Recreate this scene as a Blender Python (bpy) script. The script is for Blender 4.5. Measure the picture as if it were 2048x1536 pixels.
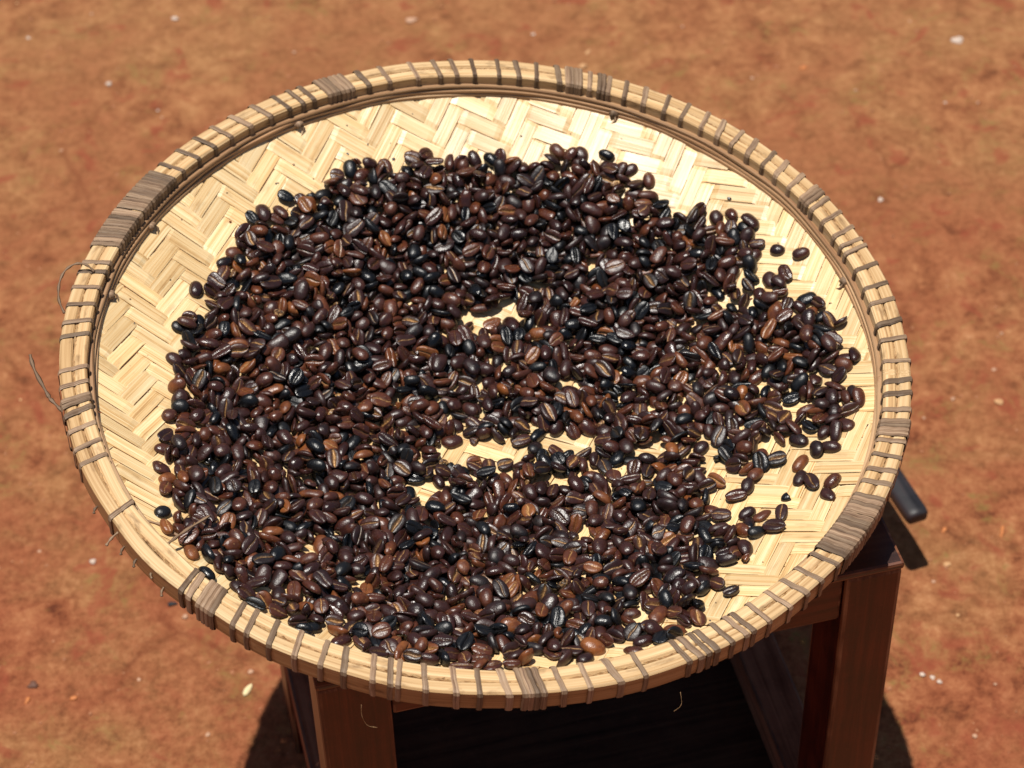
import bpy, bmesh, math, random
import numpy as np
from mathutils import Vector, Matrix, Quaternion

random.seed(11)
RNG = np.random.default_rng(5)
for o in list(bpy.data.objects):
    bpy.data.objects.remove(o)
SC = bpy.context.scene
COL = SC.collection
PI = math.pi

# ------------------------------------------------------------------ camera
GZ = 0.40                                   # height of the tray's rim plane above the soil
cam_d = bpy.data.cameras.new('camera')
cam = bpy.data.objects.new('camera', cam_d)
COL.objects.link(cam)
TH, ROLL = math.radians(45.4), math.radians(-1.77)
fwd = Vector((0, math.cos(TH), -math.sin(TH))); rgt = Vector((1, 0, 0)); up = rgt.cross(fwd)
r2 = rgt * math.cos(ROLL) + up * math.sin(ROLL); u2 = up * math.cos(ROLL) - rgt * math.sin(ROLL)
cam.matrix_world = Matrix(((r2.x, u2.x, -fwd.x, 0.01099), (r2.y, u2.y, -fwd.y, -0.85146),
                           (r2.z, u2.z, -fwd.z, 0.83199 + GZ), (0, 0, 0, 1)))
cam_d.sensor_width = 36; cam_d.lens = 84.375
cam_d.clip_start = 0.05; cam_d.clip_end = 200
cam_d.dof.use_dof = True; cam_d.dof.focus_distance = 1.14; cam_d.dof.aperture_fstop = 15.0
SC.camera = cam

# ------------------------------------------------------------------ sky and sun
SUN_EL, SUN_AZ = 83.5, 186.0                # elevation; azimuth counter-clockwise from +X
w = bpy.data.worlds.new('World'); SC.world = w; w.use_nodes = True
nt = w.node_tree
sky = nt.nodes.new('ShaderNodeTexSky'); sky.sky_type = 'NISHITA'; sky.sun_disc = False
sky.sun_elevation = math.radians(SUN_EL); sky.sun_rotation = math.radians(90 - SUN_AZ)
nt.links.new(sky.outputs[0], nt.nodes['Background'].inputs[0])
nt.nodes['Background'].inputs[1].default_value = 0.05
sun_d = bpy.data.lights.new('sun', 'SUN'); sun_d.energy = 5.0; sun_d.angle = math.radians(0.53); sun_d.color = (1.0, 0.955, 0.88)
sun = bpy.data.objects.new('sun', sun_d); COL.objects.link(sun)
sd = Vector((math.cos(math.radians(SUN_AZ)) * math.cos(math.radians(SUN_EL)), math.sin(math.radians(SUN_AZ)) * math.cos(math.radians(SUN_EL)), math.sin(math.radians(SUN_EL))))
sun.rotation_euler = sd.to_track_quat('Z', 'Y').to_euler(); sun.location = sd * 5
vs = SC.view_settings
vs.view_transform = 'Standard'; vs.look = 'None'; vs.exposure = 0.05; vs.gamma = 1.0; vs.use_curve_mapping = False
SC.cycles.max_bounces = 8

# ------------------------------------------------------------------ helpers
def link(o, parent=None):
    COL.objects.link(o)
    if parent is not None: o.parent = parent
    return o
def empty(name, loc=(0, 0, 0), rz=0, parent=None):
    o = bpy.data.objects.new(name, None); o.location = loc; o.rotation_euler = (0, 0, rz); o.empty_display_size = .05
    return link(o, parent)
def tag(o, label=None, cat=None, group=None, kind=None):
    if label: o['label'] = label
    if cat: o['category'] = cat
    if group: o['group'] = group
    if kind: o['kind'] = kind
    return o
class MB:
    """verts, faces and a per-vertex grain vector (metres along, across, id)"""
    def __init__(s): s.v = []; s.f = []; s.g = []; s.mi = []
    def add(s, vs, fs, gs=None, mi=0):
        b = len(s.v); s.v += [tuple(p) for p in vs]
        s.g += [tuple(q) for q in gs] if gs is not None else [(0, 0, 0)] * len(vs)
        s.f += [tuple(b + i for i in f) for f in fs]; s.mi += [mi] * len(fs)
    def mesh(s, name, mats, smooth=True):
        m = bpy.data.meshes.new(name); m.from_pydata(s.v, [], s.f)
        a = m.attributes.new('grain', 'FLOAT_VECTOR', 'POINT'); a.data.foreach_set('vector', np.array(s.g, dtype=np.float32).ravel())
        for q in mats: m.materials.append(q)
        if len(mats) > 1: m.polygons.foreach_set('material_index', s.mi)
        m.polygons.foreach_set('use_smooth', [smooth] * len(s.f)); m.update()
        return m
    def obj(s, name, mats, parent=None, smooth=True):
        if not isinstance(mats, (list, tuple)): mats = [mats]
        return link(bpy.data.objects.new(name, s.mesh(name, mats, smooth)), parent)

# node material builder
class Mat:
    def __init__(s, name):
        s.m = bpy.data.materials.new(name); s.m.use_nodes = True; s.t = s.m.node_tree
        s.b = s.t.nodes['Principled BSDF']
    def n(s, typ, **kw):
        o = s.t.nodes.new(typ)
        for k, v in kw.items(): setattr(o, k, v)
        return o
    def l(s, a, b): s.t.links.new(a, b)
    def noise(s, vec, scale, detail=4, rough=.55, dist=0):
        o = s.n('ShaderNodeTexNoise'); o.inputs['Scale'].default_value = scale; o.inputs['Detail'].default_value = detail
        o.inputs['Roughness'].default_value = rough; o.inputs['Distortion'].default_value = dist
        if vec is not None: s.l(vec, o.inputs['Vector'])
        return o.outputs['Fac']
    def scale(s, vec, xyz):
        o = s.n('ShaderNodeMapping'); o.inputs['Scale'].default_value = xyz; s.l(vec, o.inputs['Vector']); return o.outputs[0]
    def ramp(s, fac, stops, interp='LINEAR'):
        o = s.n('ShaderNodeValToRGB'); o.color_ramp.interpolation = interp
        e = o.color_ramp.elements
        while len(e) < len(stops): e.new(.5)
        for q, (p, c) in zip(e, stops): q.position = p; q.color = (*c, 1) if len(c) == 3 else c
        s.l(fac, o.inputs['Fac']); return o.outputs['Color']
    def mix(s, fac, a, b, mode='MIX'):
        o = s.n('ShaderNodeMix', data_type='RGBA', blend_type=mode)
        for sock, v in ((o.inputs['Factor'], fac), (o.inputs['A'], a), (o.inputs['B'], b)):
            if hasattr(v, 'is_linked'): s.l(v, sock)
            else: sock.default_value = v if isinstance(v, (int, float)) else (*v, 1)
        return o.outputs['Result']
    def math(s, op, a, b=0.0, c=None):
        o = s.n('ShaderNodeMath', operation=op)
        for i, v in enumerate((a, b) if c is None else (a, b, c)):
            if hasattr(v, 'is_linked'): s.l(v, o.inputs[i])
            else: o.inputs[i].default_value = v
        return o.outputs[0]
    def bump(s, h, strength=.3, dist=.001):
        o = s.n('ShaderNodeBump'); o.inputs['Strength'].default_value = strength; o.inputs['Distance'].default_value = dist
        s.l(h, o.inputs['Height']); s.l(o.outputs[0], s.b.inputs['Normal'])
    def grain(s):
        o = s.n('ShaderNodeAttribute'); o.attribute_name = 'grain'; return o.outputs['Vector']
    def rnd(s): return s.n('ShaderNodeObjectInfo').outputs['Random']
    def pos(s): return s.n('ShaderNodeNewGeometry').outputs['Position']
    def set(s, **kw):
        for k, v in kw.items():
            i = s.b.inputs[k]
            if hasattr(v, 'is_linked'): s.l(v, i)
            else: i.default_value = v if not (isinstance(v, tuple) and len(v) == 3 and i.type == 'RGBA') else (*v, 1)

def bamboo_mat(name, dark, mid, light, rough, along=14, across=1100, stain=.35, spec=.5, var=.25):
    M = Mat(name); g = M.grain(); r = M.rnd()
    sh = M.n('ShaderNodeVectorMath', operation='ADD'); cx = M.n('ShaderNodeCombineXYZ')
    M.l(M.math('MULTIPLY', r, 37.0), cx.inputs[0]); M.l(M.math('MULTIPLY', r, 11.0), cx.inputs[1])
    M.l(g, sh.inputs[0]); M.l(cx.outputs[0], sh.inputs[1]); v = sh.outputs[0]
    fine = M.noise(M.scale(v, (along, across, 1)), 1, 3, .6)
    wide = M.noise(M.scale(v, (along * .7, across * .25, 1)), 1, 3, .5)
    blot = M.noise(M.scale(v, (60, 160, 1)), 1, 4, .6)
    f = M.math('ADD', M.math('MULTIPLY', fine, .6), M.math('MULTIPLY', wide, .55))
    c = M.ramp(f, [(.36, dark), (.5, mid), (.72, light)])
    c = M.mix(M.math('MULTIPLY', M.math('SUBTRACT', r, .5), .0), c, c)
    tone = M.math('ADD', M.math('MULTIPLY', r, var), 1 - var * .6)
    cc = M.n('ShaderNodeVectorMath', operation='SCALE'); M.l(c, cc.inputs[0]); M.l(tone, cc.inputs['Scale'])
    st = M.ramp(blot, [(.56, (0, 0, 0)), (.75, (1, 1, 1))])
    c = M.mix(M.math('MULTIPLY', st, stain), cc.outputs[0], tuple(x * .6 for x in dark))
    M.set(**{'Base Color': c, 'Roughness': rough, 'Specular IOR Level': spec})
    M.bump(f, .5, .0006)
    return M

# ------------------------------------------------------------------ materials
strip_m = bamboo_mat('split_bamboo', (.35, .16, .05), (.71, .455, .20), (.90, .71, .42), .37, 12, 1500, .4, .48, .32).m
hoop_m = bamboo_mat('rim_bamboo', (.24, .115, .045), (.52, .32, .145), (.72, .51, .28), .55, 10, 900, .85, .3, .12).m
skin_m = bamboo_mat('bamboo_skin', (.10, .04, .015), (.32, .165, .065), (.5, .3, .14), .4, 10, 700, .9, .4, .1).m
band_m = bamboo_mat('inner_band_bamboo', (.20, .088, .038), (.38, .205, .098), (.54, .35, .19), .45, 8, 1200, .3, .5, .3).m
bind_m = bamboo_mat('rattan_binding', (.07, .037, .021), (.19, .115, .07), (.36, .245, .155), .5, 40, 2600, .5, .22, .8).m
fibre_m = bamboo_mat('mat_edge_fibre', (.16, .08, .035), (.36, .21, .1), (.5, .34, .17), .8, 200, 900, .5, .2, .2).m

def bean_mat():
    M = Mat('roasted_bean')
    a1 = M.n('ShaderNodeAttribute'); a1.attribute_type = 'OBJECT'; a1.attribute_name = 'shade'
    a2 = M.n('ShaderNodeAttribute'); a2.attribute_type = 'GEOMETRY'; a2.attribute_name = 'shade'
    ch = M.n('ShaderNodeAttribute'); ch.attribute_type = 'GEOMETRY'; ch.attribute_name = 'chaff'
    sh = M.math('ADD', a1.outputs['Fac'], a2.outputs['Fac'])
    p = M.pos()
    n1 = M.noise(p, 260, 3, .6); n2 = M.noise(p, 1500, 3, .6); n3 = M.noise(p, 640, 3, .65)
    s2 = M.math('ADD', sh, M.math('MULTIPLY', M.math('SUBTRACT', M.noise(p, 170, 3, .65), .5), .55))
    base = M.ramp(s2, [(.0, (.0026, .003, .004)), (.22, (.005, .0045, .005)), (.34, (.016, .006, .0052)), (.58, (.039, .0115, .0085)), (.78, (.095, .026, .0105)), (1.0, (.24, .078, .02))])
    gold = M.mix(M.ramp(n2, [(.38, (0, 0, 0)), (.6, (1, 1, 1))]), (.14, .05, .015), (.62, .37, .15))
    hs = M.math('FRACT', M.math('MULTIPLY', sh, 173.3))
    cf = M.math('MULTIPLY', M.math('MULTIPLY', ch.outputs['Fac'], M.ramp(hs, [(.3, (.12, .12, .12)), (.75, (1, 1, 1))])), M.ramp(sh, [(.12, (0, 0, 0)), (.42, (1, 1, 1))]))
    fl = M.math('MULTIPLY', M.ramp(n3, [(.64, (0, 0, 0)), (.70, (1, 1, 1))]), M.ramp(sh, [(.5, (0, 0, 0)), (.62, (1, 1, 1))]))
    col = M.mix(M.math('MAXIMUM', cf, M.math('MULTIPLY', fl, .7)), base, gold)
    rg = M.math('ADD', M.math('MULTIPLY', n1, .38), M.math('MULTIPLY_ADD', hs, .16, .07))
    M.set(**{'Base Color': col, 'Roughness': rg, 'Specular IOR Level': .62})
    M.bump(M.math('ADD', M.math('MULTIPLY', n2, .5), M.math('MULTIPLY', n3, .9)), .4, .0006)
    return M.m
bean_m = bean_mat()

def wood_mat(name, c0, c1, c2, rough, coat=.0, spec=.4):
    M = Mat(name); g = M.grain(); p = M.pos()
    f = M.noise(M.scale(g, (9, 220, 220)), 1, 4, .6, .4); b = M.noise(p, 38, 4, .6); k = M.noise(p, 300, 3, .7)
    c = M.ramp(M.math('ADD', M.math('MULTIPLY', f, .65), M.math('MULTIPLY', b, .4)), [(.36, c0), (.52, c1), (.72, c2)])
    c = M.mix(M.math('MULTIPLY', M.ramp(k, [(.6, (0, 0, 0)), (.75, (1, 1, 1))]), .35), c, tuple(min(1, x * 2.2 + .01) for x in c1))
    M.set(**{'Base Color': c, 'Roughness': M.math('ADD', M.math('MULTIPLY', b, .25), rough), 'Coat Weight': coat, 'Coat Roughness': .25, 'Specular IOR Level': spec})
    M.bump(f, .25, .0006)
    return M.m
stool_m = wood_mat('red_brown_varnish', (.02, .0026, .0012), (.062, .0072, .0026), (.13, .02, .006), .26, .1, .4)
rail_m = wood_mat('dusty_rail_wood', (.10, .03, .015), (.20, .07, .038), (.30, .125, .07), .85, 0, .15)
worn_m = wood_mat('worn_varnish_edge', (.03, .006, .003), (.12, .036, .014), (.36, .17, .08), .45)
shelf_m = wood_mat('dark_shelf_wood', (.02, .008, .005), (.05, .02, .012), (.085, .037, .02), .85, 0, .1)
top_m = wood_mat('dark_seat_varnish', (.012, .006, .005), (.03, .013, .01), (.07, .035, .02), .22, .4)
black_m = wood_mat('blackened_wood', (.008, .0075, .009), (.02, .018, .021), (.05, .03, .03), .35)

def soil_mat():
    M = Mat('red_soil'); p = M.pos()
    a = M.noise(p, 8, 4, .65, .5); b = M.noise(p, 42, 5, .7, .3); c = M.noise(p, 150, 4, .72); d = M.noise(p, 24, 4, .7, .6); e = M.noise(p, 5.5, 5, .6, 1.0); g = M.noise(p, 600, 3, .7)
    f = M.math('ADD', M.math('MULTIPLY', b, .6), M.math('ADD', M.math('MULTIPLY', c, .3), M.math('MULTIPLY', g, .1)))
    col = M.ramp(f, [(.38, (.10, .027, .012)), (.45, (.20, .061, .025)), (.52, (.275, .096, .041)), (.59, (.35, .14, .06)), (.69, (.47, .23, .115))])
    tan = M.ramp(a, [(.42, (0, 0, 0)), (.6, (1, 1, 1))])
    col = M.mix(M.math('MULTIPLY', tan, .6), col, M.ramp(c, [(.3, (.185, .082, .03)), (.52, (.295, .142, .056)), (.72, (.41, .225, .1))]))
    moss = M.math('MULTIPLY', M.ramp(d, [(.54, (0, 0, 0)), (.64, (1, 1, 1))]), M.ramp(c, [(.42, (0, 0, 0)), (.58, (1, 1, 1))]))
    col = M.mix(M.math('MULTIPLY', moss, .75), col, (.185, .125, .036))
    red = M.math('MULTIPLY', M.ramp(e, [(.47, (0, 0, 0)), (.6, (1, 1, 1))]), M.ramp(b, [(.38, (.4, .4, .4)), (.55, (1, 1, 1))]))
    col = M.mix(M.math('MULTIPLY', red, .65), col, M.ramp(c, [(.3, (.145, .033, .015)), (.6, (.265, .07, .032))]))
    sx = M.n('ShaderNodeSeparateXYZ'); M.l(p, sx.inputs[0])
    far = M.n('ShaderNodeMapRange'); far.inputs['From Min'].default_value = .2; far.inputs['From Max'].default_value = .9; M.l(sx.outputs['Y'], far.inputs['Value'])
    col = M.mix(M.math('MULTIPLY', far.outputs[0], .45), col, M.ramp(b, [(.35, (.23, .10, .04)), (.6, (.34, .172, .07))]))
    rs = M.math('MULTIPLY', M.ramp(M.noise(p, 32, 3, .6, .5), [(.58, (0, 0, 0)), (.68, (1, 1, 1))]), .6)
    col = M.mix(rs, col, (.24, .052, .027))
    # thin dried cracks
    v = M.n('ShaderNodeTexVoronoi', feature='DISTANCE_TO_EDGE'); v.inputs['Scale'].default_value = 5.5
    w_ = M.n('ShaderNodeVectorMath', operation='ADD'); dn = M.n('ShaderNodeTexNoise'); dn.inputs['Scale'].default_value = 14; M.l(p, dn.inputs['Vector'])
    sc_ = M.n('ShaderNodeVectorMath', operation='SCALE'); sc_.inputs['Scale'].default_value = .16; M.l(dn.outputs['Color'], sc_.inputs[0]); M.l(p, w_.inputs[0]); M.l(sc_.outputs[0], w_.inputs[1]); M.l(w_.outputs[0], v.inputs['Vector'])
    ck = M.math('MULTIPLY', M.ramp(v.outputs['Distance'], [(.0, (1, 1, 1)), (.035, (0, 0, 0))]), M.ramp(M.noise(p, 4, 3, .5), [(.52, (0, 0, 0)), (.62, (1, 1, 1))]))
    col = M.mix(M.math('MULTIPLY', ck, .4), col, (.14, .035, .014))
    M.set(**{'Base Color': col, 'Roughness': .9, 'Specular IOR Level': .15})
    M.bump(M.math('SUBTRACT', M.math('ADD', M.math('MULTIPLY', c, .5), M.math('ADD', M.math('MULTIPLY', b, .5), M.math('MULTIPLY', g, .25))), M.math('MULTIPLY', ck, .8)), .5, .004)
    return M.m
soil_m = soil_mat()

def plain(name, col, rough=.7, var=.25):
    M = Mat(name); n = M.noise(M.pos(), 240, 3, .6)
    M.set(**{'Base Color': M.mix(n, tuple(x * (1 - var) for x in col), tuple(min(1, x * (1 + var)) for x in col)), 'Roughness': rough})
    return M.m
pale_m = plain('pale_stone', (.46, .26, .16)); white_m = plain('white_stone', (.54, .42, .34)); yellow_m = plain('yellow_stone', (.5, .27, .12))
orange_m = plain('orange_clay', (.5, .17, .05)); straw_m = plain('straw_chip', (.72, .58, .32)); clod_m = plain('brown_clod', (.12, .05, .03)); dark_m = plain('charred_chip', (.012, .011, .014))
grit_m = plain('soil_grit', (.34, .14, .065), .9, .5)

# ------------------------------------------------------------------ ground
WAV = [(fr_, RNG.uniform(0, 2 * PI), RNG.uniform(0, 6.28), .0008 / (fr_ / 14) ** .75) for fr_ in RNG.uniform(8, 110, 60)]
def gh(x, y):
    z = 0. * x
    for fr_, th_, ph_, am_ in WAV: z = z + am_ * np.sin(fr_ * (x * math.cos(th_) + y * math.sin(th_)) + ph_)
    return z
def build_ground():
    t = np.linspace(-1, 1, 231); ax = np.sign(t) * (np.abs(t) * .9 + 59.1 * np.abs(t) ** 14)
    X, Y = np.meshgrid(ax, ax + .35, indexing='ij'); n = len(ax)
    Z = gh(X, Y) + RNG.normal(0, .0004, X.shape)
    rr = np.hypot(X, Y - .35); Z = np.where(rr > 1.4, 0, Z)
    v = np.c_[X.ravel(), Y.ravel(), Z.ravel()]
    i, j = np.meshgrid(np.arange(n - 1), np.arange(n - 1), indexing='ij'); a = (i * n + j).ravel()
    f = np.c_[a, a + n, a + n + 1, a + 1]
    m = bpy.data.meshes.new('ground'); m.from_pydata(v.tolist(), [], f.tolist()); m.materials.append(soil_m)
    m.polygons.foreach_set('use_smooth', [True] * len(f)); m.update()
    o = link(bpy.data.objects.new('ground', m)); tag(o, 'dry red-brown soil with faint mossy patches all around the stool', kind='structure')
build_ground()

def rock_mesh(name, m, seed, el=(1, 1, .6), sub=2):
    r = np.random.default_rng(seed); bm = bmesh.new(); bmesh.ops.create_icosphere(bm, subdivisions=sub, radius=1)
    ks = [(r.normal(0, 1.3, 3), r.uniform(0, 6), r.uniform(.06, .16)) for _ in range(7)]
    for vv in bm.verts:
        q = np.array(vv.co); s = 1 + sum(a * math.sin(float(k @ q) * 1.7 + p) for k, p, a in ks)
        vv.co = Vector(q * s * np.array(el))
    me = bpy.data.meshes.new(name); bm.to_mesh(me); bm.free(); me.materials.append(m)
    me.polygons.foreach_set('use_smooth', [True] * len(me.polygons)); return me
GRP = 'pebbles scattered on the red soil'
def speck(name, label, cat, x, y, size, mesh, rz=0, group=None, sq=(1, 1, 1)):
    size *= .66; o = link(bpy.data.objects.new(name, mesh)); o.location = (x, y, float(gh(x, y)) + size * .22 * sq[2]); o.scale = (size * sq[0], size * sq[1], size * sq[2]); o.rotation_euler = (0, 0, rz)
    return tag(o, label, cat, group)
rk = {k: [rock_mesh('pebble', m, 20 * i + j) for j in range(3)] for i, (k, m) in enumerate((('p', pale_m), ('w', white_m), ('y', yellow_m), ('o', orange_m), ('c', clod_m), ('d', dark_m)))}
chip = rock_mesh('straw_chip', straw_m, 91, (1, .42, .22))
NAMED = [
 ('pebble', 'flat pale oval pebble on the soil straight behind the far rim', 'pebble', -0.065, 0.799, .0062, 'p', .3, (1.5, .8, .5)),
 ('pebble', 'round yellow pebble on the soil just past the dark binding on the far rim', 'pebble', 0.078, 0.733, .0054, 'y', .2, (1.15, .9, .7)),
 ('pebble', 'small yellow pebble a little behind the round yellow one past the far rim', 'pebble', 0.083, 0.753, .0034, 'y', .9, (1.2, .8, .7)),
 ('pebble', 'largest white pebble on the soil, in the far right corner', 'pebble', 0.39, 0.745, .006, 'w', .1, (1.2, 1, .7)),
 ('pebble', 'orange-brown clay pebble on the soil behind the far right rim', 'pebble', 0.259, 0.721, .005, 'o', .5, (1.1, .9, .7)),
 ('pebble', 'bright white pebble near the far left corner of the soil, all alone', 'pebble', -0.266, 0.809, .0042, 'w', 0, (1, 1, .8)),
 ('pebble', 'bright white pebble alone on the soil beside the far right curve of the rim', 'pebble', 0.301, 0.551, .0035, 'w', 0, (1, 1, .8)),
 ('pebble', 'yellowish pebble on the soil right of the tray, biggest of that side', 'pebble', 0.355, 0.325, .0042, 'y', 0, (1.2, 1, .8)),
 ('pebble', 'orange pebble on the soil right of the dark wooden handle', 'pebble', 0.299, 0.208, .0036, 'o', 1.2, (1.2, .8, .7)),
 ('pebble', 'pale yellow pebble on the soil right of the handle\'s shadow', 'pebble', 0.297, 0.179, .0034, 'y', 0, (1, 1, .8)),
 ('clay_sliver', 'thin orange sliver of clay on the soil far right of the handle', 'clay sliver', 0.338, 0.206, .0062, 'o', 1.35, (1.5, .4, .4)),
 ('pebble', 'white pebble, left one of the tight cluster right of the stool\'s front leg', 'pebble', 0.268, 0.09, .0026, 'w', 0, (1, 1, .8)),
 ('pebble', 'white pebble, middle one of the tight cluster right of the stool\'s front leg', 'pebble', 0.274, 0.087, .003, 'w', 1, (1, .9, .8)),
 ('pebble', 'white pebble, right one of the tight cluster right of the stool\'s front leg', 'pebble', 0.278, 0.083, .0028, 'w', 2, (1.1, .9, .8)),
 ('pebble', 'white pebble on the soil beside the far left curve of the rim', 'pebble', -0.314, 0.723, .0034, 'w', 0, (1, 1, .8)),
 ('pebble', 'small white pebble on the soil left of the tray\'s near left rim', 'pebble', -0.275, 0.205, .0031, 'w', 0, (1, 1, .8)),
 ('pebble', 'pale pebble on the soil just below the rim\'s broad near-left binding', 'pebble', -0.209, 0.154, .003, 'p', 0, (1, 1, .8)),
 ('pebble', 'orange pebble on the soil near the lower left corner', 'pebble', -0.275, 0.091, .0036, 'o', .3, (1.1, .8, .8)),
 ('pebble', 'tiny pale pebble just behind the straw chip left of the stool', 'pebble', -0.163, 0.106, .0028, 'p', 0, (1, 1, .8)),
 ('soil_clod', 'dark round clod of earth on the soil near the lower left corner', 'clod', -0.304, 0.104, .0046, 'c', .2, (1, 1, .9)),
 ('soil_clod', 'lighter brown clod just below the dark round clod, lower left corner', 'clod', -0.306, 0.091, .0042, 'o', 1.4, (1.2, .7, .7)),
 ('charred_chip', 'small black charred chip lying on the soil by the near left rim', 'chip', -0.218, 0.165, .0046, 'd', .1, (1.3, .6, .6)),
]
for nm, lb, ct, x, y, s, k, rz, sq in NAMED: speck(nm, lb, ct, x, y, s, random.choice(rk[k]), rz, GRP if nm == 'pebble' else None, sq)
o = speck('straw_chip', 'pale straw chip lying on the soil left of the stool, by its shadow', 'straw chip', -0.164, 0.091, .0068, chip, 1.1)
SM = [(-0.338, 0.82, 'p'), (-0.388, 0.788, 'w'), (-0.162, 0.754, 'p'), (-0.404, 0.839, 'y'), (0.038, 0.781, 'w'), (0.216, 0.709, 'p'), (0.369, 0.669, 'w'), (0.395, 0.667, 'p'), (0.298, 0.684, 'p'), (0.164, 0.781, 'p'), (0.354, 0.597, 'y'), (0.37, 0.399, 'p'), (0.358, 0.361, 'p'), (0.301, 0.315, 'p'), (0.324, 0.332, 'p'), (0.286, 0.165, 'p'), (0.297, 0.134, 'y'), (0.312, 0.077, 'p'), (-0.266, 0.675, 'p'), (-0.27, 0.684, 'w'), (-0.343, 0.362, 'y'), (-0.235, 0.104, 'p'), (0.355, 0.776, 'p'), (-0.345, 0.643, 'p'), (-0.313, 0.218, 'p'), (0.293, 0.038, 'p'), (-0.187, 0.056, 'p')]
for x, y, k in SM:
    speck('pebble', 'tiny pale pebble of no special look scattered on the open red soil', 'pebble', x, y, random.uniform(.0017, .0026), random.choice(rk[k]), random.uniform(0, 6), GRP, (1, 1, .8))
def build_grit():
    base = rock_mesh('grit_seed', grit_m, 77, sub=1); bv = np.array([v.co[:] for v in base.vertices]); bf = np.array([p.vertices[:] for p in base.polygons]); bpy.data.meshes.remove(base)
    V, F = [], []; N = 2600
    for k in range(N):
        x, y = RNG.uniform(-.55, .55), RNG.uniform(-.05, .95); s = .0005 + .0013 * RNG.random() ** 3; a = RNG.uniform(0, 6.28)
        R = np.array([[math.cos(a), -math.sin(a), 0], [math.sin(a), math.cos(a), 0], [0, 0, 1]])
        V.append(bv * s @ R.T + (x, y, float(gh(x, y)) + s * .1)); F.append(bf + k * len(bv))
    m = bpy.data.meshes.new('soil_grit'); m.from_pydata(np.concatenate(V).tolist(), [], np.concatenate(F).tolist()); m.materials.append(grit_m)
    tag(link(bpy.data.objects.new('soil_grit', m)), 'fine red-brown grit and crumbs strewn over the soil', kind='stuff')
build_grit()

# ------------------------------------------------------------------ stool
def bev_box(mb, x0, x1, y0, y1, z0, z1, b, axis, worn=True):
    """box with chamfered long edges; chamfers take the worn-edge slot. axis = grain direction"""
    bm = bmesh.new(); bmesh.ops.create_cube(bm, size=1)
    for v in bm.verts: v.co = Vector(((x0 + x1) / 2 + v.co.x * (x1 - x0), (y0 + y1) / 2 + v.co.y * (y1 - y0), (z0 + z1) / 2 + v.co.z * (z1 - z0)))
    r = bmesh.ops.bevel(bm, geom=list(bm.edges), offset=b, segments=2, profile=.6, affect='EDGES')
    big = [f for f in bm.faces]; bm.normal_update()
    idx = {v: i for i, v in enumerate(bm.verts)}
    gs = []
    for v in bm.verts:
        c = v.co; gs.append({'x': (c.x, c.y, c.z), 'y': (c.y, c.x, c.z), 'z': (c.z, c.x, c.y)}[axis])
    base = len(mb.v); mb.v += [tuple(v.co) for v in bm.verts]; mb.g += gs
    for f in bm.faces:
        n = f.normal; flat = max(abs(n.x), abs(n.y), abs(n.z)) > .999
        mb.f.append(tuple(base + idx[v] for v in f.verts)); mb.mi.append(0 if flat or not worn else 1)
    bm.free()
def part_box(name, parent, *a, mats=None, b=.0015, axis='x'):
    mb = MB(); bev_box(mb, *a, b, axis); o = mb.obj(name, mats or [stool_m, worn_m], parent, smooth=False); return o
stool = empty('stool', (.200, -.096, 0), math.radians(12.75))
tag(stool, 'low square dark red-brown varnished wooden stool carrying the bean tray', 'stool')
ST = GZ - .0665; SWD, SDP, LW, LD = .293, .245, .031, .037
part_box('seat', stool, -SWD, 0, 0, SDP, ST - .0048, ST, mats=[top_m, worn_m], b=.0016)
for x0, x1 in ((-SWD, -SWD + .035), (-LW + .002, 0)):
    for y0 in (.0005, SDP - LD - .0005):
        s = .0005 if x1 == 0 else -.0005
        part_box('leg', stool, x0 - s, x1 - s, y0, y0 + LD, -.006, ST - .005, axis='z', b=.0022)
part_box('apron', stool, -SWD + .036, -LW + .001, .003, .021, ST - .0375, ST - .0052)
part_box('apron', stool, -SWD + .036, -LW + .001, SDP - .021, SDP - .003, ST - .0375, ST - .0074)
part_box('apron', stool, -SWD + .002, -SWD + .02, LD + .002, SDP - LD - .002, ST - .0375, ST - .0076, axis='y')
part_box('apron', stool, -.02, -.002, LD + .002, SDP - LD - .002, ST - .0375, ST - .0076, axis='y')
part_box('shelf', stool, -SWD + .003, -.003, .004, SDP - .004, GZ - .3185, GZ - .3085, mats=[shelf_m, shelf_m])
part_box('stretcher', stool, -.0335, -.0085, LD + .001, SDP - LD - .001, GZ - .308, GZ - .285, axis='y', b=.0018, mats=[rail_m, worn_m])
part_box('stretcher', stool, -SWD + .0005, -SWD + .0255, LD + .001, SDP - LD - .001, GZ - .308, GZ - .285, axis='y', b=.0018, mats=[rail_m, worn_m])

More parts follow.
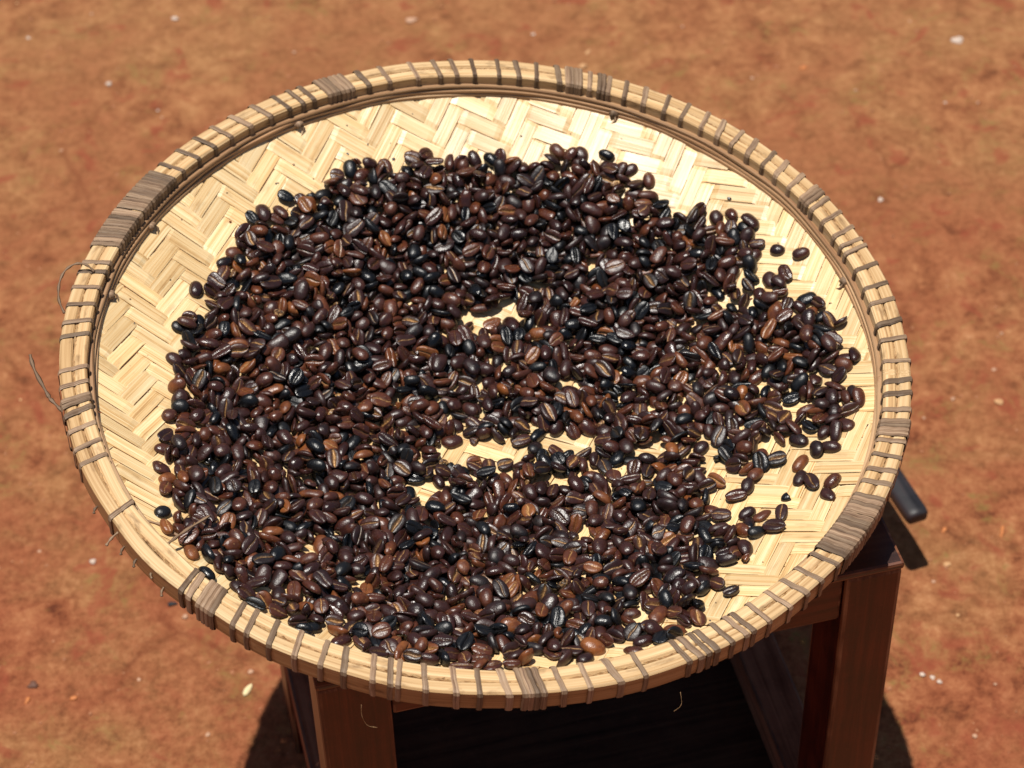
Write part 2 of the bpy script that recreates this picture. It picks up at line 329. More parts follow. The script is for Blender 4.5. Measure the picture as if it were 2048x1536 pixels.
# ------------------------------------------------------------------ wooden ladle behind the stool
def build_ladle():
    r = empty('wooden_ladle', (0.2708, 0.1820, 0), math.atan2(.947, -.32))
    tag(r, 'blackened wooden ladle whose flat handle end juts out past the stool\'s right corner', 'ladle')
    mb = MB(); L = .24; n = 24; V = []; F = []; G = []
    prof = [(-1, -.55), (-.8, -1), (.8, -1), (1, -.55), (1, .55), (.8, 1), (-.8, 1), (-1, .55)]
    for i in range(n + 1):
        x = -.006 + (L + .006) * i / n; e = 1; wd = .0076; th = .0054; z = .054 - .008 * i / n
        x = (-.006, -.0055, -.0035, 0.)[i] if i < 4 else (L * (i - 3) / (n - 3)); wd *= (.62, .85, .96, 1)[min(i, 3)]; th *= (.5, .78, .94, 1)[min(i, 3)]
        for a, b in prof: V.append((x, a * wd, z + b * th)); G.append((x, a * wd, b * th))
    for i in range(n):
        for k in range(8): F.append((i * 8 + k, i * 8 + (k + 1) % 8, i * 8 + 8 + (k + 1) % 8, i * 8 + 8 + k))
    F.append(tuple(range(7, -1, -1))); F.append(tuple(n * 8 + k for k in range(8)))
    mb.add(V, F, G); mb.obj('handle', black_m, r, smooth=True)
    mb = MB(); V = []; F = []; G = []; pr = [(0, .001), (.02, .0015), (.036, .012), (.043, .03), (.045, .046), (.041, .046), (.038, .03), (.03, .014), (.0, .009)]; m = 32
    for (q, z) in pr:
        for k in range(m): a = 2 * PI * k / m; V.append((L + .04 + q * math.cos(a), q * math.sin(a), z)); G.append((q, a, z))
    for i in range(len(pr) - 1):
        for k in range(m): F.append((i * m + k, i * m + (k + 1) % m, (i + 1) * m + (k + 1) % m, (i + 1) * m + k))
    mb.add(V, F, G); mb.obj('scoop', black_m, r)
build_ladle()

# ------------------------------------------------------------------ woven tray
TR = Matrix(((0.9946999, 0.0771729, 0.0679438), (-0.0732107, 0.9955701, -0.0589948), (-0.0721956, 0.0537079, 0.9959434)))
tray = empty('woven_tray'); tray.matrix_world = Matrix.Translation((0, 0, GZ)) @ TR.to_4x4()
tag(tray, 'round woven bamboo winnowing tray with a bound rim, full of roasted coffee beans', 'tray')
DEP, ZR = .049, -.0125
def bowl(x, y): return ZR - DEP * (1 - (min(math.hypot(x, y), .2) / .195) ** 2.2)
PITCH = .0081
FA, FB = math.radians(-17.2), math.radians(69.0)
def weave():
    fam = []
    for ph in (FA, FB): fam.append((np.array([math.cos(ph), math.sin(ph)]), np.array([-math.sin(ph), math.cos(ph)])))
    def over_a(ia, jb): return ((jb - ia) % 6) < 3
    n = int(.197 / PITCH) + 1
    for k in (0, 1):
        d, nr = fam[k]; od, onr = fam[1 - k]; s_on = float(d @ onr)
        for i in range(-n, n + 1):
            c = (i + .5) * PITCH
            if abs(c) > .1935: continue
            hl = math.sqrt(.1958 ** 2 - c * c)
            if hl < .012: continue
            wd = (PITCH - .00024 - abs(RNG.normal(0, .00026))) / 2; ns = max(6, int(2 * hl / .0022)); ph0, ph1 = RNG.uniform(0, 6, 2); tw = RNG.normal(0, .00011)
            V, F, G = [], [], []
            for q in range(ns + 1):
                s = -hl + 2 * hl * q / ns; cc = c + .00022 * math.sin(s * 40 + ph0); P = nr * cc + d * s
                acc = 0.
                for e in (-.0016, -.0008, 0, .0008, .0016):
                    j = math.floor((P + d * e) @ onr / PITCH); o = over_a(i, j) if k == 0 else not over_a(j, i)
                    acc += (1 if o else -1) / 5
                z0 = .00056 * acc + .00006 * math.sin(s * 90 + ph1)
                tl = tw * (1 + math.sin(s * 60 + ph0)) + .00005 * math.sin(s * 170 + ph1)
                for t, dz in ((-1, -tl), (0, .00013), (1, tl), (1, -.00036 + tl), (-1, -.00036 - tl)):
                    X = P + nr * wd * t; V.append((X[0], X[1], bowl(X[0], X[1]) + z0 + dz)); G.append((s, t * wd, i))
            for q in range(ns):
                for a in range(5): F.append((q * 5 + a, q * 5 + (a + 1) % 5, q * 5 + 5 + (a + 1) % 5, q * 5 + 5 + a))
            mb = MB(); mb.add(V, F, G); o = mb.obj('bamboo_strip', strip_m, tray, smooth=False)
weave()

def ring(name, prof, mat, n=288, jr=.0003, jz=.0003, seed=0, jag=0., smooth=False, a0=0, a1=2 * PI, skin=()):
    r = np.random.default_rng(seed); ph = r.uniform(0, 6.28, (8, 2)); fr = r.integers(3, 26, 8)
    V, F, G = [], [], []; L = [0]
    for (p, q), (p2, q2) in zip(prof, prof[1:]): L.append(L[-1] + math.hypot(p2 - p, q2 - q))
    m = len(prof)
    for i in range(n):
        a = a0 + (a1 - a0) * i / n; dr = jr * sum(math.sin(f * a + x) for f, (x, y) in zip(fr, ph)) / 3; dz = jz * sum(math.sin(f * a + y) for f, (x, y) in zip(fr, ph)) / 3
        for k, (p, q) in enumerate(prof):
            jj = r.normal(0, jag) if jag else 0
            V.append(((p + dr) * math.cos(a), (p + dr) * math.sin(a), q + dz + jj)); G.append((a * .2, L[k], seed))
    for i in range(n):
        i2 = (i + 1) % n
        for k in range(m): F.append((i * m + k, i2 * m + k, i2 * m + (k + 1) % m, i * m + (k + 1) % m))
    mb = MB(); mb.add(V, F, G)
    if skin: mb.mi = [1 if k % m in skin else 0 for k in range(len(F))]
    return mb.obj(name, mat, tray, smooth)
def rprof(r0, r1, z0, z1, b=.0009):
    return [(r0, z0 + b), (r0, z1 - b), (r0 + b, z1), (r1 - b, z1), (r1, z1 - b), (r1, z0 + b), (r1 - b, z0), (r0 + b, z0)]
ring('outer_hoop', rprof(.2036, .2100, -.0122, .0001), [hoop_m, skin_m], seed=3, jr=.0003, jz=.0003, skin=(4, 5))
ring('inner_hoop', rprof(.1966, .2030, -.0085, .0002), hoop_m, seed=4, jr=.0003, jz=.0003)
ring('mat_edge', [(.2022, -.012), (.2026, -.0009), (.2032, -.0004), (.2038, -.0010), (.2042, -.012)], fibre_m, n=900, seed=5, jag=.00045, jr=.0003)
ring('inner_band', rprof(.1943, .1970, -.0080, -.0058, .0005), band_m, seed=6, jr=.0004)
ring('inner_band', rprof(.1938, .1969, -.0105, -.0083, .0004), band_m, seed=7, jr=.0003)
ring('inner_band', rprof(.1934, .1968, -.0132, -.0108, .0004), band_m, seed=8, jr=.0004)
ring('underside_band', rprof(.1975, .2040, -.0185, -.0124, .0012), hoop_m, seed=9, jr=.0003)

def bind_mesh(width, slant, seed, thick=.0005):
    r = np.random.default_rng(seed); e = .0005
    path = [(.1962, -.012), (.1960, -.006), (.1961, -.0008), (.1968, .0005), (.1985, .0007 + r.uniform(0, .0002)), (.2010, .0007), (.2034, .0004 + r.uniform(-.0003, .0003)), (.2060, .0007), (.2085, .0006), (.2101, .0003), (.2107, -.0012), (.2106, -.006), (.2105, -.0115), (.2095, -.0128), (.203, -.0128), (.1970, -.0128)]
    V, F, G = [], [], []; m = len(path); L = 0
    for k, (p, z) in enumerate(path):
        q = path[k - 1]; L += math.hypot(p - q[0], z - q[1]) if k else 0
        ph = -slant * ((.2107 - p) / .0147 - .5) / .203 + r.normal(0, .00012) / .203
        pp, nx = path[k - 1], path[(k + 1) % m]; t = Vector((nx[0] - pp[0], nx[1] - pp[1])).normalized(); nn = Vector((-t.y, t.x))
        wv = width * (1 + r.normal(0, .05)) / 2
        for sx, off in ((-1, .0), (-.45, 1), (.45, 1), (1, .0)):
            rr = p + nn.x * thick * off; zz = z + nn.y * thick * off; a = ph + sx * wv / .203
            V.append((rr * math.cos(a), rr * math.sin(a), zz)); G.append((L, sx * wv, seed))
    for k in range(m):
        k2 = (k + 1) % m
        for c in range(3): F.append((k * 4 + c, k * 4 + c + 1, k2 * 4 + c + 1, k2 * 4 + c))
    mb = MB(); mb.add(V, F, G); return mb.mesh('binding', [bind_m], False)
BW = [bind_mesh(.0027, .0032, s, .0003) for s in (1, 2, 3)] + [bind_mesh(.0033, .0045, 4, .0003), bind_mesh(.0025, .0022, 5, .0003), bind_mesh(.0030, .0038, 6, .0003)]
BT = [bind_mesh(.0029, .0034, s, .0006) for s in (11, 12, 13)]
def put(me, deg, tilt=0):
    o = link(bpy.data.objects.new('binding', me), tray); o.rotation_euler = (0, 0, math.radians(deg)); return o
for a in [-177.9, -175.3, -169.1, -166.3, -161.3, -158.4, -155.2, -152.5, -143.1, -128.3, -127.1, -119.9, -117.8, -114.6, -111.1, -107.5, -104.7, -101.0, -98.8, -97.7, -94.5, -90.8, -87.8, -84.6, -77.8, -74.4, -70.9, -67.4, -61.7, -60.2, -58.9, -57.8, -55.5, -53.3, -52.2, -49.5, -46.1, -43.0, -40.1, -36.7, -21.2, -18.8, -16.1, -13.3, -7.5, -4.5, -2.1, 1.6, 5.8, 9.0, 13.1, 16.2, 20.1, 23.8, 25.3, 27.7, 31.0, 34.1, 39.8, 43.1, 45.8, 49.2, 52.1, 55.2, 58.1, 61.6, 64.8, 68.5, 71.7, 74.4, 77.5, 82.6, 86.0, 89.0, 92.0, 95.9, 98.9, 101.6, 105.2, 109.8, 113.3, 122.6, 124.5, 127.0, 130.6, 134.4, 138.0, 141.4, 144.9, 148.5, 170.5, 172.4, 175.5, 178.8]:
    put(random.choice(BW), a)
for a0, a1 in [(150.3, 167.0), (115.6, 120.3), (78.6, 81.5), (75.0, 76.2), (35.0, 37.2), (-12.4, -9.2), (-35.4, -23.6), (-83.0, -79.8), (-125.8, -122.8), (-164.3, -162.5)]:
    k = max(2, round((a1 - a0) / .80))
    for q in range(k): put(random.choice(BT), a0 + (q + .5) * (a1 - a0) / k + random.gauss(0, .05))

def strand(name, pts, w0, mat, label=None, th=.0004, n=6):
    """flat fibre through points (tray space), smoothed"""
    P = [Vector(p) for p in pts]; S = []
    for i in range(len(P) - 1):
        p0, p1, p2, p3 = P[max(i - 1, 0)], P[i], P[i + 1], P[min(i + 2, len(P) - 1)]
        for k in range(n):
            t = k / n; S.append(.5 * ((2 * p1) + (p2 - p0) * t + (2 * p0 - 5 * p1 + 4 * p2 - p3) * t * t + (3 * p1 - p0 - 3 * p2 + p3) * t ** 3))
    S.append(P[-1]); V, F, G = [], [], []; L = 0
    for i, p in enumerate(S):
        t = (S[min(i + 1, len(S) - 1)] - S[max(i - 1, 0)]).normalized(); sd = t.cross(Vector((.2, -.3, 1))).normalized(); nn = sd.cross(t)
        ww = w0 * (.75 + .25 * math.sin(i * 1.3)) / 2
        for a, b in ((-1, 0), (0, 1), (1, 0), (0, -1)): V.append(p + sd * ww * a + nn * th * b); G.append((L, a * ww, 0))
        if i: L += (p - S[i - 1]).length
    for i in range(len(S) - 1):
        for k in range(4): F.append((i * 4 + k, i * 4 + (k + 1) % 4, i * 4 + 4 + (k + 1) % 4, i * 4 + 4 + k))
    F.append((3, 2, 1, 0)); F.append(tuple(len(S) * 4 - 4 + k for k in range(4)))
    mb = MB(); mb.add(V, F, G); o = mb.obj(name, mat, tray)
    if label: o['label'] = label
    return o
def pol(r, deg, z): a = math.radians(deg); return (r * math.cos(a), r * math.sin(a), z)
strand('loose_strand', [pol(.202, 172.6, .0012), pol(.206, 172.3, .004), pol(.2110, 172.8, .0055), pol(.2150, 174.2, .005), pol(.2162, 176.2, .003), pol(.2145, 178.6, .001), pol(.2108, 180.2, -.002)], .0017, bind_m, 'loop of loose rattan sticking out of the left rim')
strand('loose_strand', [pol(.2105, -162.6, -.003), pol(.2150, -164.5, -.002), pol(.2165, -165.4, -.001), pol(.2215, -168.4, .004), pol(.2235, -170.6, .006)], .0024, bind_m, 'bent broken rattan end sticking out of the left rim')
for dg, l, z in ((-141.0, .008, -.004), (-139.5, .004, -.008), (-136.6, .004, -.006), (-133.6, .002, -.005), (-131.2, .004, -.008), (-147.0, .003, -.008)):
    strand('broken_fibre', [pol(.2085, dg, z), pol(.210 + l * .5, dg + .3, z - .001), pol(.210 + l, dg + .9, z - .001)], .0016, bind_m)
strand('loose_strand', [(-.1400, -.1360, -.0060), (-.1372, -.1310, -.0075), (-.1314, -.1217, -.0105), (-.1240, -.1105, -.0150)], .0019, bind_m)
strand('loose_strand', [(-.1535, -.1180, -.0125), (-.146, -.1182, -.0145), (-.1415, -.1207, -.0155), (-.137, -.1228, -.0160)], .0016, bind_m)
for dg in (125.5, 72.5, 20.8, 158.0, 173.5):
    mb = MB(); bm = bmesh.new(); bmesh.ops.create_icosphere(bm, subdivisions=2, radius=.0022)
    V = [tuple(Vector((v.co.x * (1 + .4 * math.sin(v.co.y * 3000)), v.co.y * 1.3, v.co.z)) + Vector((.1936, 0, -.0105))) for v in bm.verts]; F = [tuple(v.index for v in f.verts) for f in bm.faces]
    mb.add(V, F, [(v[0] * 2, v[1], 0) for v in V]); bm.free(); o = mb.obj('knot', bind_m, tray); o.rotation_euler = (0, 0, math.radians(dg))
    strand('loose_strand', [pol(.1935, dg, -.0095), pol(.191, dg - .6, -.0125), pol(.1892, dg + .5, -.0165)], .0013, bind_m)
strand('hanging_fibre', [(-.043, -.211, -.013), (-.0425, -.2135, -.018), (-.040, -.214, -.0245), (-.0355, -.2135, -.0265)], .00022, fibre_m, th=.0001)
strand('hanging_fibre', [(.0985, -.190, -.016), (.0995, -.193, -.0215), (.0965, -.194, -.026)], .00022, fibre_m, th=.0001)

BEANS = (
-380,-1684,-160,4,-23,96,10,0,0,-1034,-1230,-188,11,53,-79,-25,2,0,-1048,-1418,-176,85,14,23,-44,2,0,420,-1467,-260,-21,69,-67,1,0,0,-1322,-1239,-139,-8,33,-93,-5,2,0,491,-736,-483,15,-73,-57,-32,2,0,
-1259,-584,-300,34,-6,8,-92,0,0,6,-1689,-177,-1,59,-79,10,2,0,445,104,-506,-7,82,-54,-9,2,0,85,-1332,-338,65,-3,-19,72,2,0,586,-1676,-185,97,4,7,-17,0,0,-680,-1368,-220,-2,39,91,-4,0,0,765,-1572,-185,19,-47,85,7,3,0,
-888,-1390,-235,85,9,-20,45,0,0,415,-705,-467,21,-91,32,-5,2,0,-539,201,-465,-4,21,-97,-2,2,0,-1276,-1126,-174,-35,90,-20,-8,0,0,536,-52,-552,33,4,-42,83,2,0,-376,-876,-401,-10,82,54,4,2,0,-507,-1560,-241,18,10,6,-97,2,0,
-609,-237,-490,-31,90,-8,-26,2,0,704,-706,-435,40,-2,-2,91,0,0,1188,-174,-396,-5,79,55,23,2,0,580,-1095,-343,8,98,-10,2,2,0,886,-1431,-237,47,-10,-1,-86,0,0,-1040,1106,-243,-21,87,-43,1,2,0,485,-577,-479,20,-96,-2,15,1,0,
600,259,-441,-34,86,-35,5,0,0,1747,-265,-190,73,2,-30,60,0,0,-254,272,-503,58,-7,16,-78,2,0,-508,-885,-406,15,-96,-4,-19,0,0,201,-57,-561,-22,93,-18,-18,0,0,-384,-444,-503,-11,94,-28,-3,1,0,149,-1272,-331,2,86,-49,-3,0,0,
-38,-1124,-390,88,-1,13,-43,3,0,680,-1095,-343,-36,88,25,-8,0,0,221,-829,-463,95,13,13,-20,0,0,-477,-1692,-159,18,6,95,20,3,0,1463,-382,-293,-16,12,-97,0,0,0,1191,-722,-340,15,8,97,0,2,0,-1181,-208,-359,80,54,-11,16,2,0,
619,-1207,-318,98,8,-9,1,3,0,228,374,-505,-11,50,-81,-25,0,0,-1266,83,-303,-40,89,16,-5,0,0,1724,275,-142,85,10,7,-49,0,0,1125,-521,-382,-37,88,22,14,2,0,1156,-1233,-217,13,-87,28,-36,2,0,703,496,-417,11,-98,13,1,2,0,
-1535,-208,-274,22,17,38,-87,1,0,785,651,-394,29,-80,-47,-22,0,0,-135,978,-367,0,30,-91,-26,0,0,800,-1202,-253,5,92,33,18,0,0,-724,-465,-439,-1,77,-61,-10,1,0,632,-1499,-220,1,0,-7,-99,1,0,-1009,-1539,-143,5,-95,16,24,0,0,
-1174,-813,-270,-3,87,-47,-5,1,0,1436,-854,-227,18,14,96,-8,2,0,1353,-877,-264,96,7,9,20,1,0,-1075,-782,-307,-6,72,-67,5,1,0,-803,-538,-417,5,-21,-46,85,0,0,-999,572,-348,72,8,-29,61,2,0,-963,-1302,-188,11,93,30,-12,0,0,
-364,-654,-489,7,87,47,-2,2,0,-354,1152,-311,-10,44,-85,-24,0,0,922,-1336,-241,59,-7,-41,67,0,0,633,919,-355,-17,95,19,10,0,0,82,-1724,-191,9,1,-99,3,0,0,1030,-799,-346,54,18,-10,-80,1,0,774,-336,-498,3,-72,-64,-24,2,0,
467,-1636,-171,13,85,30,40,0,0,1508,519,-215,-3,93,30,16,0,0,-1201,-952,-275,-11,44,-88,-2,1,0,373,-59,-572,71,36,-2,58,1,0,-101,-1709,-167,11,1,98,-1,3,0,1577,-265,-287,93,2,-19,-29,2,0,-943,934,-316,86,48,-6,9,0,0,
-1299,830,-246,-3,48,82,28,0,0,87,503,-506,-1,78,-60,-13,0,0,334,257,-520,91,3,1,-40,2,0,-1500,-330,-288,89,42,-2,12,1,0,1385,-397,-309,-5,57,77,25,0,0,-977,-1451,-171,6,97,7,20,0,0,-285,1029,-399,7,-96,-24,-6,2,0,
-74,37,-579,30,-14,-28,89,0,0,1811,-147,-158,9,-24,82,49,1,0,-1427,-157,-272,-15,76,58,23,1,0,-553,-693,-460,13,4,6,98,0,0,277,-1478,-273,21,-95,17,-2,0,0,-537,-1204,-360,13,-3,-20,96,3,0,1586,99,-261,46,23,42,-74,2,0,
346,485,-490,26,-86,-41,7,0,0,-1022,289,-389,33,6,23,-90,2,0,-601,-1631,-184,9,1,-97,-19,3,0,-330,-20,-516,10,14,1,-97,2,0,860,977,-307,44,14,2,-87,0,0,1719,-599,-182,38,16,-15,-89,0,0,-1412,-364,-309,84,4,5,52,0,0,
-1086,650,-347,97,16,-9,5,2,0,-500,-1461,-238,18,-31,11,-92,0,0,961,-1174,-265,33,18,3,-91,1,0,44,-1205,-384,98,4,9,-5,0,0,895,-834,-368,-12,93,31,2,3,0,862,-1560,-171,7,22,-20,94,1,0,-293,409,-487,52,12,46,-70,0,0,
384,-1324,-350,76,4,-21,60,2,0,936,-655,-376,4,-20,-66,71,2,0,-964,2,-377,-19,78,58,4,3,0,-1007,833,-317,11,11,83,52,0,0,-760,996,-283,-9,41,-85,-28,0,0,-578,858,-424,93,18,6,-29,0,0,-1121,-31,-391,93,10,-26,20,0,0,
-227,-1841,-106,6,4,96,22,1,0,-549,-987,-371,20,63,-64,-36,0,0,192,-1026,-436,21,-14,-29,91,3,0,501,1218,-343,79,8,24,-54,2,0,1336,400,-318,63,17,-32,67,1,0,264,-554,-492,46,-2,-23,84,1,0,1221,927,-275,22,10,26,-92,1,0,
1438,219,-329,83,26,0,47,2,0,-528,-27,-479,-12,97,6,-16,0,0,-108,1095,-367,14,-7,-29,94,1,0,-1030,-960,-323,11,72,63,23,2,0,757,-1267,-295,62,-17,6,76,0,0,424,-896,-430,5,-4,-98,-13,2,0,307,-44,-550,-13,54,71,40,2,0,
1063,-1490,-148,5,-63,-74,18,2,0,872,174,-451,18,-9,-25,94,1,0,469,-1005,-397,5,77,62,-7,0,0,-995,-657,-370,26,35,-3,89,3,0,460,-69,-558,18,-41,-87,-12,1,0,-158,-1283,-328,34,14,-10,92,4,0,1333,776,-270,6,90,-35,-19,2,0,
-1245,273,-328,-24,18,94,3,1,0,-200,-693,-485,97,-20,-1,-9,2,0,1270,-590,-341,8,97,9,14,0,0,290,1114,-356,46,-86,17,-9,2,0,28,1123,-366,60,-10,25,-74,2,0,-1533,-551,-246,-4,83,51,-19,2,0,802,-905,-373,14,-51,-75,-37,3,0,
576,873,-407,19,-82,39,33,2,0,562,-1398,-264,12,66,73,-3,0,0,25,-1500,-252,7,25,93,-22,2,0,-580,-1515,-245,28,19,-33,87,2,0,25,-1376,-329,87,-1,7,-46,1,0,-106,418,-533,78,28,5,-54,0,0,688,737,-365,-14,1,-98,-5,0,0,
208,-1534,-256,97,17,4,9,2,0,-407,767,-460,55,12,2,-82,2,0,15,58,-558,78,24,-17,-53,2,0,-334,-1781,-148,1,46,87,8,1,0,1542,16,-286,2,96,15,18,1,0,192,1470,-254,-29,79,48,21,2,0,1471,-765,-233,18,72,65,7,0,0,
-822,-414,-422,93,-13,4,-32,2,0,-182,455,-496,6,59,79,6,2,0,1593,594,-224,82,41,-11,-36,3,0,-1416,119,-310,98,-5,11,2,0,0,-907,-531,-430,25,-17,44,-83,3,0,-436,380,-463,17,28,-93,-11,0,0,-666,-1563,-169,-4,78,-61,2,3,0,
656,-194,-523,6,9,-12,98,0,0,1256,-381,-372,36,3,90,22,1,0,1720,-359,-214,96,-2,-21,-11,0,0,949,-119,-439,54,-73,40,-2,0,0,1339,903,-247,54,28,-50,60,0,0,-1130,-924,-280,73,-9,4,66,1,0,891,1191,-275,98,3,-14,7,2,0,
-890,1075,-301,22,-72,-64,-1,0,0,-1469,-1086,-179,84,-2,22,48,3,0,-919,-40,-435,-8,90,36,-18,2,0,-1525,-770,-237,97,-10,17,-5,1,0,333,-10,-499,-14,47,85,-10,2,0,114,-1002,-445,60,-6,20,-76,0,0,-220,700,-474,92,24,-12,-26,2,0,
-856,-1631,-141,1,-94,-3,31,2,0,-635,-169,-445,-40,3,90,6,2,0,-888,159,-428,-41,90,7,2,1,0,-687,-1150,-320,-18,80,54,-12,2,0,-1461,-612,-229,87,-1,3,-48,1,0,1298,-215,-349,27,23,15,-91,1,0,280,-100,-590,44,-7,0,-88,2,0,
-1214,791,-259,4,98,2,-16,2,0,171,-659,-490,0,-1,60,-79,0,0,-15,1538,-290,68,37,31,-54,1,0,255,649,-516,52,-35,73,24,2,0,106,-516,-535,62,20,-9,74,0,0,1206,-1055,-257,15,19,73,-62,0,0,-1259,-825,-264,16,58,77,15,1,0,
626,-315,-528,7,53,83,1,2,0,-1428,252,-292,25,46,-73,-42,0,0,-1345,-613,-298,42,26,1,-86,1,0,-83,289,-531,45,1,4,88,2,0,485,-486,-489,85,-14,10,-48,0,0,-402,461,-484,86,35,-6,34,0,0,-877,-1073,-324,46,-17,15,85,2,0,
1019,920,-294,27,4,94,16,2,0,-1082,228,-393,91,32,-3,23,0,0,1312,-295,-335,88,33,-28,-13,3,0,1720,157,-201,-8,92,-29,19,2,0,1862,-79,-136,62,19,-5,75,4,0,-610,-1367,-272,9,0,-97,16,0,0,313,-372,-508,27,29,-90,-8,2,0,
1733,454,-156,-17,39,86,24,4,0,-425,1069,-363,65,0,19,-72,0,0,-215,1077,-374,10,33,89,26,0,0,580,1515,-205,18,20,95,10,0,0,1203,14,-404,6,-4,31,-94,1,0,821,829,-349,-14,86,-46,11,2,0,-945,356,-411,47,-19,26,-81,1,0,
-548,508,-451,77,34,1,52,3,0,-127,-1406,-335,0,28,-3,95,0,0,-782,-809,-389,86,7,13,48,0,0,-902,-266,-448,85,26,21,37,0,0,1219,-1297,-177,-10,23,-94,18,1,0,1317,-724,-323,30,10,-5,-94,1,0,1034,-1264,-235,91,-15,-35,12,3,0,
-1535,465,-285,68,17,9,70,1,0,-455,-1280,-341,-41,67,50,32,3,0,-794,-1352,-231,20,90,-36,0,0,0,571,1114,-384,77,43,-27,36,2,0,1095,-40,-408,2,-33,-7,93,3,0,123,-717,-531,73,26,5,61,3,0,1429,452,-249,14,82,42,33,2,0,
-1241,-1185,-192,-35,91,12,11,3,0,95,-1601,-212,17,93,17,-24,2,0,354,-1263,-352,-20,68,61,33,0,0,1693,-682,-180,87,2,-21,-42,1,0,-1234,-420,-350,33,34,16,85,0,0,-164,1593,-286,84,15,11,-49,0,0,-1447,476,-292,28,-88,16,31,0,0,
-300,111,-553,68,64,29,-16,2,0,-1350,-804,-223,51,-18,-7,82,0,0,-104,-1582,-265,17,20,32,-90,1,0,506,576,-427,-3,18,96,-16,2,0,108,1138,-384,95,27,-5,7,1,0,648,-1625,-190,39,-86,16,-27,3,0,611,-913,-424,61,-19,5,-76,2,0,
615,1140,-310,4,72,-66,-16,2,0,1114,-1015,-286,3,65,-73,-15,0,0,-830,1413,-258,73,24,9,-62,0,0,-600,-1149,-343,85,-18,-2,-48,2,0,794,1484,-249,72,19,5,-65,1,0,-193,1308,-325,56,33,25,-71,0,0,466,-317,-508,9,56,-81,5,0,0,
845,-581,-396,10,72,67,-9,0,0,-806,-1444,-223,5,63,76,5,3,0,789,369,-446,99,-5,-7,3,1,0,-685,-200,-469,-4,95,25,-12,2,0,-195,910,-420,76,58,6,-26,1,0,1735,-47,-185,70,23,-12,-65,1,0,-825,485,-416,4,-79,-55,-22,2,0,
917,221,-408,26,-72,-60,19,2,0,922,329,-413,8,-92,1,-35,2,0,1040,-461,-365,-24,81,45,-24,1,0,223,65,-514,21,11,96,-6,0,0,1033,697,-341,-21,63,67,29,3,0,-80,-1274,-384,59,-8,-37,70,3,0,-1354,69,-303,1,94,27,17,0,0,
1386,-750,-297,91,-14,-12,34,1,0,675,1169,-292,-20,74,-62,-5,3,0,1440,665,-244,93,17,-26,-15,1,0,348,-1411,-284,2,-73,-60,28,0,0,1617,-580,-207,20,53,81,4,1,0,-220,849,-432,-20,45,85,-11,0,0,-1480,-917,-196,-4,71,66,-20,1,0,
-875,9,-426,-15,90,28,27,1,0,-754,-901,-353,16,88,-41,-5,0,0,565,488,-457,-1,0,-99,8,0,0,291,1660,-248,37,4,-19,90,0,0,127,-312,-569,3,95,27,0,0,0,-1120,-1244,-176,16,-26,35,-88,3,0,163,925,-399,-12,89,-42,-6,3,0,
1045,351,-407,61,-78,6,-2,0,0,-957,-1384,-214,77,22,-14,56,2,0,251,569,-548,93,29,-20,-4,2,0,694,-260,-536,82,-22,-14,49,2,0,-1002,154,-427,95,22,-15,-2,3,0,-993,-895,-320,-35,24,-88,-19,0,0,757,-776,-435,12,-85,-49,-6,1,0,
971,168,-439,96,2,-6,-21,3,0,-752,314,-454,98,0,11,4,3,0,491,1272,-295,15,6,-1,98,0,0,1171,369,-357,15,83,-48,-19,2,0,1291,-848,-294,85,29,-30,-29,1,0,1769,98,-176,3,-86,-22,-43,0,0,-1255,1033,-261,55,-2,-10,81,2,0,
-911,-1236,-242,48,-22,10,-83,0,0,689,-1477,-218,87,-7,45,-15,1,0,-661,250,-453,36,-2,3,92,0,0,416,-990,-409,26,12,-88,-34,0,0,1578,-428,-271,46,14,-13,-85,1,0,739,-945,-378,54,-16,0,81,0,0,154,1310,-331,67,3,-28,67,2,0,
-1283,-280,-333,22,-67,64,27,3,0,-1102,-320,-394,73,13,-12,65,0,0,912,658,-374,-24,92,17,-22,0,0,-158,46,-568,23,-24,11,-93,1,0,-1511,-277,-291,86,20,-9,45,2,0,-824,-169,-464,64,-17,24,-69,1,0,1302,-25,-344,16,-82,45,-29,1,0,
-1544,-401,-281,52,-11,-6,-83,3,0,-841,240,-452,73,-7,-15,64,2,0,-1102,877,-307,64,26,22,67,0,0,-386,150,-508,4,-3,69,-71,3,0,700,593,-428,82,23,-27,43,1,0,503,664,-417,4,95,27,-6,0,0,1519,820,-201,10,51,83,18,0,0,
1635,491,-198,66,-6,-32,66,2,0,266,-1372,-320,95,10,10,25,2,0,-301,749,-473,15,22,-35,89,1,0,-1217,29,-352,-31,24,-91,9,2,0,792,-649,-415,76,-13,-13,-61,2,0,-676,1280,-287,75,3,6,-65,1,0,75,1315,-322,93,21,5,-26,1,0,
-588,-831,-412,-13,23,-94,12,2,0,-770,1209,-266,-1,39,91,4,2,0,-1039,-254,-406,39,-20,6,-88,1,0,-669,464,-456,91,12,-10,35,3,0,-14,296,-555,90,36,-18,-10,3,0,914,-529,-399,-6,96,-18,17,2,0,-1163,600,-325,-1,94,28,-14,2,0,
-190,-1763,-141,56,17,-17,-78,1,0,255,-691,-456,21,58,77,8,0,0,-470,-261,-509,16,-20,-95,7,0,0,-72,-1160,-397,14,64,-73,-12,0,0,125,1439,-265,-13,96,-17,-14,0,0,502,-1493,-271,15,13,96,14,0,0,1656,-359,-229,71,31,-35,-51,1,0,
203,-145,-576,-1,23,-96,2,1,0,-1336,-16,-344,87,26,36,16,3,0,-1316,-968,-199,4,24,96,0,0,0,-668,-1113,-319,82,-27,16,-46,3,0,-1051,-570,-385,-32,43,73,41,3,0,-404,-1176,-328,-12,62,-75,16,4,0,-429,-1421,-268,6,5,-97,17,4,0,
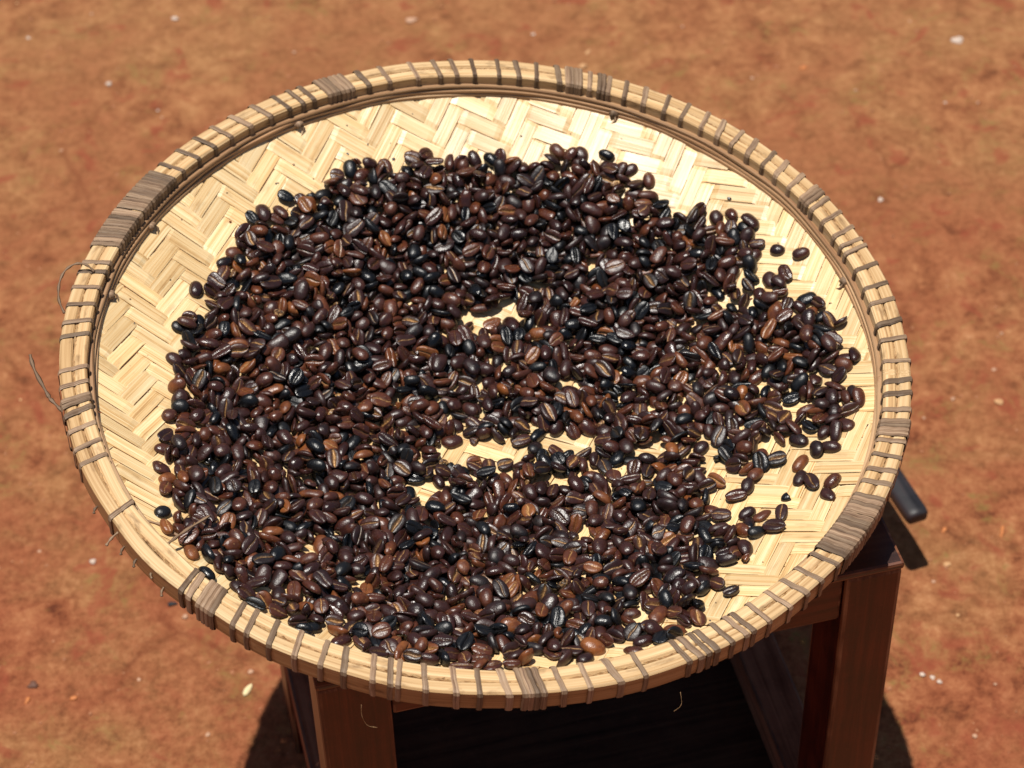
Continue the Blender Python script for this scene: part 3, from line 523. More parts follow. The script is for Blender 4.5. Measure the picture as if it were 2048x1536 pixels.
-285,-886,-415,16,-92,2,34,0,0,627,-827,-449,88,-7,-15,42,0,0,-369,-382,-496,42,-47,73,23,2,0,-585,1183,-309,56,21,9,-79,3,0,-1074,146,-383,3,65,-74,-8,3,0,-603,-72,-483,80,-6,-2,58,1,0,259,321,-537,97,12,-17,2,1,0,
34,-437,-484,11,97,6,16,0,0,894,551,-403,87,41,14,21,4,0,998,-1504,-168,41,-79,22,-38,4,0,685,-1596,-197,28,16,85,40,0,0,1489,761,-223,90,-3,-1,-42,0,0,642,53,-497,-18,88,-25,-33,0,0,-131,506,-514,-12,46,87,0,2,0,
-1543,205,-261,96,-15,14,-8,0,0,87,-1486,-262,28,-90,-9,-30,0,0,-1297,-1318,-167,79,-22,4,-55,0,0,-535,431,-477,76,21,17,57,0,0,273,-948,-431,23,-45,81,-27,0,0,-1190,-548,-354,79,-2,4,-60,2,0,-1027,-504,-414,2,11,3,98,2,0,
-959,-1101,-279,42,88,1,-15,2,0,409,-1686,-182,71,-19,-20,-64,2,0,-629,-764,-409,4,83,53,1,0,0,-980,-381,-411,41,7,20,88,0,0,-611,1310,-277,-8,26,92,25,0,0,1251,69,-352,12,10,13,97,3,0,-441,969,-402,70,-7,3,-69,2,0,
1849,215,-144,61,6,13,77,1,0,-69,1447,-295,78,16,23,54,2,0,678,-133,-476,-14,83,-42,30,3,0,-379,1502,-231,-6,2,-99,5,0,0,-1438,531,-276,-2,24,92,29,0,0,-286,-157,-558,83,6,-12,-53,0,0,1510,-113,-282,16,48,-85,-5,2,0,
-240,-1130,-371,-15,3,93,-30,0,0,346,-967,-427,96,-5,16,-19,1,0,-646,-297,-520,82,28,8,48,3,0,232,949,-426,55,-1,52,-64,1,0,1799,163,-171,91,34,-14,-12,2,0,217,-1720,-188,22,26,-87,-31,3,0,1296,-987,-256,69,-25,6,-66,0,0,
633,361,-464,30,-94,2,11,4,0,1572,-529,-260,53,12,-16,-81,1,0,5,-1794,-160,-3,81,-49,28,1,0,1322,-533,-340,60,-17,16,-75,1,0,609,1328,-248,-13,94,-30,2,3,0,394,-285,-532,10,-87,46,-5,3,0,129,-1428,-283,16,19,7,-96,2,0,
-423,526,-469,8,-97,13,-14,0,0,-1105,-1185,-206,52,-2,-24,81,2,0,321,-1683,-207,73,64,-21,-6,0,0,842,-356,-485,6,76,62,-9,0,0,-136,-793,-449,-19,5,96,-13,1,0,-402,-615,-489,39,-86,-18,25,0,0,323,-598,-497,2,-3,74,-66,3,0,
-350,-1620,-186,11,41,-86,-24,2,0,1116,439,-384,87,11,6,45,0,0,-823,1117,-277,-34,57,74,-5,0,0,-1100,-1002,-275,93,-25,-13,20,1,0,-793,422,-421,29,1,93,15,0,0,-914,517,-388,7,-21,-27,93,3,0,115,-1120,-409,14,8,-32,-92,0,0,
1224,-315,-375,-18,35,91,-2,1,0,-631,-891,-424,94,10,-18,22,2,0,866,-1368,-238,15,18,-96,0,3,0,-893,456,-416,48,-12,45,-73,1,0,-799,-1583,-165,28,47,82,-10,0,0,422,1006,-378,-3,77,-61,-12,1,0,955,-1423,-208,4,-87,25,-39,1,0,
969,-478,-400,53,-10,6,83,0,0,-1357,-978,-200,59,33,-22,-69,1,0,-717,-622,-444,90,23,-18,-31,3,0,234,202,-503,25,50,80,15,0,0,-1269,-1065,-186,-6,40,91,2,0,0,-256,-121,-511,19,94,-18,-17,1,0,-160,-1038,-404,87,10,-36,-30,3,0,
1142,827,-298,19,-22,-94,6,2,0,-105,219,-574,40,-90,9,-3,0,0,-803,-741,-398,94,-26,-11,-10,0,0,716,-1199,-317,32,-24,28,86,2,0,-31,465,-526,76,-5,-8,-62,2,0,-348,-947,-423,27,53,-76,-23,0,0,1206,434,-358,31,28,0,-90,0,0,
477,-7,-524,28,-33,-39,80,3,0,1153,79,-413,24,8,28,-92,0,0,1466,289,-261,23,89,22,29,2,0,248,-383,-519,-3,60,78,-13,1,0,355,-1053,-405,3,-78,-51,33,2,0,-1185,1021,-275,-15,11,97,10,2,0,-243,1430,-302,48,12,-8,86,1,0,
-968,733,-340,1,98,-9,-7,1,0,440,595,-485,17,-12,14,-96,0,0,-730,40,-454,10,27,95,-5,1,0,-183,-1191,-373,37,-4,15,-91,0,0,980,-1234,-269,78,30,-3,53,0,0,1074,1098,-255,91,-10,-24,30,3,0,-756,769,-386,4,-2,80,-59,2,0,
1069,-1006,-309,21,67,-53,-45,0,0,804,-140,-459,6,67,-73,2,3,0,-1312,625,-315,35,-15,70,-58,0,0,1259,-129,-385,26,-73,61,8,0,0,1675,-165,-207,3,52,-82,20,2,0,-754,486,-400,31,-86,-35,15,4,0,734,349,-483,88,25,8,-37,1,0,
199,-1247,-366,12,83,48,19,0,0,-177,-1553,-245,14,35,16,90,1,0,211,141,-538,27,-19,-8,93,0,0,-749,-1286,-280,36,9,-15,-90,1,0,1374,1024,-210,-12,97,0,17,4,0,1050,-1096,-266,33,91,-15,11,2,0,1338,1167,-188,47,9,10,86,0,0,
682,815,-379,24,-5,-16,94,2,0,1325,1085,-214,69,39,-20,56,1,0,76,-647,-529,27,50,9,-81,3,0,-618,1130,-356,17,13,3,97,2,0,-956,1228,-291,94,-5,14,29,2,0,890,-1002,-283,21,49,-84,5,0,0,255,-1673,-182,46,-77,21,-37,4,0,
1222,305,-395,63,51,-11,-57,3,0,418,1393,-262,-25,43,-75,-41,0,0,1601,923,-160,11,20,9,-96,4,0,-1348,-173,-306,95,-17,17,10,4,0,294,1000,-380,-14,76,59,19,3,0,362,1624,-231,36,20,15,-89,3,0,145,536,-520,20,-68,68,-12,1,0,
889,-1250,-266,-27,34,89,8,0,0,-79,-628,-469,0,24,93,-22,0,0,-1369,384,-273,-1,80,55,-20,2,0,-129,-878,-457,57,-24,16,-76,4,0,-690,-569,-453,94,-4,-12,-28,0,0,-893,1359,-250,9,6,-97,-17,1,0,1175,-472,-389,25,28,87,29,2,0,
-443,-1158,-365,-6,64,71,24,2,0,295,412,-518,68,8,5,71,1,0,466,1397,-230,-37,45,-79,15,2,0,648,-664,-459,30,-57,75,-4,0,0,1699,-246,-233,86,-12,-17,44,0,0,401,-1714,-184,17,87,-42,13,0,0,-487,1536,-254,-18,97,-9,-7,0,0,
732,-198,-505,57,-11,-3,81,4,0,6,616,-541,-6,94,29,2,2,0,-1154,843,-312,52,14,-6,83,3,0,1318,681,-307,9,-63,58,49,1,0,-411,-77,-588,28,-4,0,-95,1,0,-602,-1241,-320,81,-25,4,51,2,0,-115,-991,-412,26,88,-21,-30,2,0,
692,1549,-243,28,13,15,-93,1,0,546,388,-493,95,28,7,-2,0,0,279,-1765,-159,35,71,-24,54,2,0,769,1235,-223,-4,85,50,-4,3,0,-291,-1431,-303,18,-42,-76,-43,2,0,1240,803,-306,12,-59,60,51,2,0,-903,747,-346,-33,90,11,22,3,0,
-801,917,-305,-20,83,-38,33,2,0,568,-631,-494,65,-22,23,-67,3,0,539,280,-491,95,-3,17,-24,1,0,-201,-461,-580,88,-5,0,-46,0,0,254,1266,-349,90,13,-19,-34,0,0,-1149,1160,-248,-15,10,97,13,4,0,-239,580,-532,5,-20,-65,71,2,0,
-596,-1016,-409,9,-71,52,44,1,0,-243,-927,-411,87,-28,-6,38,0,0,885,864,-338,-25,92,-24,-10,3,0,1089,-1261,-232,29,-36,60,-64,1,0,-552,96,-497,96,-13,8,-18,1,0,1127,-1071,-290,98,10,5,3,1,0,44,-904,-475,-22,66,-70,-1,1,0,
-1577,-18,-296,17,18,4,96,0,0,519,-1226,-340,-45,6,88,2,0,0,39,1254,-329,13,14,-94,-25,0,0,445,1179,-371,20,0,-2,97,3,0,-1400,-993,-204,40,78,-17,-42,1,0,-452,-1052,-370,2,81,32,46,1,0,300,-1142,-411,84,-43,14,-27,1,0,
-1022,1000,-275,-20,85,45,-8,4,0,1240,1226,-210,52,-17,-13,82,3,0,790,951,-341,12,33,10,92,0,0,150,-1577,-229,56,-74,-10,-33,4,0,-587,-394,-498,87,-38,0,28,2,0,-419,1412,-232,6,62,-76,-9,3,0,-1001,-733,-378,46,-28,-8,83,1,0,
98,-921,-455,44,47,-46,-59,2,0,1069,-137,-432,-20,93,-4,-28,4,0,-648,-827,-387,29,92,-3,20,3,0,-317,340,-509,59,-79,9,9,0,0,1122,-1130,-249,11,4,-91,37,1,0,95,902,-406,13,93,29,-13,2,0,-312,157,-541,24,-90,29,17,2,0,
52,443,-531,24,21,-93,-10,0,0,1138,1028,-259,-24,64,-56,-44,2,0,-707,-874,-394,1,97,-17,-12,4,0,1072,61,-418,-29,89,-32,-11,0,0,-458,-803,-422,16,11,-25,-94,3,0,-865,-493,-412,63,-74,-1,-21,0,0,610,-427,-525,87,37,4,-29,1,0,
1363,-462,-342,43,-2,-19,-87,3,0,-155,-609,-514,73,21,-15,-62,1,0,-62,-108,-579,1,-96,-7,-25,4,0,-613,-1572,-205,4,31,89,29,2,0,-671,1047,-300,28,89,-11,-31,2,0,-1449,-505,-278,17,9,-90,-37,1,0,-47,-1764,-182,3,92,23,-30,0,0,
395,543,-512,83,46,19,-21,0,0,920,-427,-437,42,9,1,-89,0,0,1206,1038,-216,15,98,-4,-2,0,0,1593,224,-246,13,9,17,96,0,0,616,-565,-485,19,19,32,90,2,0,731,199,-477,11,20,89,-37,2,0,120,1356,-271,16,32,92,-3,0,0,
-835,-1263,-250,0,9,50,85,0,0,372,-529,-483,-2,66,-68,27,1,0,-955,663,-355,11,12,86,47,3,0,814,-1627,-183,25,4,-21,-93,2,0,996,223,-439,6,-81,-53,-21,2,0,-537,1231,-271,10,8,-69,-70,1,0,757,551,-438,65,-3,-14,73,0,0,
-419,93,-518,19,91,31,-15,0,0,58,1528,-269,88,-11,-43,8,2,0,-658,60,-461,18,-83,-37,36,0,0,-1455,-451,-282,26,1,-92,-24,1,0,-1049,-463,-347,31,76,-54,-16,3,0,1182,777,-362,45,-8,-14,87,3,0,406,905,-416,7,95,12,25,3,0,
877,-102,-432,53,10,-18,-81,2,0,52,1197,-341,96,-13,-15,-10,0,0,1259,1085,-240,81,18,18,-51,2,0,-794,-286,-442,72,11,27,61,0,0,539,762,-409,9,91,36,-12,0,0,-645,17,-514,14,-34,71,58,0,0,-201,-1401,-298,24,3,16,95,3,0,
-319,-992,-405,27,86,40,4,3,0,-397,-1033,-402,53,-33,19,-74,4,0,268,-1576,-230,73,-37,8,55,0,0,-157,319,-546,25,-29,17,-90,0,0,-485,-595,-523,54,-24,-25,76,0,0,-1289,-185,-353,60,13,4,-78,0,0,851,-790,-390,85,-10,-50,2,3,0,
-831,887,-335,-32,59,73,-8,0,0,-332,-1086,-380,-10,62,-71,29,1,0,-573,-1681,-175,52,76,-35,8,0,0,1482,978,-204,18,-15,-15,95,3,0,-1307,982,-246,-6,93,-29,-18,1,0,-62,908,-426,67,-13,-3,-72,0,0,732,123,-498,42,1,-23,-87,0,0,
1271,221,-394,76,17,-30,-53,0,0,558,1633,-221,17,-3,-20,95,4,0,274,-192,-583,80,-10,12,57,2,0,1291,337,-352,17,61,-74,-15,0,0,1409,369,-323,75,55,-28,-19,1,0,695,1320,-282,62,8,-64,43,2,0,-533,584,-456,67,-2,-24,69,2,0,
-1150,-383,-347,66,73,11,-1,4,0,460,-1386,-307,18,43,-5,-87,0,0,729,280,-481,95,-12,25,8,1,0,1027,1218,-224,23,80,37,38,0,0,-1406,190,-323,95,13,-25,6,0,0,-515,138,-503,-21,59,-76,-8,1,0,-1213,-1306,-174,65,59,-35,-30,0,0,
-107,1323,-305,8,-25,-12,95,1,0,996,334,-414,68,60,-18,-36,4,0,1187,854,-300,71,-17,13,-66,0,0,589,-715,-475,50,-13,-19,-82,0,0,14,-715,-484,29,68,66,0,0,0,1448,811,-260,53,-9,-17,81,2,0,305,1186,-350,86,19,-23,-40,2,0,
1795,-223,-188,28,-21,-4,93,2,0,-998,495,-372,0,19,97,-4,4,0,844,373,-438,-42,39,-78,22,2,0,-1115,-167,-404,93,33,6,-9,0,0,-568,709,-444,74,63,13,-14,4,0,-536,-1152,-366,0,35,-92,-14,0,0,647,-1318,-290,81,-34,-17,-43,0,0,
-150,-175,-600,98,-1,1,16,2,0,1802,-55,-171,43,-40,-44,66,1,0,1077,561,-413,91,-11,-36,10,1,0,-597,1009,-356,-33,33,87,-6,3,0,864,1321,-256,8,95,-10,23,0,0,678,-385,-513,1,-81,56,-8,3,0,475,-946,-417,25,-92,-17,-20,0,0,
-750,-370,-458,0,-97,2,18,3,0,1548,-194,-267,35,17,21,88,1,0,-247,-362,-562,51,-79,-24,21,0,0,1006,-1389,-165,38,72,-26,51,4,0,-700,1370,-259,65,-4,-49,57,2,0,-1325,-356,-330,78,-16,-6,58,4,0,1453,-32,-312,24,18,87,36,1,0,
842,-694,-434,19,-4,-96,-14,2,0,-1078,-68,-420,11,9,-3,-98,0,0,-398,835,-423,86,44,-14,-16,4,0,-188,219,-571,8,80,52,26,2,0,-1168,-1064,-251,0,61,-76,-21,0,0,182,-717,-500,-46,6,-87,4,0,0,-1370,494,-298,4,-87,-41,-24,3,0,
-1111,-474,-384,35,-21,-21,-88,2,0,1627,-188,-245,4,46,85,-21,1,0,966,-794,-372,13,97,10,-6,3,0,-704,590,-393,-33,50,78,8,2,0,-737,915,-347,2,-26,-81,-51,0,0,380,-1562,-250,21,-69,-65,-21,4,0,672,1078,-338,94,-21,-11,-21,2,0,
-169,-112,-564,30,60,2,72,1,0,-265,-742,-479,2,69,70,-9,1,0,1148,505,-338,21,93,25,-2,1,0,-644,1463,-259,-14,40,89,12,3,0,754,-409,-491,21,96,11,10,0,0,-956,-1047,-320,25,-9,-32,-90,1,0,-363,1342,-283,4,5,99,3,2,0,
-729,1465,-254,9,-30,16,-93,1,0,-1182,167,-338,-3,96,-17,18,1,0,487,-1698,-178,24,95,-7,10,0,0,-907,-694,-386,65,-53,50,-19,1,0,-1280,-545,-306,-30,75,-52,-25,0,0,-1340,-221,-337,-41,50,75,-3,2,0,1402,636,-261,30,91,-8,-23,2,0,
789,-1009,-374,22,36,36,-82,2,0,1467,570,-257,78,4,-42,45,1,0,155,756,-515,33,-49,79,-4,0,0,-1412,682,-294,92,2,16,33,1,0,-234,-1465,-289,94,-1,-16,27,3,0,-217,-123,-581,38,6,34,-84,3,0,1660,101,-237,59,-22,-2,-77,3,0,
-719,-726,-428,90,18,26,25,4,0,148,-625,-498,3,48,-76,-40,1,0,-1202,531,-372,-8,97,12,-13,2,0,-177,-395,-559,6,95,9,-26,2,0,349,657,-529,75,22,20,-57,0,0,-534,-479,-483,22,-52,12,-80,2,0,-1216,606,-318,95,-21,-16,10,0,0,
-616,-559,-450,20,51,82,-8,3,0,787,1080,-325,33,21,14,90,3,0,1219,-890,-280,-43,28,-77,34,2,0,-367,-1488,-292,87,27,-21,-32,0,0,-1270,380,-345,62,-3,-13,-76,1,0,1682,-98,-197,4,2,30,94,3,0,-598,628,-467,6,17,-30,93,3,0,
49,388,-591,75,2,-3,64,3,0,-728,-1424,-232,36,7,42,82,0,0,-764,228,-475,70,-9,-36,59,1,0,150,378,-549,76,-61,-18,6,1,0,-700,-802,-407,27,-33,19,-87,1,0,-866,-849,-345,-14,37,-86,29,0,0,-711,350,-451,32,36,38,78,2,0,
1083,162,-442,60,24,32,68,0,0,1177,604,-329,18,-24,91,-26,2,0,461,283,-521,74,-52,40,6,1,0,-865,-102,-437,22,39,-87,15,3,0,-427,1561,-235,-9,88,40,-21,2,0,-602,321,-476,19,2,11,97,1,0,-236,-1330,-315,-20,11,88,-39,4,0,
-1357,230,-309,-9,68,71,7,4,0,-199,1464,-254,13,96,22,1,0,0,723,437,-449,92,-14,12,32,1,0,-1491,-683,-234,61,-27,-73,-1,1,0,112,277,-538,38,6,4,-91,3,0,917,112,-460,25,21,-38,-86,0,0,-1203,-154,-344,22,27,92,-4,0,0,
986,977,-317,9,-40,4,90,2,0,800,774,-388,17,61,-76,-2,0,0,-195,-1631,-217,27,1,-55,-78,0,0,-82,-1800,-162,26,-44,-48,70,0,0,973,670,-374,26,-15,-94,12,3,0,379,642,-472,28,-63,67,-24,1,0,-492,-116,-548,11,-88,-21,-40,3,0,
-336,820,-440,12,-32,64,-67,1,0,1318,-410,-348,34,-14,88,-27,0,0,-1093,75,-394,12,40,7,89,0,0,-963,210,-417,18,88,-37,-19,1,0,-28,-574,-530,90,18,-16,33,0,0,1143,-118,-435,60,18,-1,76,3,0,173,1198,-340,55,-1,-19,-80,2,0,
-1262,900,-265,7,-4,-1,99,3,0,1164,1226,-246,79,20,-3,-56,3,0,696,-49,-499,-30,76,-51,22,0,0,158,890,-448,-6,34,93,8,3,0,612,-140,-527,26,4,95,-2,0,0,1316,528,-277,22,29,92,9,3,0,1314,960,-229,15,-25,-10,94,1,0,
942,881,-335,17,16,-3,96,3,0,-887,-186,-430,18,6,-94,26,4,0,-765,1400,-285,90,14,3,40,0,0,841,-283,-499,0,10,27,95,2,0,622,778,-387,39,21,86,22,1,0,-293,1077,-345,28,66,-60,-32,1,0,1130,207,-424,-7,91,-37,11,3,0,
147,449,-528,14,68,69,13,4,0,-991,-308,-437,92,-3,26,-26,3,0,-303,-785,-472,73,28,-15,-59,0,0,377,-1648,-196,64,-60,-27,37,1,0,1657,199,-228,39,-27,69,-52,2,0,-816,658,-413,53,16,-15,-81,1,0,1194,-848,-312,38,17,71,-55,0,0,
-1063,4,-384,-5,20,95,-20,0,0,-761,-1671,-152,40,-85,-14,27,4,0,717,51,-505,-32,4,-91,22,0,0,1217,70,-362,8,-25,-94,14,2,0,1061,664,-371,17,14,-92,30,2,0,1155,341,-425,83,13,-3,53,0,0,1209,535,-343,69,47,-22,-49,4,0,
765,-40,-468,24,96,-9,-1,4,0,-545,1391,-273,15,-10,21,-95,3,0,1620,376,-189,64,24,-20,-69,3,0,-446,1243,-318,-19,96,-3,14,3,0,-882,904,-343,25,41,-81,-30,1,0,127,49,-575,8,66,-57,-47,3,0,-1438,27,-322,18,3,64,-73,1,0,
414,1520,-238,26,-1,-78,55,0,0,-643,923,-402,25,0,-71,65,0,0,-1246,-111,-373,-19,59,-67,-38,0,0,209,633,-535,65,-33,-38,55,2,0,1269,739,-313,19,-73,55,-33,0,0,-1575,199,-292,97,2,19,-3,1,0,1135,897,-257,1,67,-72,14,1,0,
-1400,-887,-205,1,40,72,-55,2,0,-869,-906,-372,13,93,-1,31,0,0,-686,-1632,-191,82,-46,-6,-31,1,0,-1132,-247,-394,58,10,-29,-74,1,0,-1106,1018,-285,-1,94,-26,15,3,0,829,-1334,-270,16,67,-63,-31,1,0,
-929,-1572,-149,22,-36,-84,-32,3,0,452,879,-474,57,32,22,-70,0,0,637,1256,-296,16,91,33,11,0,0,941,-873,-381,17,-35,90,17,3,0,-256,831,-460,9,-90,-34,22,2,0,695,999,-371,7,22,-46,84,3,0,-1395,-693,-273,84,10,50,-7,1,0,
-785,817,-358,-23,83,-43,22,1,0,-98,778,-466,86,7,-27,-41,1,0,1058,-701,-358,-21,12,-88,38,0,0,-70,1586,-275,82,39,-11,-37,3,0,513,-311,-542,58,39,43,55,0,0,-1085,370,-402,40,6,-6,-90,1,0,170,59,-538,18,41,-80,-36,3,0,
-764,-1230,-278,3,22,-27,-93,0,0,89,160,-544,20,-36,-60,67,0,0,258,-1189,-397,3,-50,-18,-83,1,0,-690,-35,-454,19,92,8,-30,1,0,-525,1084,-343,74,-28,-27,53,1,0,1264,495,-326,72,-32,-20,56,3,0,505,1351,-260,18,88,42,-3,0,0,
-233,192,-546,31,91,24,-3,1,0,-876,-1303,-246,12,-3,-31,-93,1,0,1681,593,-177,31,-81,29,-39,4,0,1382,205,-369,31,16,-3,-92,0,0,899,-338,-483,3,-20,-5,-97,3,0,-434,307,-496,-44,8,88,7,2,0,363,800,-470,53,-11,-6,83,3,0,
1043,-178,-437,24,93,22,-13,1,0,-351,-1236,-345,47,-32,7,80,0,0,403,-1159,-389,77,-57,-23,-11,1,0,571,-1611,-197,1,-78,-43,-44,2,0,1057,-562,-364,3,-52,51,-67,0,0,1792,440,-139,39,76,-23,44,3,0,75,-450,-541,77,-5,5,62,3,0,
-1295,249,-331,36,-37,-75,39,0,0,-468,816,-438,78,-2,-22,-57,2,0,190,1108,-404,56,2,-21,-79,2,0,-718,-163,-452,32,-15,-68,-63,1,0,935,503,-408,23,-59,73,-22,0,0,-1191,676,-332,34,28,45,-76,0,0,-1431,-1193,-135,21,83,-50,-7,4,0,
-768,1258,-265,93,-23,-3,-25,2,0,1748,-115,-217,66,14,-15,-71,1,0,29,1041,-418,9,14,97,-13,0,0,623,217,-520,1,42,-27,86,2,0,651,485,-443,4,29,94,-2,1,0,-157,-1778,-140,2,96,-7,24,0,0,1107,-216,-457,85,-8,-10,49,3,0,
-68,-486,-513,39,-90,10,-12,0,0,764,-1400,-289,7,8,-17,-97,3,0,470,-1259,-349,21,93,16,-24,1,0,-809,-15,-469,8,91,33,19,3,0,385,-596,-507,30,-19,92,-10,1,0,-1038,57,-405,20,61,70,28,2,0,-721,532,-396,-49,80,24,21,0,0,
930,-1052,-325,81,23,-50,14,3,0,362,-882,-450,29,-93,4,18,1,0,-87,1233,-363,51,-19,-58,58,1,0,-1242,-693,-335,34,-25,44,-78,1,0,959,-248,-443,64,-9,20,73,2,0,-809,-1501,-200,45,79,31,-24,1,0,41,152,-553,41,-41,-40,69,0,0,
-620,500,-439,37,-78,43,-24,2,0,-461,-580,-460,27,81,-49,6,0,0,1008,652,-436,95,4,-13,25,3,0,-1363,-470,-332,79,19,46,33,1,0,-5,958,-432,2,66,-66,-32,1,0,641,149,-534,54,-80,14,-16,2,0,-321,476,-490,67,-10,5,72,0,0,
1459,-90,-309,2,96,1,-24,0,0,27,1477,-328,94,27,-8,-15,0,0,1475,142,-336,90,8,-15,-37,0,0,-169,-1654,-186,53,82,15,8,0,0,-673,585,-430,41,66,38,48,2,0,339,757,-490,74,46,-45,15,3,0,-1077,-1087,-245,-20,56,77,-18,3,0,
909,1075,-275,42,75,-3,-49,4,0,1412,292,-319,67,50,-54,-2,0,0,84,-123,-575,40,82,-11,-36,0,0,-1375,758,-300,95,12,14,19,0,0,-1185,-655,-331,40,-46,72,-31,0,0,-1485,-836,-239,89,-2,20,37,3,0,1101,797,-347,52,-57,51,35,1,0,
-39,-1500,-307,85,24,-2,-44,1,0,-1313,-441,-329,15,-30,-11,-93,1,0,-1519,101,-289,45,-69,51,19,0,0,-1537,-640,-258,2,-18,-7,-97,1,0,-1209,91,-321,28,18,92,-14,2,0,617,-220,-534,17,-20,-93,21,3,0,1678,-4,-196,5,-38,88,-24,4,0,
623,630,-436,49,-30,-57,57,3,0,-1018,-807,-345,23,82,-49,12,2,0,-1335,693,-277,79,-23,-1,-55,0,0,12,233,-585,89,20,22,31,1,0,-674,773,-421,91,-16,0,-35,0,0,374,41,-527,8,69,-70,-6,4,0,1083,-304,-433,76,-60,-1,-20,1,0,
175,275,-535,48,80,32,4,2,0,957,-307,-416,53,75,-34,15,1,0,-770,656,-404,30,73,55,23,2,0,-562,-84,-511,8,25,94,17,2,0,606,534,-467,12,2,86,48,2,0,-265,-276,-562,40,-22,26,84,0,0,-31,-320,-570,29,-92,-21,8,3,0,
1355,831,-262,14,92,-24,-23,1,0,-493,63,-535,80,-6,-13,57,3,0,-1495,195,-285,6,68,-69,21,2,0,759,-143,-483,16,-43,-83,27,1,0,464,385,-500,9,20,94,-23,0,0,-98,113,-563,38,88,-16,17,2,0,-179,1223,-355,10,71,-58,-35,3,0,
-323,-457,-550,5,99,-5,-3,1,0,-1,-636,-521,90,-24,18,27,0,0,-215,-1270,-358,54,25,-27,-74,1,0,478,1062,-373,30,60,-65,-33,2,0,-170,1166,-343,-13,41,-82,35,0,0,-747,-323,-466,-33,91,12,17,1,0,1295,462,-306,38,-1,90,-15,0,0,
1196,-998,-276,21,93,25,8,1,0,-423,-1566,-209,21,71,-63,18,2,0,-950,-492,-414,18,75,62,5,3,0,845,-49,-467,74,-55,-27,-24,1,0,-1280,-1235,-203,76,-21,3,-60,0,0,358,412,-551,70,17,31,-61,0,0,-355,-175,-544,6,-42,-33,-83,0,0,
955,-1045,-320,-33,33,-87,-4,1,0,523,-1041,-405,-29,90,16,25,2,0,-753,865,-356,10,8,27,94,0,0,-305,-418,-525,71,63,-27,-8,3,0,-1409,-828,-226,83,-16,-15,-49,4,0,-478,-1008,-384,23,82,0,-50,2,0,947,412,-432,76,31,-11,-54,1,0,
-468,470,-490,29,-87,-20,32,3,0,1188,-69,-387,-16,59,76,-15,3,0,-602,-937,-394,38,37,67,-50,0,0,-452,-56,-568,94,-24,-16,9,0,0,-630,-487,-474,30,-10,-35,-87,4,0,582,-1300,-315,25,92,16,-20,1,0,319,185,-517,36,88,-25,-11,0,0,
504,1084,-364,91,-13,31,-20,2,0,1730,225,-190,35,-6,82,-43,0,0,-1208,-1236,-199,50,-20,25,79,1,0,65,812,-451,21,97,-4,2,3,0,814,-1048,-348,52,48,47,-51,2,0,391,424,-522,70,-35,29,-54,0,0,109,419,-560,30,-62,-71,3,2,0,
-72,-939,-422,2,79,41,-43,3,0,-39,-807,-493,3,95,3,-26,0,0,-1410,602,-292,8,63,-74,-16,4,0,-1533,-93,-285,44,-3,-88,2,3,0,-369,307,-512,47,87,5,3,3,0,1008,-948,-336,46,87,1,12,2,0,1293,-352,-363,56,-78,7,-24,3,0,
1669,321,-159,-42,75,-37,32,3,0,-360,-1161,-365,7,19,-96,12,4,0,-270,-8,-542,79,-13,3,58,3,0,-512,1004,-400,7,-74,64,-15,1,0,402,130,-539,5,-11,-98,-10,0,0,1755,27,-194,87,-33,-6,-34,0,0,-755,-187,-456,19,43,71,-51,1,0,
-322,-1349,-325,68,-42,-12,57,3,0,971,1062,-311,89,6,-40,-14,0,0,1373,27,-335,45,86,19,5,2,0,1458,38,-317,38,-1,89,23,3,0,897,-652,-416,34,76,-48,-24,3,0,-825,-632,-447,58,-14,34,71,2,0,-502,279,-490,28,-51,-78,16,1,0,
-598,-594,-487,6,29,84,-43,2,0,-293,684,-501,27,2,5,95,1,0,61,274,-549,51,-46,-34,62,0,0,-495,688,-447,4,52,82,-20,1,0,623,437,-493,99,-5,1,-2,1,0,1493,709,-235,14,-6,95,-23,0,0,-457,-440,-530,7,66,72,15,1,0,
-859,-1563,-165,-4,90,-27,29,4,0,-605,108,-478,41,-32,3,84,1,0,937,-609,-368,57,75,-24,-15,0,0,1179,1146,-242,67,-17,35,-62,0,0,-1171,263,-369,-16,4,96,-18,1,0,-1290,-669,-329,65,32,38,56,3,0,-413,-220,-508,39,61,-66,-11,1,0,
586,954,-391,15,-81,54,10,2,0,323,1450,-301,68,-59,-39,-16,2,0,-1437,398,-305,8,-17,-94,25,2,0,85,877,-446,4,61,78,10,0,0,1118,-860,-340,69,50,-28,-42,4,0,-1141,387,-390,94,7,-30,-4,0,0,-41,981,-376,-20,74,59,-19,3,0,
-972,-102,-462,12,15,95,20,1,0,796,127,-497,43,86,-14,20,1,0,1110,977,-283,68,58,28,33,3,0,-62,1262,-327,-32,1,-90,-26,4,0,-1508,73,-269,-13,11,88,-42,0,0,-415,-730,-448,29,24,-79,46,2,0,-763,-77,-485,27,-87,14,37,3,0,
316,-524,-489,75,6,30,57,2,0,1580,342,-254,0,31,83,-45,1,0,-1185,-1121,-239,11,31,-66,-66,1,0,-201,376,-517,-20,66,65,-29,4,0,-27,-1299,-356,-30,2,-85,41,2,0,110,-80,-576,37,-9,-83,38,3,0,78,-1788,-172,21,95,17,-3,1,0,
422,-780,-488,12,-88,40,19,1,0,304,1336,-287,92,-33,-13,-6,0,0,751,680,-395,0,50,-64,-56,0,0,-891,-964,-380,19,-20,-9,95,3,0,-89,-751,-494,70,-26,-3,-65,0,0,238,-755,-456,35,32,86,-12,1,0,-502,772,-490,12,1,-36,-91,0,0,
1066,1267,-231,38,-28,85,18,2,0,1230,-242,-392,19,-86,26,-37,0,0,41,-819,-478,71,-41,10,-54,1,0,527,21,-492,-35,29,80,-36,0,0,457,462,-497,47,1,84,-24,1,0,1089,378,-411,3,35,83,40,0,0,-1213,-275,-380,95,-1,15,25,2,0,
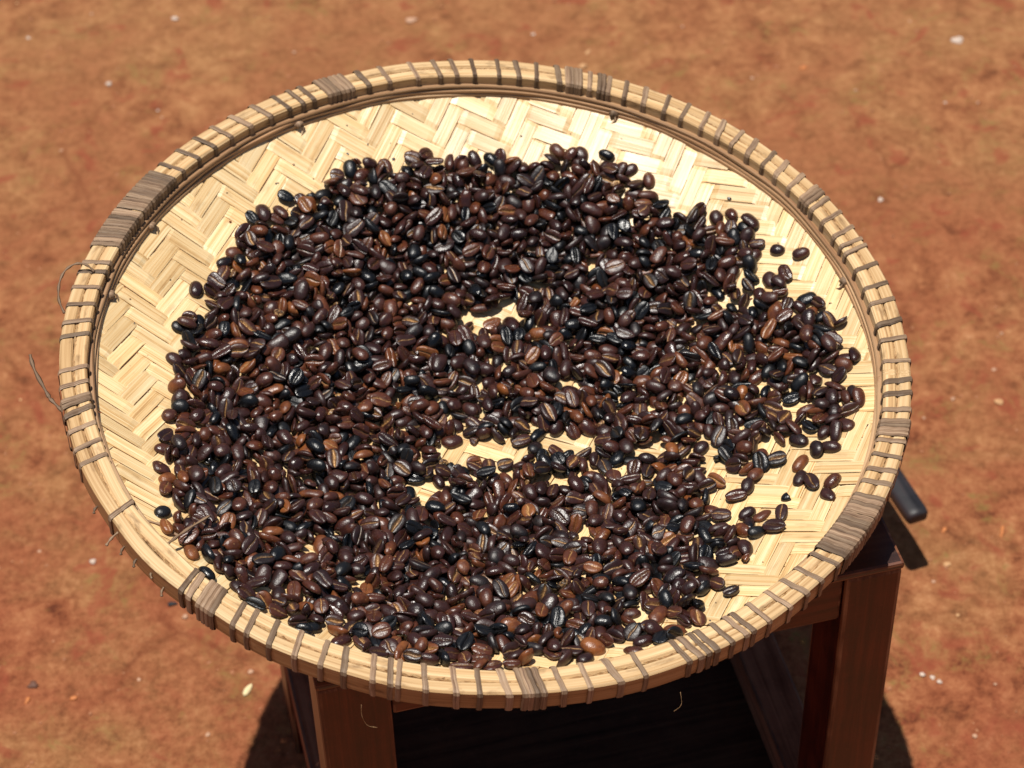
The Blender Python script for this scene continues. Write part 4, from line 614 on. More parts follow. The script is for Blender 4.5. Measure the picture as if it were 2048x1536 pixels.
-682,1094,-321,19,-45,80,31,0,0,553,636,-441,3,71,-66,20,2,0,-454,-856,-446,31,-14,-36,86,2,0,1201,209,-401,56,54,37,49,2,0,5,-118,-573,60,71,-14,31,3,0,-1164,1060,-278,87,-27,10,-37,0,0,1051,-320,-428,12,18,90,-36,0,0,
1066,-1376,-182,17,65,66,-30,0,0,473,532,-492,0,83,23,49,0,0,1263,416,-357,3,72,-65,-19,1,0,946,-1328,-238,11,-82,-36,-40,1,0,276,1501,-288,49,-22,-5,-83,2,0,-1305,333,-328,-46,38,76,-22,0,0,-261,-425,-543,-4,74,-59,30,0,0,
-350,1065,-375,49,-56,56,-33,1,0,-180,762,-488,61,-25,2,-74,3,0,1028,30,-471,99,6,7,0,3,0,-262,1231,-349,66,-27,30,-62,1,0,140,-1675,-202,41,72,-36,-40,2,0,175,-1065,-444,62,70,-29,-14,2,0,-450,-970,-403,82,30,-31,-34,0,0,
808,249,-510,9,4,34,-92,2,0,-484,-409,-504,40,50,-74,-16,4,0,973,73,-474,20,-9,78,-57,1,0,-381,1266,-305,-21,62,60,45,3,0,139,-954,-453,14,-85,-45,-20,1,0,992,-177,-431,27,16,-60,-72,1,0,-404,-505,-545,91,-9,28,27,0,0,
227,1393,-326,24,-27,-24,89,0,0,12,-945,-475,34,12,85,36,4,0,-352,661,-473,40,69,37,45,0,0,-201,627,-494,89,-24,34,-11,1,0,-351,874,-432,89,-16,2,-41,1,0,-53,-44,-583,0,95,-27,0,4,0,344,-843,-450,61,-68,-38,4,1,0,
1075,-648,-377,62,-17,-22,-72,3,0,627,-58,-564,92,-3,-6,36,0,0,-1242,-339,-306,9,74,-62,19,2,0,-999,-175,-429,70,12,-32,-62,0,0,-206,-1058,-387,12,71,-12,-67,0,0,-874,289,-448,21,17,-45,-84,3,0,-95,-514,-482,35,77,-49,16,0,0,
526,263,-570,35,-4,-4,92,0,0,185,-1667,-226,86,-4,17,-45,4,0,646,-7,-524,45,-29,-6,-83,0,0,-705,180,-494,88,-15,25,-35,1,0,1442,-158,-317,41,-68,25,-54,0,0,-857,1200,-292,88,-4,3,45,0,0,-961,-1614,-124,0,-16,-91,-36,3,0,
1307,105,-380,74,15,-29,57,3,0,1477,173,-278,14,45,-85,18,0,0,-292,1538,-275,61,39,-26,-63,0,0,300,-733,-487,91,14,-29,-24,4,0,-245,152,-572,-1,99,-1,-2,2,0,-99,-434,-527,20,-28,-90,-20,0,0,243,-1759,-186,75,-54,-9,34,0,0,
441,1548,-208,37,17,-80,42,3,0,-360,1401,-278,50,-29,-3,81,0,0,1530,626,-238,-19,57,-78,5,1,0,1238,1148,-221,-20,67,-70,0,1,0,842,-1212,-312,7,8,72,-67,3,0,1699,393,-151,5,31,87,-34,1,0,1481,-242,-307,54,-66,30,-41,4,0,
725,1447,-237,19,91,33,-3,1,0,-1207,-355,-348,4,92,-33,-12,0,0,-523,1466,-288,35,4,15,91,3,0,408,329,-538,72,28,9,61,1,0,-817,-965,-387,29,17,-46,-81,2,0,-841,806,-369,83,5,39,38,1,0,295,811,-490,-32,74,-56,14,1,0,
-1540,260,-273,6,1,-97,-20,3,0,900,62,-461,10,58,76,-23,3,0,-1533,19,-297,86,-2,41,25,1,0,1356,342,-368,8,-15,-5,97,3,0,-132,1438,-239,8,61,76,-15,3,0,-59,160,-579,8,-61,-78,-8,4,0,406,1111,-391,45,80,24,29,2,0,
1360,-106,-357,3,97,13,15,1,0,-478,-1324,-340,15,73,-65,6,1,0,1032,1140,-268,8,-91,-1,38,0,0,-1115,-1401,-177,77,6,47,40,2,0,-1096,-403,-383,80,26,53,-4,0,0,273,742,-511,0,77,61,8,1,0,292,-1283,-380,37,-20,20,-87,1,0,
-442,257,-510,15,84,-9,49,0,0,1584,-135,-266,4,49,-43,-74,4,0,1075,21,-436,73,25,42,-45,1,0,-959,1071,-297,1,-28,24,92,1,0,710,-820,-388,28,76,52,-22,0,0,-1150,478,-406,84,1,-16,50,3,0,989,783,-332,34,23,-90,3,1,0,
-669,-1301,-295,12,-26,77,55,0,0,-1072,571,-373,36,77,50,0,2,0,1109,-724,-371,34,89,-3,27,4,0,-351,1489,-287,25,-92,-14,-23,3,0,221,-1813,-150,22,96,9,0,3,0,593,1280,-288,42,76,-31,36,3,0,1156,-659,-393,96,-5,-15,-18,1,0,
-1209,-864,-289,23,20,91,-23,0,0,-715,712,-423,49,-10,-12,85,0,0,-319,-225,-561,32,6,89,-29,4,0,-1130,581,-373,15,82,51,-14,0,0,-267,620,-481,2,-6,-92,37,0,0,-269,-1599,-249,87,-5,-43,-21,3,0,-122,-3,-581,32,93,-10,-4,1,0,
-735,828,-401,59,19,19,-75,0,0,-728,-1044,-393,67,-7,-12,71,4,0,971,1229,-275,66,-67,20,-22,0,0,-1160,938,-295,27,-17,-66,-67,4,0,287,1307,-307,42,80,-39,-4,2,0,796,1378,-266,96,-24,6,8,0,0,693,-467,-489,76,-17,-37,-48,0,0,
53,22,-595,97,12,-11,-11,0,0,-746,-1604,-163,14,78,-7,59,0,0,509,-915,-435,20,-92,9,-28,2,0,-79,-1551,-262,-19,56,79,4,0,0,-644,850,-394,21,56,-79,-8,3,0,-929,-889,-381,33,86,28,-23,0,0,436,-1128,-403,1,37,83,39,0,0,
-133,731,-496,-29,86,-22,34,1,0,-1432,-765,-248,17,81,-53,-9,3,0,1005,-660,-371,77,13,38,48,1,0,-845,-1143,-313,21,5,-31,-91,0,0,-1408,-36,-332,11,66,47,56,1,0,-464,-1744,-161,4,43,87,-21,3,0,-1340,881,-259,7,48,-75,-44,1,0,
-65,699,-531,96,-24,-3,9,1,0,537,-1652,-192,1,-86,47,14,1,0,854,688,-403,13,-98,-10,-4,2,0,-638,423,-485,26,-61,69,-25,2,0,580,-272,-535,32,61,-65,-30,4,0,-441,-1498,-270,-1,29,-88,-34,4,0,-1224,367,-338,10,87,27,37,1,0,
-591,764,-403,19,36,88,-19,3,0,48,1075,-382,45,80,35,13,3,0,399,-1191,-377,23,89,24,-28,3,0,40,-40,-581,37,-91,15,-6,1,0,-1374,308,-328,91,10,-37,6,0,0,-1095,464,-367,19,66,53,48,1,0,-221,-887,-438,-4,93,-31,13,0,0,
797,67,-509,-6,75,-64,6,3,0,1258,-1010,-252,3,88,39,-22,3,0,-1228,762,-309,33,24,-77,-48,0,0,-220,-1713,-186,89,-16,-1,-40,3,0,-381,-18,-561,-12,14,96,17,4,0,-508,1216,-325,26,13,-94,12,1,0,-832,-49,-484,41,-24,-58,64,2,0,
-648,157,-454,28,81,-31,39,2,0,-290,-1534,-271,63,69,23,-23,2,0,1020,-41,-451,90,-27,-1,30,2,0,861,1050,-310,13,-84,50,-7,0,0,1350,-48,-359,31,85,40,4,1,0,1627,639,-218,18,20,3,-95,1,0,326,1558,-259,53,-16,81,-10,1,0,
-1310,486,-336,12,-28,-11,94,0,0,-1397,-533,-296,53,36,54,52,4,0,504,-688,-489,-13,10,-92,-33,1,0,-140,-64,-603,24,1,1,96,2,0,-836,42,-444,33,24,76,49,0,0,1129,1145,-259,47,-85,-16,-3,4,0,-164,940,-415,-12,97,17,1,2,0,
-874,-1474,-235,69,-5,20,68,1,0,458,939,-420,87,-44,5,-19,1,0,338,-305,-565,89,-1,24,-37,0,0,1426,81,-332,60,-51,-26,54,0,0,1354,-272,-346,11,70,-58,-38,1,0,-766,1123,-296,73,-9,-19,-63,0,0,279,-1062,-423,-17,67,-60,38,3,0,
550,1322,-318,12,-8,56,-80,2,0,-807,294,-453,-9,50,85,-2,0,0,37,-1056,-430,31,28,-81,37,0,0,560,1481,-256,-44,87,-14,8,2,0,-144,-687,-497,11,92,19,29,1,0,-1197,348,-376,5,65,51,54,3,0,-705,-96,-475,93,2,-13,-31,1,0,
173,654,-478,9,39,-86,29,3,0,1534,455,-232,23,-81,-34,39,4,0,-1472,-154,-295,28,82,-22,-43,2,0,-824,-356,-434,50,-71,44,17,4,0,572,22,-520,34,-44,-41,71,4,0,-377,554,-478,2,87,25,39,0,0,506,1426,-243,11,81,40,40,0,0,
-6,728,-475,54,-10,-35,-75,2,0,-1281,704,-294,-14,32,-83,41,3,0,-1283,-874,-282,12,97,-11,-14,1,0,-214,35,-585,53,4,-28,79,3,0,1096,-452,-417,42,19,9,87,2,0,1597,192,-283,65,15,-11,-72,3,0,547,96,-519,62,-21,7,74,4,0,
51,957,-453,71,-6,2,68,2,0,-697,965,-375,-23,55,-76,-22,0,0,255,-1434,-281,75,-62,-18,0,2,0,-898,620,-378,68,-19,68,-14,4,0,-286,-1519,-266,9,-10,-66,-73,1,0,-26,1592,-262,8,-70,-57,-40,0,0,-1130,707,-332,36,76,31,43,4,0,
168,-500,-526,33,-49,74,-30,2,0,679,-777,-440,24,-19,-29,-90,2,0,-931,-693,-416,54,-14,-65,50,0,0,778,-673,-459,5,57,80,-13,1,0,1506,239,-299,69,25,-45,-48,1,0,7,-1587,-225,-24,45,-67,52,1,0,560,-575,-497,-21,90,33,14,3,0,
759,873,-358,57,32,63,39,2,0,-1181,-470,-372,87,-17,-44,10,1,0,1254,881,-316,54,18,1,-81,0,0,-1211,-748,-313,22,17,-24,-92,0,0,-1088,-722,-335,-46,65,-59,1,0,0,1248,-45,-402,54,34,-37,-66,3,0,1163,-951,-297,54,72,-29,31,0,0,
550,-844,-473,42,-17,35,80,3,0,191,1332,-321,13,-68,-41,-57,1,0,105,617,-546,86,0,-21,-44,2,0,-958,812,-360,46,69,14,52,2,0,950,1129,-321,84,38,-24,26,1,0,220,760,-477,70,-6,-20,-66,2,0,-960,-1004,-331,0,33,-65,-68,2,0,
307,958,-459,55,-78,0,26,2,0,454,-1765,-150,29,-37,64,-59,2,0,-896,-369,-441,70,19,-47,-48,0,0,167,-112,-572,-27,78,33,-44,4,0,-1250,946,-265,77,-43,26,37,2,0,-862,977,-329,41,-38,5,-82,3,0,751,1242,-263,6,-5,-99,-1,2,0,
1547,421,-248,5,-43,66,-59,0,0,806,288,-497,16,-43,82,30,3,0,-1335,-889,-244,70,-54,33,-30,2,0,1141,710,-359,41,-9,-28,-85,1,0,-1116,-852,-329,11,46,85,18,0,0,210,42,-564,2,58,74,-30,3,0,-1021,-68,-448,72,46,-45,20,4,0,
509,1517,-216,37,-45,-74,31,0,0,-296,1285,-299,47,11,-85,12,3,0,-926,-861,-350,13,-83,42,-31,1,0,-662,726,-427,19,2,92,-31,2,0,818,495,-440,13,-11,-51,-83,0,0,-385,-1258,-371,35,35,-86,-3,0,0,1512,-192,-297,92,-31,5,17,1,0,
593,-768,-475,11,52,83,-4,1,0,908,970,-361,44,-30,84,6,0,0,-694,-1689,-179,94,-18,12,20,0,0,-741,-956,-386,9,57,57,-57,0,0,660,1485,-242,25,10,-84,45,1,0,395,1253,-314,29,85,-22,-35,0,0,458,670,-455,6,98,-9,-4,2,0,
1311,205,-358,62,16,75,1,0,0,-1143,312,-383,79,23,48,25,3,0,1594,453,-201,-9,46,84,-24,0,0,-63,-875,-472,67,-7,14,71,4,0,277,900,-455,29,-84,16,-41,1,0,-279,-1668,-216,57,-34,49,55,3,0,112,-49,-576,66,-49,3,-55,2,0,
-386,-1377,-304,58,-9,69,40,0,0,993,849,-355,2,45,88,3,0,0,-581,-1256,-347,8,-6,-86,48,2,0,-1274,795,-301,9,44,-87,-15,0,0,1505,81,-289,17,64,-48,56,0,0,-845,1312,-296,66,16,16,-71,1,0,419,1644,-243,45,5,-19,86,1,0,
-1,1299,-338,10,-61,70,33,2,0,693,-607,-450,30,86,-8,39,1,0,-1104,-131,-400,70,-67,-9,-19,0,0,-308,565,-490,15,64,73,-14,0,0,-1028,-1295,-235,55,8,16,-81,4,0,-135,922,-462,12,-97,13,3,1,0,1146,258,-416,92,3,26,27,1,0,
-1235,571,-357,59,-12,15,78,4,0,112,1246,-350,79,-15,-7,-57,0,0,896,-1613,-144,22,76,60,-4,1,0,-391,-315,-515,82,-31,-5,46,3,0,-561,-165,-518,44,80,-38,2,0,0,336,1096,-406,85,-20,-9,46,4,0,784,994,-327,82,-52,9,17,3,0,
865,-1015,-346,38,74,31,-44,1,0,-150,-1318,-351,30,79,42,-30,0,0,446,-495,-520,98,-11,1,1,1,0,-838,757,-374,10,49,83,-21,1,0,266,1113,-395,10,-92,-31,18,3,0,928,-721,-417,-2,69,-70,13,0,0,-478,1355,-295,47,-11,25,83,0,0,
-128,-1098,-404,63,-58,8,-49,4,0,627,734,-407,14,72,66,-9,0,0,-891,-1189,-270,3,-36,-71,-59,3,0,824,1217,-309,35,-1,-9,-92,1,0,-849,589,-397,10,59,-79,-8,5,0,1380,-160,-342,46,-75,-41,-18,0,0,-735,-1420,-257,38,43,-78,20,0,0,
1009,566,-432,80,-31,-12,47,0,0,432,-1595,-205,19,-74,-37,52,4,0,605,-1029,-381,21,-64,-71,12,1,0,469,-1078,-411,17,25,94,-4,2,0,-837,-1018,-361,37,1,76,-51,3,0,69,-579,-544,23,-51,-80,16,0,0,-985,-202,-431,30,68,63,15,0,0,
720,920,-365,10,52,-84,1,0,0,-534,-249,-530,36,43,-81,9,1,0,397,-346,-517,-14,11,93,-30,2,0,704,-881,-420,49,7,21,83,4,0,17,-87,-576,82,-48,-27,-10,0,0,528,-1154,-387,12,48,85,-9,2,0,493,123,-534,-27,66,57,39,0,0,
237,892,-440,30,32,84,-29,2,0,237,-1032,-436,40,-66,63,-4,3,0,797,-516,-425,50,57,61,18,0,0,761,-1350,-290,77,-49,4,37,0,0,96,-1556,-251,-17,97,-2,-9,1,0,-158,-1823,-151,72,68,-3,-4,1,0,1152,-35,-426,-11,52,-83,7,1,0,
-683,374,-473,6,-67,-58,-43,0,0,955,-1611,-124,27,3,-92,-23,3,0,-45,401,-554,14,59,-22,75,4,0,1176,1011,-266,41,46,71,32,0,0,-857,-550,-442,26,49,77,-28,0,0,-322,-1720,-190,3,-39,90,-12,1,0,-404,356,-516,15,-89,37,-20,1,0,
-1403,-608,-293,-6,71,67,-17,4,0,1110,-794,-356,4,91,-35,15,1,0,-346,-1253,-352,33,69,63,2,1,0,58,78,-556,10,94,2,30,1,0,350,334,-536,-45,32,81,-13,0,0,722,1410,-294,5,-8,-17,97,2,0,-414,1309,-297,41,-42,-26,76,0,0,
-352,22,-530,1,16,-96,-20,3,0,384,-229,-548,-2,95,-12,-24,1,0,-1426,-217,-305,9,83,14,-51,0,0,-317,-64,-534,-8,37,87,-28,2,0,1080,-911,-340,17,64,74,0,4,0,-258,446,-521,95,8,20,-16,2,0,-922,1299,-238,31,42,83,-16,2,0,
1045,826,-360,60,-27,70,-24,2,0,-204,299,-565,13,-81,-52,-22,0,0,1071,1172,-233,35,-36,83,-20,3,0,1226,563,-315,84,-5,49,21,1,0,154,-834,-498,8,96,-4,-24,0,0,60,787,-486,5,31,-92,21,1,0,-1074,1079,-292,15,-91,-6,35,1,0,
620,1044,-402,25,-44,-26,81,1,0,316,688,-516,8,54,-64,-53,1,0,-1074,985,-319,11,79,58,10,0,0,179,1419,-285,-29,16,-91,20,0,0,-288,-1138,-415,15,-63,-75,-1,0,0,226,-897,-459,32,79,49,-13,1,0,332,-1573,-243,64,-29,-68,17,4,0,
638,640,-427,56,-60,44,-34,3,0,-1332,668,-304,5,-88,-22,40,3,0,-1474,-684,-234,61,-18,58,-48,5,0,-1040,676,-350,-15,37,-78,-47,2,0,-884,-763,-415,29,-10,-59,-73,2,0,-1383,-1107,-177,18,-65,-30,65,1,0,514,-227,-547,23,91,18,26,0,0,
-133,1269,-347,50,-36,-21,75,1,0,1091,278,-432,40,-37,65,-50,3,0,1368,519,-327,65,14,9,73,0,0,-484,896,-460,7,86,-36,-34,0,0,-418,-955,-427,78,5,7,-61,2,0,-66,845,-468,31,92,-9,-17,4,0,1738,-192,-194,78,-51,-15,29,1,0,
1530,218,-282,49,-28,78,-24,1,0,1112,-582,-394,41,-52,52,-52,1,0,751,952,-362,93,-14,14,28,1,0,408,1343,-313,66,-14,-13,-72,1,0,837,603,-399,37,84,-34,15,1,0,715,-1132,-359,27,11,-67,-67,2,0,-926,957,-307,42,-73,46,25,0,0,
505,-1122,-365,36,70,60,-6,4,0,-590,88,-504,4,81,55,-15,2,0,-1279,-54,-370,4,-69,22,67,0,0,-131,1438,-311,47,26,-83,-12,2,0,238,-268,-568,61,63,45,3,4,0,540,-1554,-242,27,32,-25,-86,0,0,-641,218,-482,16,-97,-14,2,4,0,
138,-405,-587,88,-3,-3,-44,1,0,315,90,-514,42,69,-54,18,0,0,-555,-1752,-173,88,-16,15,40,0,0,265,155,-557,99,1,-3,2,1,0,-1033,480,-386,17,-50,-64,55,0,0,1016,-413,-406,26,-93,-17,-13,3,0,367,1409,-315,64,-8,-65,38,0,0,
339,929,-455,43,21,87,-2,4,0,525,176,-548,27,-94,2,13,3,0,1503,375,-285,86,-36,-2,-32,0,0,-284,1213,-349,27,-68,-59,30,0,0,1063,321,-426,48,64,56,-16,0,0,330,1264,-351,80,11,44,37,1,0,11,-993,-461,21,87,-41,7,0,0,
701,-550,-471,24,38,-88,4,1,0,-507,1101,-350,17,87,27,34,2,0,589,-488,-508,-3,52,82,-20,2,0,-316,-631,-516,35,84,39,6,3,0,-267,-1806,-138,-23,77,55,-20,0,0,-245,-950,-419,29,66,68,-5,0,0,721,250,-520,80,24,21,-49,0,0,
647,-1021,-351,38,69,58,-15,0,0,1057,989,-301,16,-23,26,92,1,0,11,-508,-539,61,10,77,1,0,0,1356,603,-303,70,17,39,56,0,0,39,-1152,-394,-41,75,36,-36,0,0,213,1205,-350,12,95,-15,18,3,0,-1437,-307,-313,17,-6,-80,-55,2,0,
-852,402,-431,27,-45,-20,-82,1,0,78,-795,-510,23,-95,16,-5,0,0,636,-1376,-295,73,11,34,57,2,0,767,1311,-252,1,-14,98,-3,1,0,-666,-595,-477,43,46,75,12,1,0,1025,1099,-300,11,-38,-88,21,0,0,-997,371,-424,76,-14,13,-61,2,0,
-554,971,-398,70,32,-43,-45,4,0,-1112,-1285,-187,58,77,22,-5,2,0,1236,343,-383,-10,89,-41,11,0,0,45,-334,-569,1,74,-65,3,0,0,650,-495,-507,32,-61,-59,39,0,0,590,211,-529,-8,73,58,-31,1,0,353,1085,-427,-11,95,25,7,2,0,
886,279,-471,88,34,1,31,2,0,1409,-201,-321,39,-42,-21,-78,1,0,165,-1191,-400,32,-28,89,-1,2,0,-132,1114,-380,18,-82,-47,-23,2,0,-13,-363,-556,14,97,-8,-14,4,0,-217,1516,-289,48,40,-24,73,2,0,-715,-924,-417,29,85,-40,-7,0,0,
-539,1148,-345,71,-46,-15,49,0,0,-692,-366,-506,58,19,-33,-70,0,0,-75,1338,-301,-9,95,4,27,3,0,1182,-824,-332,83,-51,-17,10,0,0,-318,-1479,-284,-8,44,88,9,1,0,106,1536,-274,73,-4,-22,-63,1,0,872,122,-519,78,7,-7,-61,3,0,
-9,903,-470,71,30,62,-7,1,0,-1139,750,-316,53,-49,-22,64,1,0,-395,698,-511,7,-7,-43,-89,3,0,-1050,463,-425,18,96,18,-1,0,0,-1335,809,-269,47,33,-81,-2,0,0,1250,667,-340,60,-6,21,76,2,0,-1013,-1174,-258,11,39,0,90,2,0,
1361,262,-348,57,31,-50,-55,1,0,553,-1753,-173,89,-22,2,37,1,0,-1223,912,-318,59,-5,17,-77,0,0,790,1147,-301,80,7,-56,-16,1,0,-830,143,-472,41,20,-50,-72,3,0,-87,283,-573,42,8,-47,76,1,0,807,169,-510,26,21,71,60,4,0,
933,-1094,-322,8,21,-70,67,0,0,-1193,18,-394,31,25,90,9,4,0,1397,726,-295,73,18,-12,-63,3,0,1550,291,-270,13,19,93,-25,2,0,1003,-1010,-331,13,97,6,11,3,0,369,1504,-288,95,-26,4,-13,1,0,-538,-302,-542,58,79,-6,-10,1,0,
-99,-592,-514,13,-72,-66,-9,2,0,-1401,-251,-320,57,19,77,-18,4,0,-187,1432,-324,-12,60,77,12,2,0,882,472,-399,51,38,76,3,0,0,-341,966,-420,83,-24,-18,-45,1,0,-668,-1403,-276,27,-30,-89,16,0,0,1293,276,-349,55,34,74,4,1,0,
-1247,-628,-329,8,86,5,49,4,0,24,-821,-502,35,-10,-80,45,0,0,388,832,-451,47,-46,4,-74,2,0,-1009,796,-365,26,13,-39,-86,1,0,185,1174,-369,7,-45,-76,44,3,0,1642,285,-250,16,-26,-14,93,3,0,407,1279,-343,20,57,65,45,1,0,
1659,-102,-220,37,87,-16,27,1,0,-568,267,-497,87,-14,14,43,1,0,-1041,-659,-391,64,23,45,56,1,0,1123,629,-371,29,93,3,16,0,0,-1295,564,-335,32,71,58,22,0,0,-1401,428,-291,42,-35,28,78,0,0,-1180,76,-386,47,-69,-48,-23,1,0,
-1060,-1491,-177,30,6,21,92,1,0,366,-771,-441,32,73,39,-45,1,0,1657,301,-182,47,63,-61,-2,0,0,-33,1414,-313,-28,75,-42,41,2,0,-705,1025,-327,16,95,17,-11,0,0,-848,1245,-262,44,11,26,84,2,0,-407,924,-411,22,-14,81,-51,3,0,
528,-1429,-290,7,75,-60,23,1,0,1307,1012,-237,15,-58,-70,-36,4,0,793,466,-454,10,-3,2,98,5,0,-267,1327,-322,8,-27,19,93,4,0,-1051,-133,-453,64,34,45,50,1,0,1416,-48,-325,33,72,-56,-18,0,0,-1052,-337,-436,67,10,-38,-62,2,0,
1585,392,-243,57,74,30,11,1,0,231,-1296,-371,14,78,59,-7,0,0,1042,266,-472,66,11,-6,-73,3,0,1658,226,-199,0,-56,34,74,1,0,1180,654,-353,38,-85,16,28,4,0,-200,-805,-500,21,-81,27,-45,2,0,1032,-515,-392,-8,1,-97,16,4,0,
-347,766,-499,38,40,-4,-82,2,0,319,-690,-502,31,-45,80,-19,1,0,-342,402,-503,22,25,-69,-62,1,0,528,1053,-423,3,10,-34,-92,1,0,-800,136,-445,50,8,79,-32,3,0,-1151,-1357,-175,43,60,-63,-21,2,0,1296,-54,-404,73,10,-11,-65,3,0,
-516,-1644,-203,12,79,56,-16,0,0,689,-1389,-269,54,-14,81,-11,2,0,-1286,-1,-372,-37,82,-42,-3,1,0,1022,-1428,-187,11,90,-36,18,2,0,580,1412,-271,-32,79,35,-38,0,0,959,136,-478,35,-50,68,-39,4,0,-981,-438,-424,44,64,61,-2,3,0,
-472,1254,-307,85,-5,-35,-36,1,0,-1084,-227,-425,57,-71,-38,-5,2,0,76,-1272,-370,43,-8,18,-87,1,0,877,816,-385,25,68,-57,36,2,0,-782,-998,-390,18,-49,-56,63,4,0,-486,527,-480,-19,89,33,-22,0,0,-456,739,-504,29,-17,40,-84,0,0,
-1030,936,-333,-13,28,-93,-11,1,0,749,-1459,-244,40,79,-44,1,1,0,740,-553,-438,3,-95,25,-10,5,0,-1251,487,-359,44,-11,-77,42,0,0,959,-937,-367,79,-35,-36,32,2,0,1101,-74,-456,54,-19,-19,78,1,0,1735,317,-148,10,33,89,26,1,0,
-1308,-804,-290,32,-72,-56,22,4,0,1084,932,-338,24,6,-24,-93,0,0,521,875,-447,25,30,-48,-77,3,0,15,846,-488,80,-37,26,36,2,0,-587,-344,-515,30,-27,55,71,2,0,1008,-838,-373,12,4,98,-9,0,0,-32,-712,-525,25,-94,-16,4,3,0,
-72,-671,-525,56,-53,21,59,4,0,28,556,-536,71,19,-66,-11,3,0,204,-1618,-242,33,-43,-31,-77,0,0,-1118,-1354,-158,64,-22,-35,-63,4,0,-540,-1449,-280,28,-66,-64,23,0,0,-1331,-710,-293,0,42,87,-20,1,0,1249,989,-265,4,-44,31,83,4,0,
-236,1536,-277,46,-71,-51,-8,2,0,1156,-928,-310,76,-48,-29,-29,0,0,-251,-292,-566,34,91,17,3,0,0,911,-50,-442,45,-26,84,-8,3,0,617,-1562,-234,71,7,32,60,1,0,329,-1622,-231,10,39,-59,68,0,0,1241,-942,-275,2,-39,61,-68,3,0,
570,-1478,-256,36,76,13,50,0,0,-716,500,-452,5,-29,20,92,0,0,-1264,176,-356,6,10,41,89,0,0,-709,-285,-510,56,7,14,-80,1,0,861,451,-465,17,-18,-3,96,3,0,425,809,-469,40,33,84,-2,3,0,1408,485,-283,62,-64,-10,42,1,0,
1182,208,-396,61,10,-74,-25,1,0,987,-752,-396,20,-30,91,17,3,0,-1138,-1245,-184,40,-30,-84,-17,1,0,884,1255,-276,17,81,46,29,0,0,833,1278,-273,46,39,-75,23,2,0,-278,286,-510,20,-69,-68,5,2,0,143,-896,-464,52,-39,51,55,1,0,
-251,-28,-551,13,82,54,-2,0,0,534,-428,-526,63,-57,-4,-50,0,0,977,-681,-405,49,67,50,-21,3,0,1361,98,-344,75,-9,41,49,0,0,534,-1286,-344,15,69,69,-6,2,0,-791,760,-427,43,80,34,-20,0,0,-1013,1152,-296,84,-7,41,-32,2,0,
-1054,850,-384,94,13,9,26,0,0,1624,38,-249,49,-47,51,-50,0,0,-202,1030,-419,33,84,-40,-12,0,0,1004,-903,-355,46,-60,-1,-63,1,0,965,-604,-379,30,-49,-34,-73,3,0,-64,-1434,-325,63,70,-15,26,3,0,1699,503,-197,91,-15,-21,29,3,0,
135,-1844,-136,20,93,26,0,0,0,1324,-808,-308,66,-18,-3,72,0,0,1361,-214,-351,23,-38,76,46,4,0,210,352,-561,21,-9,-96,7,0,0,-707,255,-468,48,48,-67,-25,0,0,-898,114,-462,75,-24,54,28,1,0,279,44,-560,83,-12,17,49,3,0,
1412,559,-291,72,13,-52,-41,1,0,394,1237,-404,47,3,-15,86,3,0,358,1160,-375,14,69,-65,26,0,0,-927,615,-417,21,73,-33,-55,4,0,197,-413,-545,70,5,-69,11,0,0,1047,169,-438,24,91,-29,-8,3,0,-1344,-133,-322,33,-14,70,60,3,0,
-426,589,-470,49,-61,-2,-60,3,0,1401,440,-329,57,13,-26,-75,3,0,232,1011,-392,-18,72,-65,-2,5,0,1618,-75,-278,95,-4,-19,18,3,0,-1186,-118,-371,20,-19,94,16,3,0,-954,-849,-352,90,6,-33,-22,1,0,-394,-1738,-177,20,78,-57,8,4,0,
124,1068,-410,50,55,59,26,1,0,346,1333,-311,50,76,-36,-13,3,0,-8,807,-503,37,-23,-17,-87,0,0,-302,269,-565,35,-92,-10,6,0,0,-517,841,-461,39,-53,-40,63,1,0,1310,606,-321,39,27,79,35,0,0,-431,-1805,-136,33,-75,-35,43,2,0,
317,-257,-563,12,63,-72,-23,0,0,-239,-1080,-405,51,-1,-82,24,0,0,572,727,-445,42,59,-67,10,2,0,-244,233,-555,77,-30,21,50,0,0,-501,-1035,-413,20,82,4,-51,2,0,-672,-992,-399,53,79,-26,-6,1,0,634,1538,-241,38,34,-5,-85,2,0,
272,23,-598,67,-2,-2,73,2,0,-1481,-390,-316,48,-17,5,-85,0,0,7,1415,-327,49,-1,86,4,1,0,-907,-582,-428,21,62,61,-43,1,0,-82,-1343,-349,24,80,-37,39,0,0,437,-3,-547,-18,77,44,-41,0,0,-509,-781,-463,-12,92,8,-34,4,0,
-79,965,-430,47,4,-78,-38,0,0,-886,1265,-269,33,45,-82,-3,1,0,-1315,413,-316,51,-42,-45,59,4,0,-16,1125,-384,27,92,6,-22,4,0,241,1476,-290,2,88,-46,5,0,0,873,-1074,-346,16,66,72,-2,3,0,-1323,-1178,-177,3,79,58,10,1,0,
-16,-1580,-267,3,16,96,-18,3,0,-990,-10,-457,79,-30,50,15,0,0,-1166,-723,-331,25,89,-25,23,2,0,1048,-1228,-250,42,-79,30,-28,3,0,639,885,-398,-29,3,-85,41,1,0,-795,-1299,-243,90,36,-1,19,5,0,962,289,-448,71,-27,9,63,1,0,
829,553,-436,75,-37,-22,-49,4,0,-951,-792,-385,23,19,59,-74,0,0,-384,284,-554,3,-48,-72,47,0,0,880,-1150,-322,7,-83,35,-41,3,0,667,373,-510,11,-79,-14,-56,1,0,-536,1319,-293,48,-60,-43,45,4,0,955,779,-356,34,22,-90,3,2,0,
1360,959,-250,88,17,-15,39,0,0,-1379,-343,-333,16,46,-86,-4,2,0,-1467,143,-316,13,56,-80,-11,4,0,-592,-109,-502,44,85,-26,-4,0,0,-1341,-282,-350,40,-11,-73,53,1,0,-646,1375,-291,55,-63,-36,38,1,0,1037,513,-413,39,85,-32,-8,3,0,
